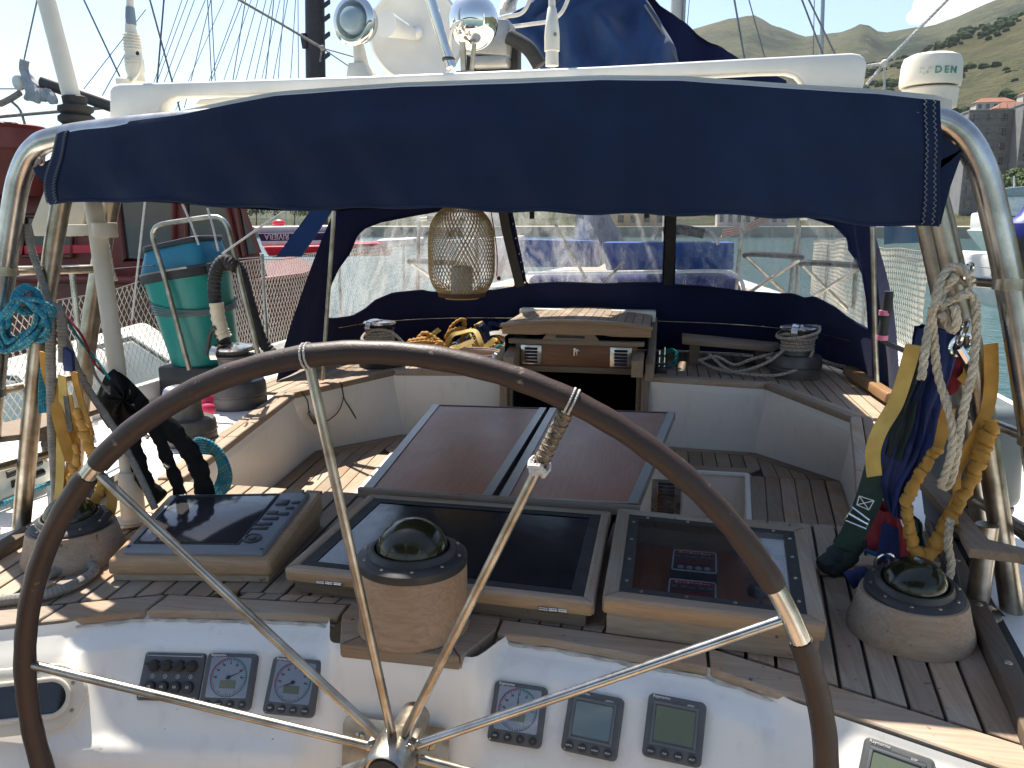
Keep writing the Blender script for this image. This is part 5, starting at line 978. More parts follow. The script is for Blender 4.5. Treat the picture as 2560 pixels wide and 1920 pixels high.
# black harness
bh = thing("safety_harness", "black padded harness hanging behind the port side of the wheel", "harness", PY(400, 1250, 1.95), "safety harnesses")
m = MB(); rnd = random.Random(3)
P = [(240, 990), (262, 940), (285, 920), (320, 945), (345, 970), (372, 1000), (385, 1045), (350, 1065), (310, 1085), (270, 1070), (250, 1040)]
m.grid(lambda u, v: PY(lerp(308, pl((u % 1) * 11, [(i, P[i % 11][0]) for i in range(12)]), v), lerp(1000, pl((u % 1) * 11, [(i, P[i % 11][1]) for i in range(12)]), v), 1.95 - .075 * math.cos(v * 1.5) + .012 * math.sin(u * 40 + v * 6)), 44, 8, closed=True); m.grid(lambda u, v: PY(lerp(308, pl((u % 1) * 11, [(i, P[i % 11][0]) for i in range(12)]), 1 - v), lerp(1000, pl((u % 1) * 11, [(i, P[i % 11][1]) for i in range(12)]), 1 - v), 1.95 + .05 * math.cos((1 - v) * 1.5)), 44, 6, closed=True); obj("padded_yoke", m, BFAB, bh)
def bulk(pts, r, Y, mat=BFAB, par=bh, fl=.5, nm="padded_strap"):
    Pp = spl([PY(a, b, Y) for a, b in pts], 8); m = MB(); m.tube(Pp, [r * (1 + .10 * math.sin(k * .9) + .06 * math.sin(k * 2.1)) for k in range(len(Pp))], 12, flat=fl); return obj(nm, m, mat, par)
bulk([(335, 1010), (330, 1090), (345, 1150), (365, 1205), (405, 1248)], .026, 1.93); bulk([(380, 1020), (430, 1075), (475, 1130), (500, 1180), (512, 1240), (500, 1268)], .030, 1.95); bulk([(350, 1040), (395, 1090), (415, 1140), (440, 1200), (455, 1258)], .021, 1.94); bulk([(260, 1000), (300, 1060), (330, 1120), (345, 1180)], .020, 1.95); bulk([(455, 1258), (480, 1270), (505, 1255)], .016, 1.95)
for P, mt in (([(160, 787), (200, 850), (240, 900), (275, 948)], ROPE_T), ([(165, 790), (205, 840), (235, 905), (262, 935)], REDW), ([(228, 900), (240, 940), (262, 970), (275, 985)], ROPE_G)): m = MB(); m.tube(spl([PY(a, b, 1.88) for a, b in P], 6), .0038, 6); obj("tether_cord", m, mt, bh)
for a, b in ((345, 1015), (365, 1090), (415, 1165)): m = MB(); m.box(PY(a, b, 1.90), (.02, .008, .012), Matrix.Rotation(.6, 3, 'Y')); obj("buckle", m, STEEL, bh, bevel=.002)
m = MB()
for k in range(6): m.tube(spl([PY(a, b, 2.12 + .012 * k) for a, b in ((484 - k * 3, 1108 + k * 6), (520 + k * 2, 1103 + k * 6), (556 - k * 2, 1135 + k * 4), (575 - k * 5, 1185), (566 - k * 6, 1225 - k), (530 - k * 3, 1245 - k * 3), (490, 1200))], 7, True), .0072, 8, closed=True)
obj("rope_coil", m, ROPE_B, None, label="turquoise rope coil against the port cockpit wall behind the plotter", cat="rope", group="turquoise rope coils")
m = MB(); m.sphere(PY(515, 1000, 3.1), .05, 16, 10, (.7, .7, .8)); m.sphere(PY(517, 1022, 3.08), .048, 16, 10, (.8, .7, .7)); obj("pink_foam", m, PINK, None, label="pink foam lump between the two port winches", cat="foam", group="pink foam pieces")
m = MB(); m.sphere(PY(415, 1040, 3.05), .045, 16, 10, (.7, .7, .9)); m.sphere(PY(358, 1052, 3.05), .03, 12, 8); obj("pink_foam", m, PINK, None, label="pink foam piece showing under the black harness", cat="foam", group="pink foam pieces")
# port step board, fairlead, deck bits
sb = thing("step_board", "weathered wooden step board with slanting notches at the port edge", "board", PZ(60, 1080, 1.78), "wooden step boards")
m = MB(); m.extr([PZ(a, b, 1.80) for a, b in ((-40, 1082), (55, 1060), (130, 1038), (260, 1005), (262, 1030), (130, 1075), (60, 1100), (-40, 1112))], (0, 0, .018)); obj("board", m, teak("grey_board", 0, .55), sb, bevel=.003); m = MB(); m.extr([PZ(a, b, 1.76) for a, b in ((-40, 1075), (35, 1078), (62, 1102), (-40, 1100))], (0, 0, .03)); m.extr([PZ(a, b, 1.76) for a, b in ((72, 1108), (92, 1080), (150, 1062), (160, 1098))], (0, 0, .03)); obj("cleat_block", m, teak("grey_board2", 0, .7), sb, bevel=.003); m = MB(); m.tube([PZ(112, 1110, 1.76), PZ(120, 1165, D)], .012, 10); obj("leg", m, STEEL_W, sb)
fl2 = thing("fairlead_block", "white moulded fairlead block with two black slots at the left edge", "fairlead", PZ(60, 1240, D))
m = MB(); o = [PZ(-40, 1270, D), PZ(130, 1205, D), PZ(125, 1150, D), PZ(-40, 1190, D)]; m.hexa(o, [p + Vector((0, 0, .11)) for p in o]); obj("block", m, GEL, fl2, bevel=.014, seg=3)
n_ = (o[1] - o[0]).normalized(); up2 = Vector((0, 0, 1)); ou = n_.cross(up2).normalized() 
for a0, a1, z in ((.35, .86, .078), (.40, .88, .042)):
    m = MB(); m.tube([o[0].lerp(o[1], a0) + up2 * z + ou * .0, o[0].lerp(o[1], a1) + up2 * (z + .004)], .012, 12); obj("slot", m, BLACK, fl2)
# cables on the cockpit wall
def on_wall(px, py, sg=-1):
    r = _ray(px, py); a = Vector((sg * 1.36, 3.70, D)); b = Vector((sg * 1.065, 4.41, D)); c = Vector((sg * 1.40, 4.0, SEAT)); n = (b - a).cross(c - a).normalized(); t = (a - EYE).dot(n) / r.dot(n); return EYE + r * (t * .982)
cbn = thing("cable", "thin black cable with connector looped on the port cockpit wall", "cable", on_wall(850, 1090))
m = MB(); m.tube(spl([on_wall(a, b) for a, b in ((850, 955), (858, 985), (856, 1005), (845, 1030), (825, 1048), (808, 1056), (792, 1056))], 8), .0035, 6); m.tube(spl([on_wall(a, b) for a, b in ((855, 960), (860, 995), (878, 1025), (900, 1060), (925, 1082), (948, 1090))], 8), .0035, 6); m.tube(spl([on_wall(a, b) for a, b in ((752, 978), (768, 1000), (772, 1025), (776, 1038))], 6), .0035, 6); obj("wire", m, BLACK, cbn)
m = MB(); m.tube([on_wall(772, 1032), on_wall(788, 1056)], [.009, .013], 10); obj("connector", m, DSTEEL, cbn)
# ================================================================== pile of gear left of the companionway
tp = thing("tether_pile", "heap of yellow safety tethers on the port deck under the sprayhood", "tethers", (-.78, 5.1, D), "safety harnesses"); rnd = random.Random(11)
for k in range(17):
    c = Vector((-.80 + rnd.uniform(-.30, .28), 5.12 + rnd.uniform(-.2, .2), D + .03)); P = [c]; 
    hmax = .22 * max(.25, 1 - abs(c.x + .78) * 2.2)
    for j in range(5): c = c + Vector((rnd.uniform(-.14, .14), rnd.uniform(-.09, .09), 0)); c.z = D + rnd.uniform(.03, hmax + .05); P.append(c)
    Q = resample(spl(P, 8), .006); m = MB()
    if k % 2: m.tube(Q, [.017 * (1 + .2 * math.sin(i * 1.3)) for i in range(len(Q))], 9, flat=.6); obj("elastic_strap", m, YEL, tp)
    else: m.ribbon(Q, .034, (.2, -.7, .7), .004); obj("strap", m, (YEL2, BWEB, YEL2, pm("white_webbing%d" % k, (.6, .58, .52), None, .8))[k % 8 // 2], tp)
for P in ([(-.78, 5.0, D + .10), (-.72, 4.97, D + .14), (-.70, 4.96, D + .17)], [(-.90, 4.95, D + .04), (-.84, 4.94, D + .08), (-.80, 4.93, D + .10)], [(-.55, 5.0, D + .07), (-.58, 4.98, D + .10), (-.62, 4.97, D + .11)]): m = MB(); m.ribbon(spl(P, 5), .035, (.2, -.8, .5), .005); obj("blue_strap", m, BWEB, tp)
for x, y, z in ((-.83, 4.92, .09), (-.70, 4.93, .14), (-.60, 4.94, .07), (-.92, 4.93, .05)): m = MB(); m.tube(circle((x, y, D + z), .022, 14, (.8, .2, .5), (-.3, .5, .8)), .0035, 6, closed=True); obj("carabiner", m, CHROME, tp)
m = MB()
for k in range(7): coil((-.72 + .01 * k, 4.80, D + .025 + .009 * k), .24 - .012 * k, .085, (1, .03, 0), (0, 1, .1), 1, .02, .0085, m, k)
obj("rope_coil", m, ROPE_P, None, label="pinkish rope coil in front of the yellow tethers", cat="rope")
m = MB(); coil((-.52, 4.86, D + .05), .055, .06, (1, 0, .3), (0, .5, .9), 4, .03, .006, m, 2); obj("rope_coil", m, ROPE_T, None, label="small teal rope coil beside the companionway's left runner", cat="rope", group="small teal rope coils")
m = MB(); coil((.54, 4.86, D + .06), .05, .05, (1, 0, .2), (0, .5, .9), 6, .05, .0055, m, 5); obj("rope_coil", m, ROPE_T, None, label="small teal rope coil beside the companionway's right runner", cat="rope", group="small teal rope coils")
cl = thing("rope_clutch", "small steel rope clutch by the companionway's right runner", "clutch", (.50, 4.72, D)); m = MB(); m.box((.50, 4.70, D + .02), (.06, .08, .03)); obj("base", m, BLACK, cl, bevel=.003)
for x, z0, z1 in ((.485, .03, .13), (.515, .03, .15)): m = MB(); m.tube([(x, 4.70, D + z0), (x, 4.71, D + z1)], .006, 8); obj("pin", m, STEEL, cl)
m = MB(); m.tube([(.47, 4.69, D + .05), (.56, 4.69, D + .055)], .007, 8); m.tube([(.48, 4.69, D + .10), (.53, 4.69, D + .10)], .006, 8); obj("lever", m, STEEL, cl)
cl = thing("rope_clutch", "small black rope clutch at the end of the pinkish coil", "clutch", (-.50, 4.70, D)); m = MB(); m.box((-.50, 4.70, D + .025), (.05, .08, .05)); obj("body", m, BLACK, cl, bevel=.004); m = MB(); m.ribbon(spl([(-.52, 4.66, D + .05), (-.50, 4.68, D + .085), (-.47, 4.72, D + .08)], 5), .02, (0, -.6, .8), .004); obj("lever", m, STEEL, cl)
# ropes on the forward winches
def wrap_winch(c, s, mat, lab, tails):
    m = MB(); P = []
    for k in range(4 * 16 + 1): a = k * 2 * math.pi / 16; P.append(Vector(c) + Vector((.086 * s * math.cos(a), .086 * s * math.sin(a), (.150 + .020 * k / 16) * s)))
    m.tube(spl(P, 2), .0095, 8)
    t = obj("winch_rope", m, mat, None, label=lab, cat="rope")
    for q in tails: m = MB(); m.tube(spl(q, 8), .0095, 8); obj("rope_tail", m, mat, t)
c = (1.262, 4.72, D); wrap_winch(c, 1.0, ROPE_S, "flecked rope wound on the starboard winch and trailing over the deck", [
    [(1.262 + .10 * math.cos(a), 4.72 + .10 * math.sin(a), D + .235 + .02 * math.sin(a * 2)) for a in (0, 1, 2, 3, 4, 5, 6.2)], [(1.262 + .12 * math.cos(a), 4.70 + .10 * math.sin(a), D + .26 + .03 * math.sin(a + 1)) for a in (.5, 1.5, 2.5, 3.5, 4.5, 5.5, 6.6)],
    [(1.18, 4.66, D + .16), (1.10, 4.62, D + .10), (1.0, 4.63, D + .05), (.9, 4.68, D + .02), (.8, 4.75, D + .03), (.72, 4.82, D + .06)], [(1.34, 4.66, D + .16), (1.28, 4.60, D + .08), (1.15, 4.58, D + .03), (1.0, 4.62, D + .02), (.88, 4.70, D + .03), (.78, 4.80, D + .10)], [(.72, 4.82, D + .06), (.82, 4.78, D + .09), (.92, 4.76, D + .05), (1.02, 4.74, D + .09), (1.14, 4.78, D + .12)], [(1.34, 4.74, D + .12), (1.5, 4.80, D + .06), (1.66, 4.86, D + .035)], [(1.33, 4.78, D + .10), (1.5, 4.86, D + .05), (1.66, 4.92, D + .03)]])
c = (-1.215, 4.60, D); wrap_winch(c, .95, ROPE_S, "rope wound on the black port winch and led to the deck", [[(-1.28, 4.53, D + .20), (-1.22, 4.50, D + .235), (-1.12, 4.54, D + .22), (-1.02, 4.56, D + .12), (-.93, 4.58, D + .03), (-.85, 4.62, D + .02)], [(-1.31, 4.60, D + .2), (-1.29, 4.50, D + .17), (-1.16, 4.49, D + .15), (-1.10, 4.56, D + .14)], [(-1.30, 4.58, D + .15), (-1.42, 4.52, D + .08), (-1.5, 4.46, D + .03)]])
bd = thing("loose_board", "brown wooden board lying on the starboard deck under the sprayhood", "board", (.92, 5.1, D)); m = MB(); m.hexa([(.62, 4.98, D + .13), (1.16, 4.95, D + .10), (1.24, 5.16, D + .10), (.62, 5.20, D + .14)], [(.62, 4.98, D + .165), (1.14, 4.95, D + .135), (1.22, 5.16, D + .135), (.62, 5.20, D + .175)]); obj("board", m, TX, bd, bevel=.006); 
for x, h in ((.7, .13), (1.1, .10)): m = MB(); m.box((x, 5.1, D + h / 2), (.06, .15, h)); obj("batten", m, TD, bd)
m = MB(); P = [PZ(2120, 935, D + .02), PZ(2230, 1008, D + .02)]; dd = (P[1] - P[0]); sd = Vector((-dd.y, dd.x, 0)).normalized() * .035; m.hexa([P[0] - sd, P[1] - sd, P[1] + sd, P[0] + sd], [p + Vector((0, 0, .05)) for p in (P[0] - sd * .8, P[1] - sd * .8, P[1] + sd * .8, P[0] + sd * .8)]); obj("wooden_chock", m, mahog("varnished_teak", (.34, .20, .10), (.24, .13, .065), 1), None, bevel=.01, seg=3, label="varnished wooden chock on the deck at the sprayhood's starboard foot", cat="chock")
# winch handle
wh = thing("winch_crank", "black winch crank with two pink bands before the sprayhood side", "winch crank", PY(2215, 860, 3.3), None); m = MB(); m.tube([PY(2222, 728, 3.3), PY(2218, 770, 3.3), PY(2212, 800, 3.3), PY(2205, 848, 3.3)], [.018, .021, .019, .021], 12); obj("grip", m, RUBBER, wh)
for a, b in (((2212, 776), (2211, 788)), ((2206, 838), (2205, 850))): m = MB(); m.tube([PY(*a, 3.3), PY(*b, 3.3)], .0218, 12); obj("pink_band", m, PINKT, wh)
m = MB(); m.tube([PY(2205, 850, 3.3), PY(2212, 856, 3.3), PY(2280, 884, 3.28), PY(2330, 905, 3.26)], .010, 8); obj("arm", m, BLACK, wh)
# ================================================================== ropes and harnesses, starboard side
wr = thing("laid_rope", "white three strand rope hank hanging on the starboard arch leg", "rope", PY(2375, 1215, 1.74))
for P in ([(2330, 770), (2334, 842), (2344, 932), (2365, 1004), (2382, 1075), (2376, 1140), (2362, 1190), (2352, 1211), (2362, 1218), (2378, 1200), (2394, 1120), (2408, 1030), (2430, 932), (2441, 824), (2436, 750), (2415, 735), (2395, 745)], [(2390, 690), (2352, 735), (2330, 790), (2318, 842), (2310, 900), (2302, 955)], [(2425, 690), (2400, 668), (2372, 672), (2352, 700), (2340, 745), (2336, 775)], [(2430, 705), (2405, 680), (2378, 690), (2358, 720), (2346, 765)], [(2432, 720), (2400, 700), (2370, 715), (2350, 748)], [(2350, 770), (2372, 752), (2400, 740), (2422, 725)], [(2356, 788), (2362, 800), (2368, 812), (2384, 826), (2392, 800), (2384, 760)], [(2375, 1300), (2370, 1360), (2378, 1410), (2372, 1450)]):
    m = MB(); k = random.uniform(-.02, .02); m.rope(spl([PY(a, b, 1.755 + k + .015 * math.sin(i)) for i, (a, b) in enumerate(P)], 8), .0088); obj("strand", m, ROPE_W, wr)
m = MB(); m.tube(circle(PY(2420, 682, 1.77), .018, 20, (.6, .7, .2), (0, -.3, 1)), .0045, 8, closed=True); obj("ring", m, CHROME, wr); m = MB(); m.tube(circle(PY(2408, 830, 1.79), .024, 20, (.3, .9, .2), (.3, 0, 1)), .005, 8, closed=True); m.tube(circle(PY(2402, 862, 1.79), .022, 20, (.9, .1, .2), (.1, 0, 1)), .005, 8, closed=True); m.tube([PY(2398, 870, 1.78), PY(2420, 905, 1.78)], .009, 8); obj("shackle", m, CHROME, wr)
hb_ = thing("safety_harness", "blue and yellow safety harness hanging inside the starboard arch leg", "harness", PY(2260, 1400, 1.82), "safety harnesses")
def cloth(edgeA, edgeB, Y, mat, par, nm, bulge=.03, n=24):
    a = spl([PY(*p, Y) for p in edgeA], 8); b = spl([PY(*p, Y) for p in edgeB], 8)
    def f(u, v): k = min(int(u * (len(a) - 1)), len(a) - 2); t = u * (len(a) - 1) - k; k2 = min(int(u * (len(b) - 1)), len(b) - 2); t2 = u * (len(b) - 1) - k2; return a[k].lerp(a[k + 1], t).lerp(b[k2].lerp(b[k2 + 1], t2), v) + Vector((0, -bulge * math.sin(math.pi * v) + .010 * math.sin(v * 11 + u * 4) + .006 * math.sin(u * 14 + v * 3), 0))
    m = MB(); m.grid(f, n, 12); m.grid(lambda u, v: f(u, 1 - v) + Vector((0, .012 + 2 * bulge * math.sin(math.pi * v), 0)), n, 12); return obj(nm, m, mat, par, ang=70)
cloth([(2292, 822), (2282, 900), (2255, 1000), (2205, 1120), (2195, 1200), (2225, 1282)], [(2336, 815), (2330, 900), (2310, 1000), (2290, 1100), (2265, 1200), (2235, 1284)], 1.86, BWEB, hb_, "chest_pad", .03)
cloth([(2322, 815), (2325, 900), (2300, 1010), (2282, 1110), (2240, 1200), (2228, 1290)], [(2388, 832), (2382, 910), (2352, 1020), (2330, 1110), (2290, 1210), (2262, 1290)], 1.84, BWEB, hb_, "back_pad", .022)
cloth([(2278, 900), (2262, 960), (2230, 1060), (2215, 1140)], [(2312, 900), (2300, 980), (2280, 1080), (2262, 1150)], 1.835, NWEB, hb_, "dark_lining", .015, 14)
strap([(2284, 862), (2262, 940), (2238, 1010), (2200, 1075), (2182, 1130), (2186, 1190)], .032, YEL2, 1.80, hb_); strap([(2476, 860), (2478, 950), (2468, 1020), (2440, 1090), (2400, 1160), (2388, 1200), (2392, 1240), (2350, 1320)], .030, YEL, 1.83, hb_, tw=.7); strap([(2425, 870), (2436, 905), (2432, 940), (2412, 965)], .045, YEL, 1.86, hb_); strap([(2372, 1020), (2360, 1060), (2338, 1125)], .030, YEL, 1.83, hb_)
elastic([(2345, 1118), (2330, 1140), (2312, 1165), (2297, 1190), (2284, 1215), (2268, 1245), (2266, 1270), (2271, 1300), (2275, 1335), (2284, 1368), (2300, 1385), (2318, 1388), (2334, 1370), (2350, 1344), (2366, 1313), (2382, 1281), (2398, 1255), (2414, 1227), (2428, 1200), (2443, 1168), (2450, 1145), (2462, 1112), (2474, 1078), (2480, 1050)], .0185, YEL, 1.80, hb_, .62)
strap([(2198, 1160), (2182, 1215), (2165, 1265), (2140, 1320), (2112, 1372)], .058, GWEB, 1.84, hb_, tw=.3); bulk([(2118, 1352), (2095, 1385), (2072, 1408), (2092, 1415), (2125, 1380), (2142, 1345)], .026, 1.85, NWEB, hb_, .5, "folded_strap")
m = MB(); q = [PY(2130, 1268, 1.81), PY(2172, 1300, 1.81), PY(2165, 1322, 1.81), PY(2112, 1300, 1.81)]; m.tube(q, .0035, 8, closed=True); m.tube([q[0].lerp(q[3], .5), q[1].lerp(q[2], .5)], .004, 8); obj("buckle", m, CHROME, hb_)
m = MB(); c = PY(2165, 1252, 1.838); 
for a, b in (((2148, 1240), (2185, 1252)), ((2185, 1252), (2172, 1275)), ((2172, 1275), (2142, 1262)), ((2142, 1262), (2148, 1240)), ((2148, 1240), (2172, 1275)), ((2185, 1252), (2142, 1262))): m.tube([PY(*a, 1.832), PY(*b, 1.832)], .0011, 4)
obj("box_stitch", m, PRINTW, hb_)
cloth([(2175, 1265), (2168, 1320), (2160, 1372)], [(2240, 1270), (2262, 1330), (2290, 1402)], 1.90, REDW, hb_, "red_pouch", .03, 12); cloth([(2262, 1290), (2272, 1340), (2282, 1400)], [(2300, 1300), (2312, 1350), (2318, 1405)], 1.91, GWEB, hb_, "green_pouch", .02, 10)
m = MB(); m.tube(spl([PY(a, b, 1.88) for a, b in ((2160, 1374), (2210, 1392), (2260, 1402), (2320, 1405))], 5), .006, 8); obj("blue_piping", m, pm("sky_blue_tape", (.02, .16, .36), None, .7), hb_)
strap([(2218, 1310), (2208, 1370), (2195, 1420), (2180, 1440)], .022, BWEB, 1.83, hb_); strap([(2232, 1320), (2236, 1380), (2240, 1430), (2236, 1455)], .022, BWEB, 1.83, hb_)
m = MB(); m.tube(spl([PY(a, b, 1.82) for a, b in ((2210, 1400), (2205, 1440), (2190, 1470), (2168, 1492))], 5), [.012, .013, .010, .006] + [.006] * 12 if False else .009, 8); m.tube(circle(PY(2212, 1405, 1.82), .020, 16, (1, 0, .2), (0, 0, 1)), .004, 8, closed=True); obj("snap_hook", m, CHROME, hb_)
bulk([(2120, 1452), (2150, 1440), (2185, 1450), (2175, 1475)], .022, 1.83, BWEB, hb_, .4, "loose_strap_end")
m = MB(); m.sphere(PY(2395, 905, 1.90), .055, 16, 10, (.55, .4, 1.0)); m.sphere(PY(2380, 945, 1.90), .04, 14, 8, (.5, .4, 1)); obj("red_float", m, REDW, None, label="red cushion behind the white rope hank", cat="cushion")
# outboard motor on the starboard rail
om = thing("outboard_motor", "grey outboard motor clamped behind the starboard arch leg", "outboard motor", PY(2420, 1330, 2.30)); oc = PY(2428, 1110, 2.32)
m = MB(); m.hexa([oc + Vector((x, y, -.14)) for x, y in rrect(.20, .30, .06, 5)], [oc + Vector((x, y, .13)) for x, y in rrect(.17, .26, .05, 5)]); obj("cowl", m, GREYP, om, bevel=.03, seg=3)
m = MB(); m.hexa([oc + Vector((x, y, -.24)) for x, y in rrect(.16, .20, .04, 4)], [oc + Vector((x, y, -.142)) for x, y in rrect(.19, .26, .05, 4)]); obj("mid_section", m, pm("dark_grey_alloy", (.08, .085, .09), None, .5, .3), om, bevel=.008)
m = MB(); m.tube([oc + Vector((.02, .02, -.24)), oc + Vector((.03, .06, -.44))], [.055, .045], 14); obj("leg", m, GREYP, om); m = MB(); m.tube([oc + Vector((.05, -.16, -.16)), oc + Vector((.22, -.30, -.28))], .018, 10); obj("tiller_arm", m, BLACK, om)
sb = thing("step_board", "weathered wooden step board below the outboard motor to starboard", "board", PZ(2380, 1330, 1.72), "wooden step boards")
m = MB(); m.extr([PZ(a, b, 1.74) for a, b in ((2282, 1205), (2320, 1190), (2425, 1318), (2470, 1372), (2560, 1395), (2700, 1430), (2700, 1460), (2545, 1410), (2420, 1395), (2395, 1340))], (0, 0, .022)); obj("board", m, teak("grey_board3", 1, .6), sb, bevel=.004)
p0, p1 = PZ(2442, 1520, D), PZ(2448, 1385, 1.74); m = MB(); m.tube([p0, Vector((p0.x, p0.y, 1.742))], .024, 16); m.lathe([(.024, .0), (.052, .0), (.05, .006), (.030, .012), (.026, .03)], 20, c=p0 - Vector((0, 0, .012))); obj("post", m, STEEL_W, sb)
m = MB(); o = [PZ(a, b, D) for a, b in ((2390, 1448), (2500, 1520), (2515, 1535), (2420, 1530))]; m.extr([p - Vector((0, 0, .012)) for p in o], (0, 0, .006)); obj("foot_plate", m, STEEL, sb)
m = MB(); o = [PZ(a, b, D + .004) for a, b in ((2040, 1415), (2260, 1415), (2375, 1440), (2385, 1455), (2260, 1440), (2050, 1440))]; m.extr(o, (0, 0, .03)); obj("wooden_batten", m, TX, None, bevel=.004, label="pale wooden batten lying across the deck behind the starboard compass", cat="batten")
m = MB(); c = PZ(2375, 1462, D + .03); m.hexa([c + Vector((-.02, -.03, 0)), c + Vector((.02, -.03, 0)), c + Vector((.02, .03, 0)), c + Vector((-.02, .03, 0))], [c + Vector((-.014, -.03, .05)), c + Vector((.004, -.03, .03)), c + Vector((.004, .03, .03)), c + Vector((-.014, .03, .05))]); m.tube([c + Vector((0, -.05, .01)), c + Vector((0, -.01, .05)), c + Vector((0, .05, .055))], .007, 8); obj("jam_cleat", m, BLACK, None, bevel=.003, label="small black jam cleat on the starboard toe rail", cat="cleat")
# ================================================================== own boat above and forward: boom bag, lines, deck gear
bag = thing("boom_cover", "navy blue sail cover draped over the boom above the bimini", "sail cover", (.35, 6.5, 2.9))
XL = [(-140, 1345), (0, 1318), (30, 1300), (57, 1246), (80, 1272), (160, 1349), (280, 1375)]; XR = [(-140, 1570), (0, 1610), (49, 1648), (120, 1690), (280, 1720)]
def bagf(u, v):
    y = lerp(-140, 280, v); p = PY(lerp(pl(y, XL), pl(y, XR), u), y, 4.6); b = math.sin(math.pi * min(1, max(0, u))) ** .6
    return p + Vector((0, -.22 * b + .030 * math.sin(u * 23 + v * 5) + .022 * math.sin(u * 9 - v * 13) + .02 * math.sin((u + v) * 31), .012 * math.sin(u * 15)))
def bagb(u, v): p = bagf(u, v); return Vector((lerp(p.x, .36, .35), p.y + 4.6, p.z + .25))
m = MB(); m.grid(bagf, 60, 40); obj("aft_face", m, SAILB, bag, ang=70)
for nm, uu in (("port_side", 0), ("starboard_side", 1)): m = MB(); m.grid(lambda a, v: bagf(uu, v).lerp(bagb(uu, v), a) + Vector((.04 * math.sin(a * 17 + v * 6) * math.sin(math.pi * a), 0, 0)), 24, 20); obj(nm, m, SAILB, bag, ang=70)
m = MB(); m.grid(lambda u, a: bagf(u, 0).lerp(bagb(u, 0), a), 20, 10); obj("top_fold", m, SAILB, bag, ang=70)
m = MB(); m.tube([bagf(.93, .42) + Vector((0, -.02, 0)), bagf(.95, .55) + Vector((0, -.02, 0)), bagf(.99, .72) + Vector((0, -.02, 0))], .006, 6); obj("seam_tape", m, GREYP, bag)
aw = thing("awning", "dark navy awning sloping down from the boom to starboard", "awning", (1.3, 5.5, 2.85))
a0, a1 = PY(1600, -30, 5.2), PY(1965, 203, 5.2); b0, b1 = PY(1500, -10, 6.4), PY(1900, 215, 6.4)
m = MB(); m.grid(lambda u, v: a0.lerp(a1, u).lerp(Vector((a0.x, 6.8, a0.z + .1)).lerp(Vector((a1.x, 6.8, a1.z)), u), v) + Vector((0, 0, -.05 * math.sin(math.pi * u) + .012 * math.sin(u * 25 + v * 8) + .02 * math.sin(v * 9))), 30, 16); obj("roof_sheet", m, BLUE2, aw, ang=70)
m = MB(); m.grid(lambda u, v: a0.lerp(a1, u).lerp(Vector((lerp(a0.x - .45, a1.x, u), 5.25, 2.72)), v) + Vector((0, .03 * math.sin(u * 18), -.05 * math.sin(math.pi * u) * (1 - v))), 30, 10); obj("aft_sheet", m, BLUE2, aw, ang=70)
mst = thing("mast", "white mast with furled sail beyond the boom cover", "mast", (.52, 12.0, 1.6)); m = MB(); m.tube([(.52, 12, 1.6), (.52, 12, 16)], .10, 16); obj("spar", m, pm("mast_white", (.62, .60, .54), (.45, .43, .38), .5, sc=3, st=(1, 1, .3)), mst); m = MB(); m.tube([(.60, 11.9, 2), (.63, 11.9, 15)], .02, 8); obj("track", m, DSTEEL, mst)
def cordline(name, pts, Y, r, mat, label, cat="line", group=None):
    m = MB(); m.tube([PY(a, b, y) for (a, b), y in zip(pts, Y)], r, 6); return obj(name, m, mat, None, label=label, cat=cat, group=group)
bs = thing("bridle_line", "white bridle rope knotted right of the rail, rising off the picture top", "line", PY(2211, 160, 5.0), "white lines above the bimini")
m = MB(); m.rope([PY(2420, -52, 5.0), PY(2211, 159, 5.0), PY(2165, 214, 5.0)], .009); obj("line", m, CORD, bs); m = MB(); m.rope([PY(2120, 172, 5.0), PY(2211, 158, 5.0)], .008); m.rope([PY(2211, 160, 5.0), PY(2211, 240, 5.0)], .007); obj("branch", m, CORD, bs); m = MB(); m.sphere(PY(2211, 159, 4.98), .02, 10, 8, (1, 1, 1.2)); obj("knot", m, CORD, bs)
bs = thing("bridle_line", "grey bridle rope knotted beside the dark mast, left of the deck lamp", "line", PY(805, 122, 5.0), "white lines above the bimini")
m = MB(); m.rope([PY(540, -34, 5.0), PY(700, 58, 5.0), PY(805, 120, 5.0)], .0085); obj("line", m, ROPE_G, bs); m = MB(); m.tube([PY(805, 120, 5.0), PY(905, 148, 5.0)], .004, 6); m.tube([PY(805, 120, 5.0), PY(890, 178, 5.0)], .004, 6); m.rope([PY(805, 120, 5.0), PY(800, 155, 5.0)], .006); obj("branch", m, ROPE_G, bs); m = MB(); m.sphere(PY(806, 120, 4.98), .018, 10, 8); obj("knot", m, ROPE_G, bs)
m = MB(); m.tube(spl([PY(a, b, 3.2) for a, b in ((1330, -20), (1318, 15), (1300, 35), (1265, 42), (1243, 52), (1250, 62), (1280, 66), (1330, 60), (1375, 52), (1405, 30), (1425, -15))], 6), .0075, 8); obj("slack_cordage", m, CORD, None, label="slack white cord looping round the antenna socket", cat="cord")
m = MB(); m.grid(lambda u, v: PY(lerp(1250, 1296, u) + 6 * math.sin(v * 5), lerp(-40, 40, v) - 12 * u, 4.0 + .05 * math.sin(u * 9 + v * 4)), 10, 10); obj("sail_corner", m, pm("sail_cloth", (.62, .63, .64), (.48, .50, .52), .8, sc=5), None, label="grey white sail corner hanging left of the boom cover", cat="sail")
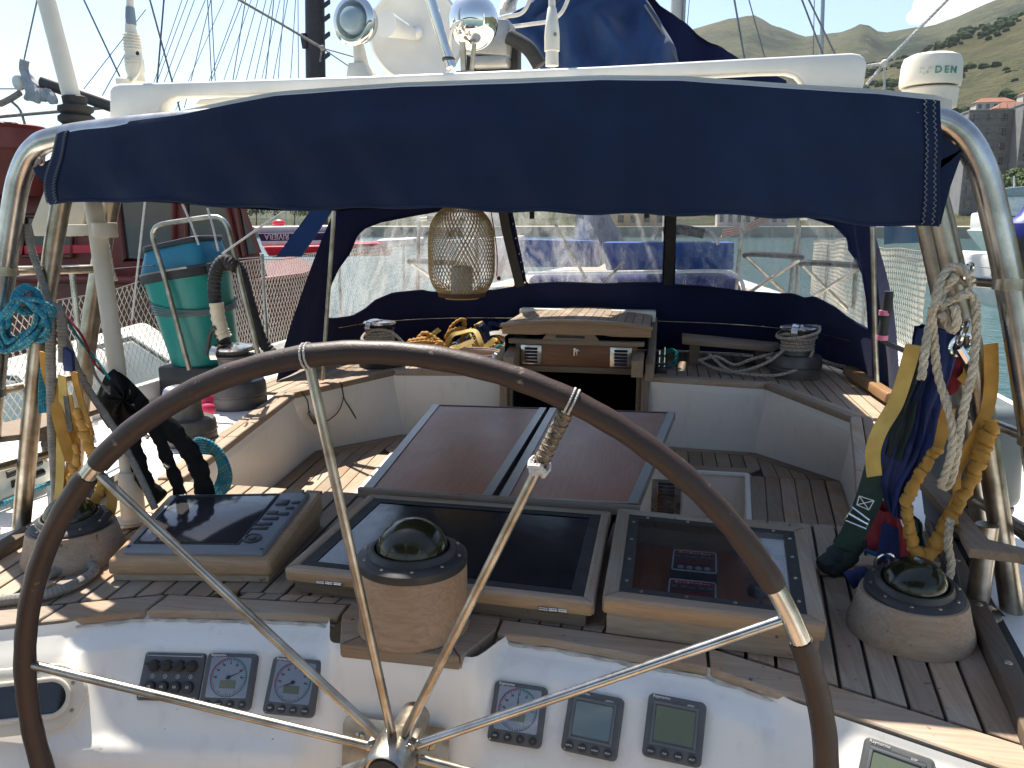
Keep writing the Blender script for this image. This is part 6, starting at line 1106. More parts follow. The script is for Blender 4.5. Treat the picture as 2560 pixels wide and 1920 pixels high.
# wires of the rig, right half
for k, (p, Y, r, lab) in enumerate((([(1835, -5), (1862, 150)], 9, .010, "dark shroud crossing the left hill peak"), ([(1871, -5), (1914, 150)], 9, .006, "thin shroud just right of the left hill peak"), ([(2003, -5), (2059, 140)], 8, .008, "grey halyard left of the far dark mast"), ([(2020, -5), (2092, 145)], 8, .008, "grey halyard crossing the far dark mast"), ([(1704, -5), (1702, 120)], 12, .006, "thin wire right of the white mast"), ([(1724, -5), (1712, 130)], 12, .005, "thinnest wire between white mast and left peak"))):
    cordline("shroud", p, (Y, Y), r, WIRE if k not in (2, 3) else ROPE_G, lab, "wire", "rigging wires to the right")
fm = thing("distant_mast", "far dark mast standing before the saddle between the hill peaks", "mast", PY(2040, 560, 60), "masts of moored boats"); m = MB(); m.tube([PY(2058, -20, 60), PY(2040, 560, 60)], .13, 8); obj("spar", m, DSTEEL, fm); m = MB(); m.tube([PY(2036, -10, 60), PY(2030, 300, 60)], .03, 5); obj("stay", m, WIRE, fm)
# folding chairs and covers on the fore deck
def chair(label, px, py, Y, w_):
    p = PY(px, py, Y); t = thing("folding_chair", label, "chair", (p.x, p.y, p.z), "folding chairs on the fore deck"); s = w_
    fr = spl([p + Vector((-.5 * s, 0, 0)), p + Vector((-.45 * s, 0, .62)), p + Vector((-.36 * s, 0, .72)), p + Vector((.36 * s, 0, .70)), p + Vector((.45 * s, 0, .60)), p + Vector((.5 * s, 0, 0))], 6); m = MB(); m.tube(fr, .016, 8); obj("back_frame", m, STEEL_W, t)
    m = MB(); m.tube([p + Vector((-.30 * s, 0, .725)), p + Vector((.30 * s, 0, .712))], .028, 8); obj("back_pad", m, RUBBER, t)
    m = MB(); m.tube(spl([p + Vector((-.42 * s, -.25, .36)), p + Vector((-.36 * s, -.32, .38)), p + Vector((.36 * s, -.32, .36)), p + Vector((.42 * s, -.25, .34))], 5), .024, 8); obj("seat_edge", m, RUBBER, t)
    for a, b in (((-.42 * s, -.28, .36), (.40 * s, 0, 0)), ((.42 * s, -.28, .34), (-.40 * s, 0, 0))): m = MB(); m.tube([p + Vector(a), p + Vector(b)], .015, 8); obj("cross_leg", m, STEEL_W, t)
chair("folding chair seen through the right window, nearer the middle", 1915, 745, 7.0, .50); chair("folding chair seen through the right window, nearer the edge", 2052, 770, 6.8, .50); chair("folding chair seen through the left window beside the lampshade", 1120, 760, 6.6, .55)
def crate(name, P, Y, dep, mat, label, cat, bev=.02, tilt=0):
    m = MB(); m.extr(PYs(P, Y), (0, dep, 0)); return obj(name, m, mat, None, bevel=bev, label=label, cat=cat)
crate("blue_cover", [(1296, 598), (1500, 602), (1500, 668), (1305, 668)], 8.4, .5, LBLUE, "second blue cover farther left behind the middle window", "cover")
crate("blue_cover", [(1505, 606), (1836, 606), (1834, 674), (1515, 676)], 7.6, .5, LBLUE, "bright blue canvas cover on the fore deck behind the window", "cover")
dg_ = thing("dinghy", "dark blue covered dinghy on the fore deck with a pale rim", "dinghy", PY(1700, 730, 7.0)); m = MB(); m.extr(PYs([(1320, 690), (1840, 690), (1856, 730), (1850, 790), (1320, 790)], 7.0), (0, .9, 0)); obj("cover", m, canvasm("indigo_cover", (.02, .025, .12), (.015, .02, .09)), dg_, bevel=.05, seg=3); m = MB(); m.tube(spl([PY(a, b, 6.98) for a, b in ((1320, 684), (1600, 681), (1790, 678), (1838, 688), (1858, 715), (1862, 780))], 6), .016, 8); obj("rim", m, pm("pale_rim", (.45, .47, .5), None, .4), dg_)
m = MB(); m.tube(spl([PY(a, b, 7.4) for a, b in ((1632, 600), (1640, 582), (1660, 572), (1720, 570), (1765, 578), (1785, 592), (1795, 612))], 6), .018, 8); rk = obj("roll_bar", m, STEEL_W, None, label="steel hoop with a black pad above the blue cover", cat="hoop"); m = MB(); m.tube(spl([PY(a, b, 7.38) for a, b in ((1658, 580), (1700, 574), (1760, 584))], 5), .045, 10); obj("pad", m, RUBBER, rk)
m = MB(); m.grid(lambda u, v: PY(lerp(1806, 1925, u), 575 - 40 * u ** 1.6 + v * 16 - 3, 13) + Vector((0, v * .35, -.08 * math.sin(v * 3))), 24, 8); hm = obj("hammock", m, None, None, label="red and white striped hammock slung beyond the right window", cat="hammock")
t_ = NT("striped_cloth"); w_ = t_.n("TexWave"); w_.inputs["Scale"].default_value = .9; w_.bands_direction = 'Y'; t_.l(t_.co((1, 3.2, 1), uv=True), w_.inputs["Vector"]); t_.set(Base_Color=t_.mix(t_.fr(w_.outputs[1], .4, .6), (.55, .04, .04), (.7, .62, .52)), Roughness=.9); hm.data.materials.clear(); hm.data.materials.append(t_.m)
for a, b, c, d, Y, lab in ((1388, 560, 1470, 706, 6.4, "slanting dark line behind the middle window"), (1560, 655, 1500, 715, 6.4, "short dark strut low behind the middle window")): cordline("deck_line", [(a, b), (c, d)], (Y, Y), .012, RUBBER, lab, "line")
# jib bag: pale cloth hanging behind the middle window
m = MB(); m.grid(lambda u, v: PY(lerp(lerp(1440, 1425, v), lerp(1510, 1600, v), u), lerp(515, 660, v), 8.6) + Vector((0, .08 * math.sin(u * 9 + v * 3), 0)), 14, 14); obj("pale_sail", m, pm("pale_sailcloth", (.42, .42, .44), (.34, .34, .37), .8, sc=6), None, label="pale grey sail hanging behind the middle window", cat="sail")
crate("deck_box", [(1110, 600), (1290, 590), (1290, 690), (1110, 700)], 9.0, .6, GEL, "white box on the fore deck behind the lampshade", "box")
# ================================================================== water, far shore, hills
t_ = NT("harbour_water"); v_ = t_.co((1, 1, 1), rnd=False); t_.set(Base_Color=t_.mix(t_.fr(t_.noise(v_, .05, 3), .3, .7), (.035, .085, .085), (.05, .105, .10)), Roughness=.12, Specular_IOR_Level=.5); t_.bump(t_.math('ADD', t_.noise(v_, 2.2, 5, .6, .4), t_.math('MULTIPLY', t_.noise(v_, .5, 3), 1.5)), .55, .12)
m = MB(); R_ = [0, 3, 8, 20, 60, 200, 800, 2400, 4250]; n = 64
m.lathe([(r, 0) for r in reversed(R_)], n); struct("water", m, t_.m, smooth=False)
from mathutils import noise as mn
def az_tan(px, py): r = _ray(px, py); return math.atan2(r.x, r.y), r.z / math.hypot(r.x, r.y)
FAR = [az_tan(a, b) for a, b in ((-900, 545), (200, 540), (700, 520), (1000, 440), (1300, 280), (1500, 160), (1650, 125), (1740, 90), (1800, 76), (1870, 63), (1895, 66), (1920, 85), (1960, 95), (2010, 109), (2060, 101), (2110, 95), (2150, 80), (2175, 83), (2195, 99), (2215, 104), (2330, 90), (2400, 63), (2470, 32), (2560, -5), (2700, -60), (2900, -80))] + [(1.05, .30), (1.5, .22), (2.4, .15)]
NEAR = [az_tan(a, b) for a, b in ((1000, 548), (1500, 500), (1800, 420), (1980, 330), (2100, 225), (2150, 192), (2210, 180), (2300, 165), (2380, 118), (2440, 112), (2560, 78), (2700, 20), (2900, 10))] + [(1.05, .24), (1.5, .2), (2.4, .1)]
NEAR = [(-3.0, .0)] + NEAR; FAR = [(-3.0, .008)] + FAR
def hill(az, r):
    n1 = mn.fractal(Vector((math.sin(az) * r / 260, math.cos(az) * r / 260, 1.3)), 1.0, 2.0, 5); n2 = mn.fractal(Vector((math.sin(az) * r / 90, math.cos(az) * r / 90, 7.3)), 1.0, 2.0, 4)
    f = pl(az, FAR) * 3000 * sstep(900, 3000, r) ** 1.15 * (1 if r <= 3000 else max(.3, 1 - (r - 3000) / 1500)) + n1 * 26 * sstep(900, 1700, r) * (1 - .8 * sstep(2500, 3000, r)) * min(1, pl(az, FAR) * 8)
    g = pl(az, NEAR) * 1250 * sstep(330, 1250, r) ** .9 + n1 * 12 * sstep(450, 800, r) * (1 - .7 * sstep(1000, 1250, r)) * min(1, pl(az, NEAR) * 9); g *= 1 if r < 1250 else max(0, 1 - (r - 1250) / 700)
    return max(f, g, 0) + 2.4 * sstep(300, 420, r) + n2 * 2.0 * sstep(420, 700, r)
rs = [290, 310, 340, 380, 430] + [500 + 50 * k for k in range(16)] + [1300 + 70 * k for k in range(10)] + [2000 + 65 * k for k in range(16)] + [3020, 3200, 3500, 4100]; NA = 420; a0_, a1_ = -1.9, 2.0
m = MB(); m.grid(lambda u, v: (lambda az, r: Vector((math.sin(az) * r, math.cos(az) * r, hill(az, r) - (4 if r < 300 else 0))))(lerp(a0_, a1_, u), rs[min(int(round(v * (len(rs) - 1))), len(rs) - 1)]), NA, len(rs) - 1)
t_ = NT("hillside"); v_ = t_.co((1, 1, 1), rnd=False); n1 = t_.noise(v_, .006, 6, .6); n2 = t_.noise(v_, .035, 6, .7); n3 = t_.noise(v_, .0022, 3)
c = t_.mix(t_.fr(n2, .38, .62), (.036, .048, .026), (.080, .078, .042)); c = t_.mix(t_.fr(n1, .50, .62), c, (.016, .026, .015)); c = t_.mix(t_.fr(t_.noise(v_, .018, 6, .75), .60, .72), c, (.115, .11, .095)); c = t_.mix(t_.math('MULTIPLY', t_.fr(n3, .45, .65), .45), c, (.10, .086, .046))
t_.set(Base_Color=c, Roughness=.95, Specular_IOR_Level=.05); t_.bump(n2, .9, 14); struct("hill", m, t_.m, ang=180)
# scrub on the nearer slope
m = MB(); rnd = random.Random(5); ico = bmesh.new(); bmesh.ops.create_icosphere(ico, subdivisions=1, radius=1); iv = [v.co.copy() for v in ico.verts]; ifc = [tuple(v.index for v in f.verts) for f in ico.faces]; ico.free()
for k in range(3600):
    az = rnd.uniform(.05, 1.0); r = rnd.uniform(430, 1230); nn = mn.noise(Vector((math.sin(az) * r / 90, math.cos(az) * r / 90, 3.3)))
    if nn < .02 + .18 * rnd.random(): continue
    h = hill(az, r); s_ = rnd.uniform(2, 5.5); p = Vector((math.sin(az) * r, math.cos(az) * r, h + s_ * .3)); m.add([p + Vector((q.x * s_ * 1.2, q.y * s_ * 1.2, q.z * s_ * .8)) * rnd.uniform(.75, 1.2) for q in iv], ifc)
SCRUB = pm("scrub_green", (.018, .032, .013), (.034, .05, .02), .95, sc=.2, spec=.05); o = obj("scrub", m, SCRUB, None, smooth=False, label="dark green scrub on the near hillside", cat="scrub", kind="stuff")
# quay and houses across the water
m = MB()
for k in range(30):
    az, a2 = lerp(-.9, .95, k / 30), lerp(-.9, .95, (k + 1) / 30); q = [(math.sin(a) * r, math.cos(a) * r) for a, r in ((az, 165), (a2, 165), (a2, 330), (az, 330))]; m.prism(q, -1, 2.0)
struct("quay", m, pm("quay_stone", (.36, .31, .24), (.26, .22, .17), .9, sc=.2), smooth=False)
def house(label, px, Y, x_w, z0, z1, dep, mat, rows, cols, scaf=False, winmat=None, group="houses on the far shore", roofm=None, nm="house"):
    p = PY(px, 560, Y); t = thing(nm, label, "building", (p.x, p.y, z0), group); m = MB(); m.box((p.x, p.y + dep / 2, (z0 + z1) / 2), (x_w, dep, z1 - z0)); obj("wall", m, mat, t, smooth=False)
    if roofm:
        h = x_w * .14; m = MB(); m.hexa([(p.x - x_w * .53, p.y - .4, z1), (p.x + x_w * .53, p.y - .4, z1), (p.x + x_w * .53, p.y + dep + .4, z1), (p.x - x_w * .53, p.y + dep + .4, z1)], [(p.x - x_w * .3, p.y + dep * .45, z1 + h), (p.x + x_w * .3, p.y + dep * .45, z1 + h), (p.x + x_w * .3, p.y + dep * .55, z1 + h), (p.x - x_w * .3, p.y + dep * .55, z1 + h)]); obj("roof", m, roofm, t, smooth=False)
    else: m = MB(); m.box((p.x, p.y + dep / 2, z1 + .3), (x_w + .5, dep + .5, .6)); obj("roof", m, mat, t, smooth=False)
    for r in range(rows):
        for c_ in range(cols):
            x = p.x + (c_ + .5 - cols / 2) * x_w / cols; z = z0 + (r + .55) * (z1 - z0) / rows; m = MB(); m.box((x, p.y - .05, z), (x_w / cols * .45, .3, (z1 - z0) / rows * .5)); obj("window", m, winmat or GLASSD, t, smooth=False)
    if scaf:
        m = MB(); nx, nz = cols * 2 + 1, rows * 2 + 1
        for i in range(nx): x = p.x - x_w / 2 - .6 + i * (x_w + 1.2) / (nx - 1); m.box((x, p.y - 1.4, (z0 + z1) / 2 + 1), (.16, .16, z1 - z0 + 3))
        for j in range(nz): z = z0 + j * (z1 - z0) / (nz - 1); m.box((p.x, p.y - 1.4, z), (x_w + 1.4, .16, .14)); m.box((p.x, p.y - .9, z - .1), (x_w + 1.4, .9, .1))
        tag(obj("scaffolding", m, pm("scaffold_" + str(px), (.20, .19, .18), None, .7, .3), t, smooth=False), kind="stuff")
    return t
CONC = pm("grey_concrete", (.20, .20, .20), (.15, .155, .16), .9, sc=.3); OCH = pm("ochre_wall", (.45, .34, .20), (.38, .28, .16), .9, sc=.3); PALE = pm("pale_wall", (.52, .48, .42), (.42, .39, .34), .9, sc=.3); ROOF = pm("red_tile_roof", (.30, .12, .07), (.22, .09, .055), .9, sc=.6)
ZP = lambda py, Y: PY(2450, py, Y).z
house("grey apartment block wrapped in scaffolding behind the starboard arch leg", 2462, 370, 21, 2, ZP(278, 370), 14, CONC, 8, 4, True); house("second scaffolded apartment block at the right picture edge", 2600, 360, 22, 2, ZP(262, 360), 14, CONC, 8, 4, True)
house("small pink house with red roof above the left scaffolded block", 2455, 560, 22, ZP(300, 560), ZP(256, 560), 10, PALE, 2, 5, roofm=ROOF); house("pale house with red roof on the slope at the right edge", 2560, 600, 20, ZP(300, 600), ZP(238, 600), 10, PALE, 2, 4, roofm=ROOF); house("wide ochre house on the slope behind the scaffolding", 2520, 480, 26, ZP(330, 480), ZP(272, 480), 10, OCH, 2, 5, roofm=ROOF)
house("pale arched quay building seen through the right window", 1880, 185, 15, 1.9, 9, 8, PALE, 2, 8); house("ochre quay house seen through the middle window", 1600, 190, 12, 1.9, 8.5, 8, OCH, 2, 4, roofm=ROOF); house("low pale house on the quay behind the lampshade", 1180, 190, 13, 1.9, 7.5, 8, PALE, 2, 5, roofm=ROOF)
# trees: tapered trunk, limbs and a crown of leaf clumps
LEAF = pm("leaf_green", (.045, .075, .02), (.07, .095, .028), .8, sc=.6, spec=.2); LEAFD = pm("dark_leaf_green", (.022, .045, .015), (.035, .06, .02), .85, sc=.6, spec=.2); BARK = pm("bark", (.09, .065, .045), (.06, .045, .03), .95, sc=2)
def tree(label, base, h, rad, mat, seed, flat=.6, n=900, nm="tree", leaf=None):
    rnd = random.Random(seed); b = Vector(base); t = thing(nm, label, "tree", b, "trees on the far shore"); m = MB(); top = b + Vector((rnd.uniform(-.4, .4), 0, h * .62)); m.tube([b, b.lerp(top, .5) + Vector((.15, 0, 0)), top], [h * .03, h * .022, h * .012], 8); cs = []
    for k in range(9):
        a = rnd.uniform(0, 6.28); rr = rad * rnd.uniform(.25, .75); c = b + Vector((rr * math.cos(a), rr * math.sin(a), h * rnd.uniform(.58, .88))); cs.append((c, rad * rnd.uniform(.32, .5))); m.tube([b.lerp(top, rnd.uniform(.5, .95)), c], [h * .010, h * .004], 5)
    obj("trunk", m, BARK, t); m = MB(); lf = leaf or h * .035
    for k in range(n):
        c, r = cs[k % len(cs)]; d = Vector((rnd.gauss(0, 1), rnd.gauss(0, 1), rnd.gauss(0, 1))).normalized() * r * rnd.uniform(.55, 1.05); d.z *= flat; p = c + d; u = Vector((rnd.gauss(0, 1), rnd.gauss(0, 1), rnd.gauss(0, 1))).normalized(); w = u.orthogonal().normalized(); s_ = lf * rnd.uniform(.6, 1.4); m.add([p - u * s_, p + w * s_ * .7, p + u * s_, p - w * s_ * .7], [(0, 1, 2, 3)])
    obj("crown", m, mat, t, smooth=False)
def gz(px, Y): q = PY(px, 560, Y); return (q.x, q.y, 2.3)
tree("broad green pine right of the starboard arch leg", gz(2545, 292), 19, 12, LEAF, 1, .6, 2600); tree("smaller green tree left of the broad pine", gz(2488, 296), 14, 8, LEAFD, 2, .7, 1600)
for k, (px, Y, h, r) in enumerate(((640, 240, 9, 6), (690, 235, 10, 7), (735, 250, 9, 6), (770, 230, 8, 6), (600, 260, 9, 6))): tree("green shore tree in the gap left of the sprayhood, %s from the left" % ("second", "third", "fourth", "fifth", "first")[k], (PY(px, 560, Y).x, Y, 1.5), h, r, LEAF if k % 2 else LEAFD, 20 + k, .7, 700)
# ================================================================== red fishing boat to port
YR = 9.0
rbt = thing("red_boat", "red painted fishing boat with a windowed wheelhouse moored to port", "boat", PY(300, 900, YR + 1)); 
def pan(P, Y, dep, mat, nm, par=rbt, bev=0): sl_ = (max(PY(a, b, Y).x for a, b in P) - EYE.x) / Y; m = MB(); m.extr(PYs(P, Y), (dep * min(0, sl_), dep, 0)); return obj(nm, m, mat, par, bevel=bev)
m = MB(); hp_ = [(-900, 690), (-300, 690), (300, 700), (640, 705), (760, 690), (830, 670)]; hb2 = [(-900, 1000), (-300, 1000), (300, 980), (620, 960), (700, 930), (790, 880)]
m.hexa([PY(a, b, YR - .25) for a, b in hp_ + hb2[::-1]], [PY(a, b, YR - .25) + Vector((-2.2, 3.4, 0)) for a, b in hp_ + hb2[::-1]]); obj("hull", m, RED2, rbt)
m = MB(); m.tube([PY(a, b, YR - .28) for a, b in hp_], .05, 8); obj("gunwale", m, RED, rbt)
cab = MB(); cab.extr(PYs([(-700, 420), (575, 420), (672, 700), (-700, 700)], YR), (-1.6, 2.6, 0)); cabo = obj("wheelhouse", cab, RED, rbt, bevel=.02)
for P in ([(290, 470), (435, 470), (432, 648), (312, 650)], [(462, 470), (556, 470), (598, 645), (466, 648)], [(582, 470), (590, 475), (648, 632), (612, 640)], [(60, 540), (180, 540), (180, 640), (60, 640)], [(-120, 540), (20, 540), (20, 640), (-120, 640)]):
    pan([(a, b) for a, b in P], YR - .03, .05, GLASSD, "window_pane", cabo); m = MB(); m.tube([PY(a, b, YR - .05) for a, b in P], .035, 6, closed=True); obj("window_frame", m, RED2, cabo)
pan([(-300, 618), (245, 612), (245, 632), (-300, 640)], YR - .06, .06, BRED, "rubbing_strake", rbt)
pan([(300, 600), (435, 600), (430, 632), (312, 632)], YR + .5, .5, PINK, "red_tarp", rbt, .02)
m = MB(); c = PY(22, 480, YR - .5); m.lathe([(0, 0), (.36, 0), (.42, .5), (.46, .55), (.44, .78), (.48, .82), (.44, .84), (0, .8)], 28, c=PY(14, 375, YR - .3) - Vector((0, 0, .55))); obj("deck_tub", m, BRED if False else RED, rbt)
m = MB(); m.box(PY(0, 430, YR - .2), (.7, .6, .6)); obj("locker", m, MASTK, rbt, bevel=.02)
m = MB(); m.tube([PY(108, 205, 8.5), PY(290, 268, 8.5)], .075, 12); bm_ = obj("boom", m, MASTK, rbt); m = MB()
rnd = random.Random(4)
for k in range(9): m.tube(spl([PY(65 + k * 8, 215 + k * 2 + rnd.uniform(-5, 5), 8.4), PY(72 + k * 8, 232 + k * 2, 8.38), PY(66 + k * 9, 250 + rnd.uniform(-4, 8), 8.4)], 4), .035, 6)
m.tube(spl([PY(62, 150, 8.5), PY(60, 175, 8.5), PY(75, 205, 8.5), (PY(100, 225, 8.5))], 5), [.05] * 8 + [.07] * 8, 8); obj("furled_sail", m, pm("furled_grey", (.40, .40, .41), (.28, .28, .29), .8, sc=8), rbt); m = MB(); m.sphere(PY(47, 205, 8.5), .09, 14, 10, (.8, .8, 1.1)); obj("float", m, WHITE, rbt)
for P, r in (([(95, -10), (60, 150)], .009), ([(-30, 222), (60, 222)], .008), ([(-30, 300), (0, 292), (275, 268)], .02), ([(30, 255), (50, 275), (62, 310)], .016), ([(0, 260), (30, 245), (50, 232)], .04)): m = MB(); m.tube(spl([PY(a, b, 8.5) for a, b in P], 4), r, 6); obj("rigging_line", m, ROPE_G, rbt)
tn = thing("white_tender", "small white tender afloat beyond the port net", "boat", PY(300, 960, 5.6), "small boats to port")
m = MB(); o = [(100, 905), (330, 845), (420, 905), (440, 985), (380, 1010), (100, 990)]; m.extr(PYs(o, 5.4), (-.6, 1.0, 0)); obj("hull", m, GEL, tn, bevel=.05, seg=3); m = MB(); m.tube([PY(a, b, 5.38) for a, b in ((100, 905), (330, 845), (420, 905))], .02, 8); obj("rim", m, GREYP, tn)
tn = thing("white_tender", "white dinghy bow low behind the net at the left edge", "boat", PY(30, 1020, 4.2), "small boats to port"); m = MB(); m.extr(PYs([(-120, 930), (40, 945), (75, 985), (80, 1075), (-120, 1090)], 4.2), (-.3, 1.3, 0)); obj("hull", m, WHITE, tn, bevel=.05, seg=3); m = MB(); m.tube([PY(a, b, 4.18) for a, b in ((-120, 930), (40, 945), (75, 985))], .02, 8); obj("rim", m, GREYP, tn)
# racing boats with upside down lettering
rv = thing("race_boat", "red white and navy boat with upside down lettering beyond the tub", "boat", PY(700, 640, 13)); pan([(630, 566), (900, 562), (900, 580), (645, 584)], 13.2, 1.0, WHITE, "deck_edge", rv, .05); pan([(644, 583), (900, 580), (900, 600), (652, 604)], 13.05, 1.0, pm("navy_paint", (.015, .02, .09), None, .4), "navy_band", rv, .02); pan([(650, 603), (900, 599), (900, 614), (655, 616)], 13.0, 1.0, WHITE, "white_band", rv, .03); pan([(655, 615), (980, 610), (980, 640), (672, 644)], 12.9, 1.2, BRED, "red_hull", rv, .06)
lm = PY(722, 586, 13.04); text("lettering", "RIVIERA", .135, frame_m(lm, (-1, .02, 0), (0, 0, -1)) , PRINTW, rv, .004)
m = MB(); m.sphere(PY(697, 558, 14), .09, 14, 10, (1.4, 1, .8)); obj("red_bundle", m, BRED, rv)
tn = thing("race_boat", "red and white boat seen through the left window", "boat", PY(920, 640, 12)); pan([(820, 608), (950, 606), (955, 626), (815, 628)], 12, 1, BRED, "red_hull", tn, .05); pan([(940, 600), (1060, 594), (1062, 616), (945, 618)], 12.5, 1, WHITE, "white_deck", tn, .04)
# dark mast and its many stays
mk = thing("moored_ketch_rig", "dark brown mast with steps and a fan of stays behind the rail", "mast", PY(790, 560, 22), "masts of moored boats"); a, b = PY(786, -60, 22), PY(794, 560, 22); m = MB(); m.tube([a, b], [.26, .30], 14); obj("spar", m, MASTK, mk)
for y in (20, 55, 100, 150): m = MB(); q = PY(806, y, 21.9); m.hexa([q + Vector((0, 0, 0)), q + Vector((.2, 0, .12)), q + Vector((.2, .1, .12)), q + Vector((0, .1, 0))], [p + Vector((0, 0, .10)) for p in (q, q + Vector((.2, 0, .12)), q + Vector((.2, .1, .12)), q + Vector((0, .1, 0)))]); obj("mast_step", m, MASTK, mk)
m = MB(); m.tube([PY(758, 85, 21.8), PY(764, 120, 21.8)], .10, 8); obj("block", m, MASTK, mk)
ST = [((210, 0), (299, 190), .032), ((375, 0), (445, 257), .034), ((410, 0), (393, 205), .034), ((455, 0), (385, 205), .014), ((469, 0), (393, 204), .014), ((486, 0), (416, 190), .014), ((513, 0), (431, 200), .014), ((527, 0), (478, 200), .015), ((519, 0), (529, 195), .018), ((528, 0), (538, 200), .018), ((595, 6), (525, 196), .014), ((605, 8), (537, 180), .014), ((614, 0), (583, 197), .018), ((645, 0), (591, 193), .014), ((665, 0), (618, 193), .014), ((680, 0), (638, 193), .014), ((684, 6), (665, 189), .018), ((711, 0), (696, 189), .014), ((719, 0), (684, 193), .014), ((739, 0), (727, 189), .014), ((745, 0), (746, 189), .014), ((319, 82), (205, 228), .016), ((317, 128), (255, 240), .018), ((560, 0), (470, 205), .012), ((628, 0), (560, 200), .012), ((700, 0), (655, 195), .012)]
for p, q, r in ST:
    d = (q[0] - p[0], q[1] - p[1]); m = MB(); m.tube([PY(p[0] - d[0] * .4, p[1] - d[1] * .4, 22), PY(q[0] + d[0] * .35, q[1] + d[1] * .35, 22)], r * .8, 5); obj("stay", m, WIRE, mk)
for k, (px, top_, Y) in enumerate(((652, 420, 90), (668, 440, 100), (684, 430, 95), (700, 450, 110), (716, 425, 90), (731, 445, 105), (746, 440, 98))):
    m = MB(); a = PY(px, 570, Y); m.tube([(a.x, Y, 1), (a.x, Y, 1 + 9 + k % 3)], .07, 6); obj("distant_mast", m, PALE, None, label="thin pale distant mast in the gap left of the sprayhood, %s from the left" % ("first", "second", "third", "fourth", "fifth", "sixth", "seventh")[k], cat="mast", group="masts of moored boats")
# ================================================================== starboard neighbours
my = thing("motor_yacht", "white motor yacht moored beyond the starboard arch leg", "yacht", PY(2600, 600, 45)); 
pan([(2480, 575), (2900, 575), (2900, 650), (2540, 650)], 45, 4, WHITE, "hull", my, .2); pan([(2490, 530), (2900, 520), (2900, 576), (2486, 576)], 45.2, 3.6, WHITE, "deck_house", my, .15); pan([(2502, 488), (2900, 470), (2900, 532), (2498, 532)], 45.5, 3.2, WHITE, "upper_deck", my, .15); pan([(2515, 470), (2600, 462), (2600, 490), (2505, 492)], 45.4, 3, pm("pale_glass2", (.3, .34, .36), None, .1), "windscreen", my, .05); pan([(2500, 540), (2900, 534), (2900, 556), (2496, 560)], 45.1, .2, GLASSD, "side_window", my); m = MB(); m.tube([PY(2535, 470, 46), PY(2535, 440, 46)], .05, 6); obj("radar_post", m, WHITE, my)
ou = thing("neighbour_boat", "dark covered boat stern with black outboard at the right edge", "boat", PY(2560, 760, 8), None); pan([(2505, 640), (2800, 650), (2800, 800), (2520, 780)], 8, 2, WHITE, "hull", ou, .05); m = MB(); m.extr(PYs([(2518, 570), (2530, 553), (2560, 560), (2572, 600), (2560, 660), (2526, 655)], 7.8), (0, .4, 0)); obj("outboard_cowl", m, BLACK, ou, bevel=.04)
m = MB(); c = PY(2552, 750, 3.6); m.lathe([(0, 0), (.07, .01), (.11, .06), (.115, .10), (.115, .26), (.10, .31), (.05, .34), (.03, .38), (0, .38)], 24, c=c); fo = obj("fender", m, FEND, None, label="blue boat fender with dark cover hanging at the right edge", cat="fender"); m = MB(); m.lathe([(.117, .09), (.117, .25), (.105, .29)], 24, c=c); obj("cover", m, BLACK, fo); m = MB(); m.tube([c + Vector((0, 0, .37)), c + Vector((0, 0, .6))], .006, 6); obj("lanyard", m, CORD, fo)
gr_ = thing("slatted_gangway", "white slatted plastic panel standing at the right edge of the deck", "panel", PY(2570, 930, 3.0)); q0, q1, q2, q3 = PY(2540, 745, 3.0), PY(2700, 760, 3.0), PY(2700, 960, 3.0), PY(2548, 930, 3.0)
for a, b in ((q0, q1), (q1, q2), (q2, q3), (q3, q0)): m = MB(); m.tube([a, b], .012, 6); obj("frame_bar", m, WHITE, gr_)
for k in range(14): m = MB(); m.tube([q0.lerp(q3, (k + .5) / 14), q1.lerp(q2, (k + .5) / 14)], .006, 5); obj("slat", m, WHITE, gr_)
m = MB(); m.grid(lambda u, v: PY(lerp(2210, 2400, u), lerp(565, 612, v) + 6 * u - 8 * math.sin(math.pi * u) * v, 6.2) + Vector((0, .05 * math.sin(u * 14), 0)), 24, 8); obj("weather_cloth", m, canvasm("grey_blue_cloth", (.11, .16, .22), (.09, .14, .19)), None, label="grey blue weather cloth hanging right of the sprayhood", cat="cloth")
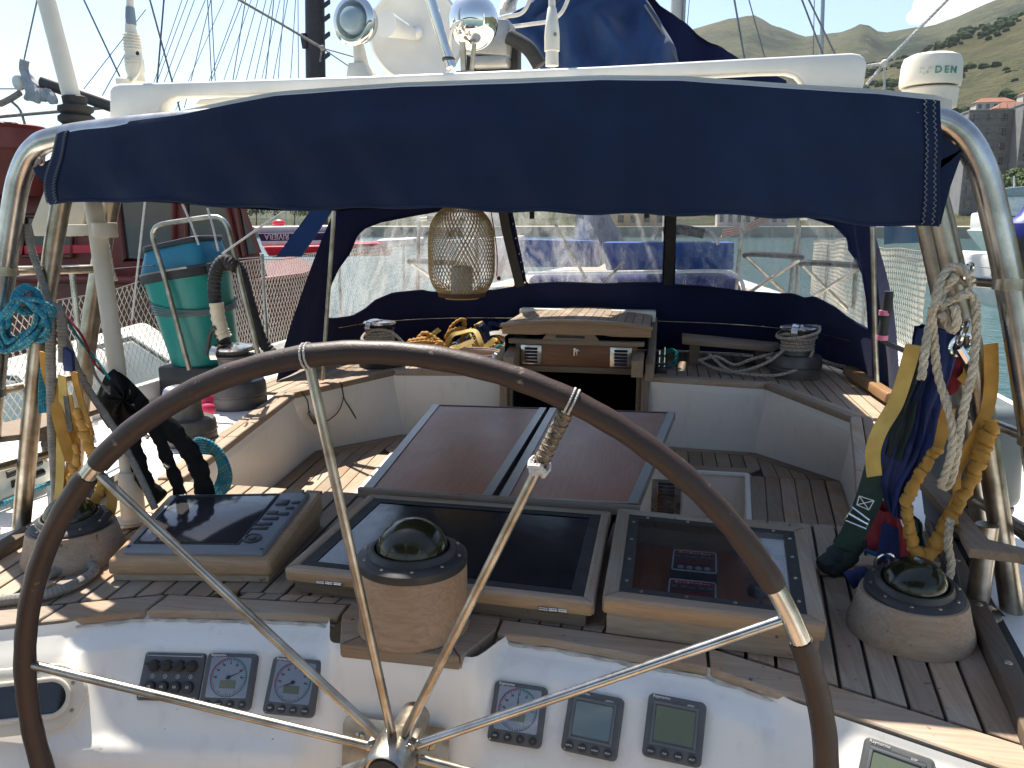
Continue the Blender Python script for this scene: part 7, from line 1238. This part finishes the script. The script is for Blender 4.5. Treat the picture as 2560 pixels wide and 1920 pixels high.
# ================================================================== cloud above the right ridge
rnd = random.Random(9); m = MB(); cc = PY(2400, 30, 6500)
for k in range(26): m.sphere(cc + Vector((rnd.gauss(0, 190), rnd.gauss(0, 160), rnd.gauss(0, 55) - 20)), rnd.uniform(45, 115), 12, 8)
t_ = NT("cloud_vapour"); t_.t.nodes.remove(t_.p); pv = t_.n("VolumePrincipled"); pv.inputs["Color"].default_value = (.98, .98, .99, 1); pv.inputs["Density"].default_value = .010; pv.inputs["Anisotropy"].default_value = .3; t_.l(pv.outputs[0], t_.out.inputs["Volume"])
co_ = obj("cloud", m, t_.m, None, label="white cumulus cloud above the right hill ridge", cat="cloud", kind="stuff"); md = co_.modifiers.new("union", 'REMESH'); md.mode = 'VOXEL'; md.voxel_size = 18

# ================================================================== helm floor and stern behind the viewer
mb = MB(); mb.box((0, -.15, .66), (2.5, 2.9, .05)); hf = struct("helm_floor", mb, CAULK, smooth=False)
for k in range(30): plank([(-1.24 + k * .083, -1.58), (-1.24 + k * .083 + .077, -1.58), (-1.24 + k * .083 + .077, 1.28), (-1.24 + k * .083, 1.28)], .698, .012, TBY, hf)
mb = MB(); mb.box((0, -1.95, 1.02), (2.6, .7, .72)); mb.box((-1.42, -.6, 1.06), (.30, 2.9, .92)); mb.box((1.42, -.6, 1.06), (.30, 2.9, .92)); struct("stern_moulding", mb, GEL, bevel=.03)
aw2 = thing("added_shade_awning", "navy canvas awning on four steel poles over the stern behind the helm", "awning", (0, -1.2, 1.3))  # added out of view to hold sky light off the helm console
m = MB(); m.grid(lambda u, v: Vector((lerp(-1.9, 1.9, u), lerp(-2.3, .30, v), 2.98 + .14 * math.sin(math.pi * u) + .03 * math.sin(math.pi * v))), 24, 12); obj("canopy", m, BLUE2, aw2)
for x in (-1.85, 1.85):
    for y in (-2.25, .25): m = MB(); m.tube([(x, y, 1.3), (x, y, 3.03)], .014, 8); obj("pole", m, STEEL, aw2)
# ================================================================== air between here and the hills
mb = MB(); mb.box((0, 0, 520), (8600, 8600, 1060)); t_ = NT("sea_haze"); t_.t.nodes.remove(t_.p); pv = t_.n("VolumePrincipled"); pv.inputs["Color"].default_value = (.88, .93, 1, 1); pv.inputs["Density"].default_value = .00004; pv.inputs["Anisotropy"].default_value = .35; t_.l(pv.outputs[0], t_.out.inputs["Volume"])
obj("haze", mb, t_.m, None, smooth=False, label="thin bluish sea haze filling the air to the hills", cat="haze", kind="stuff")
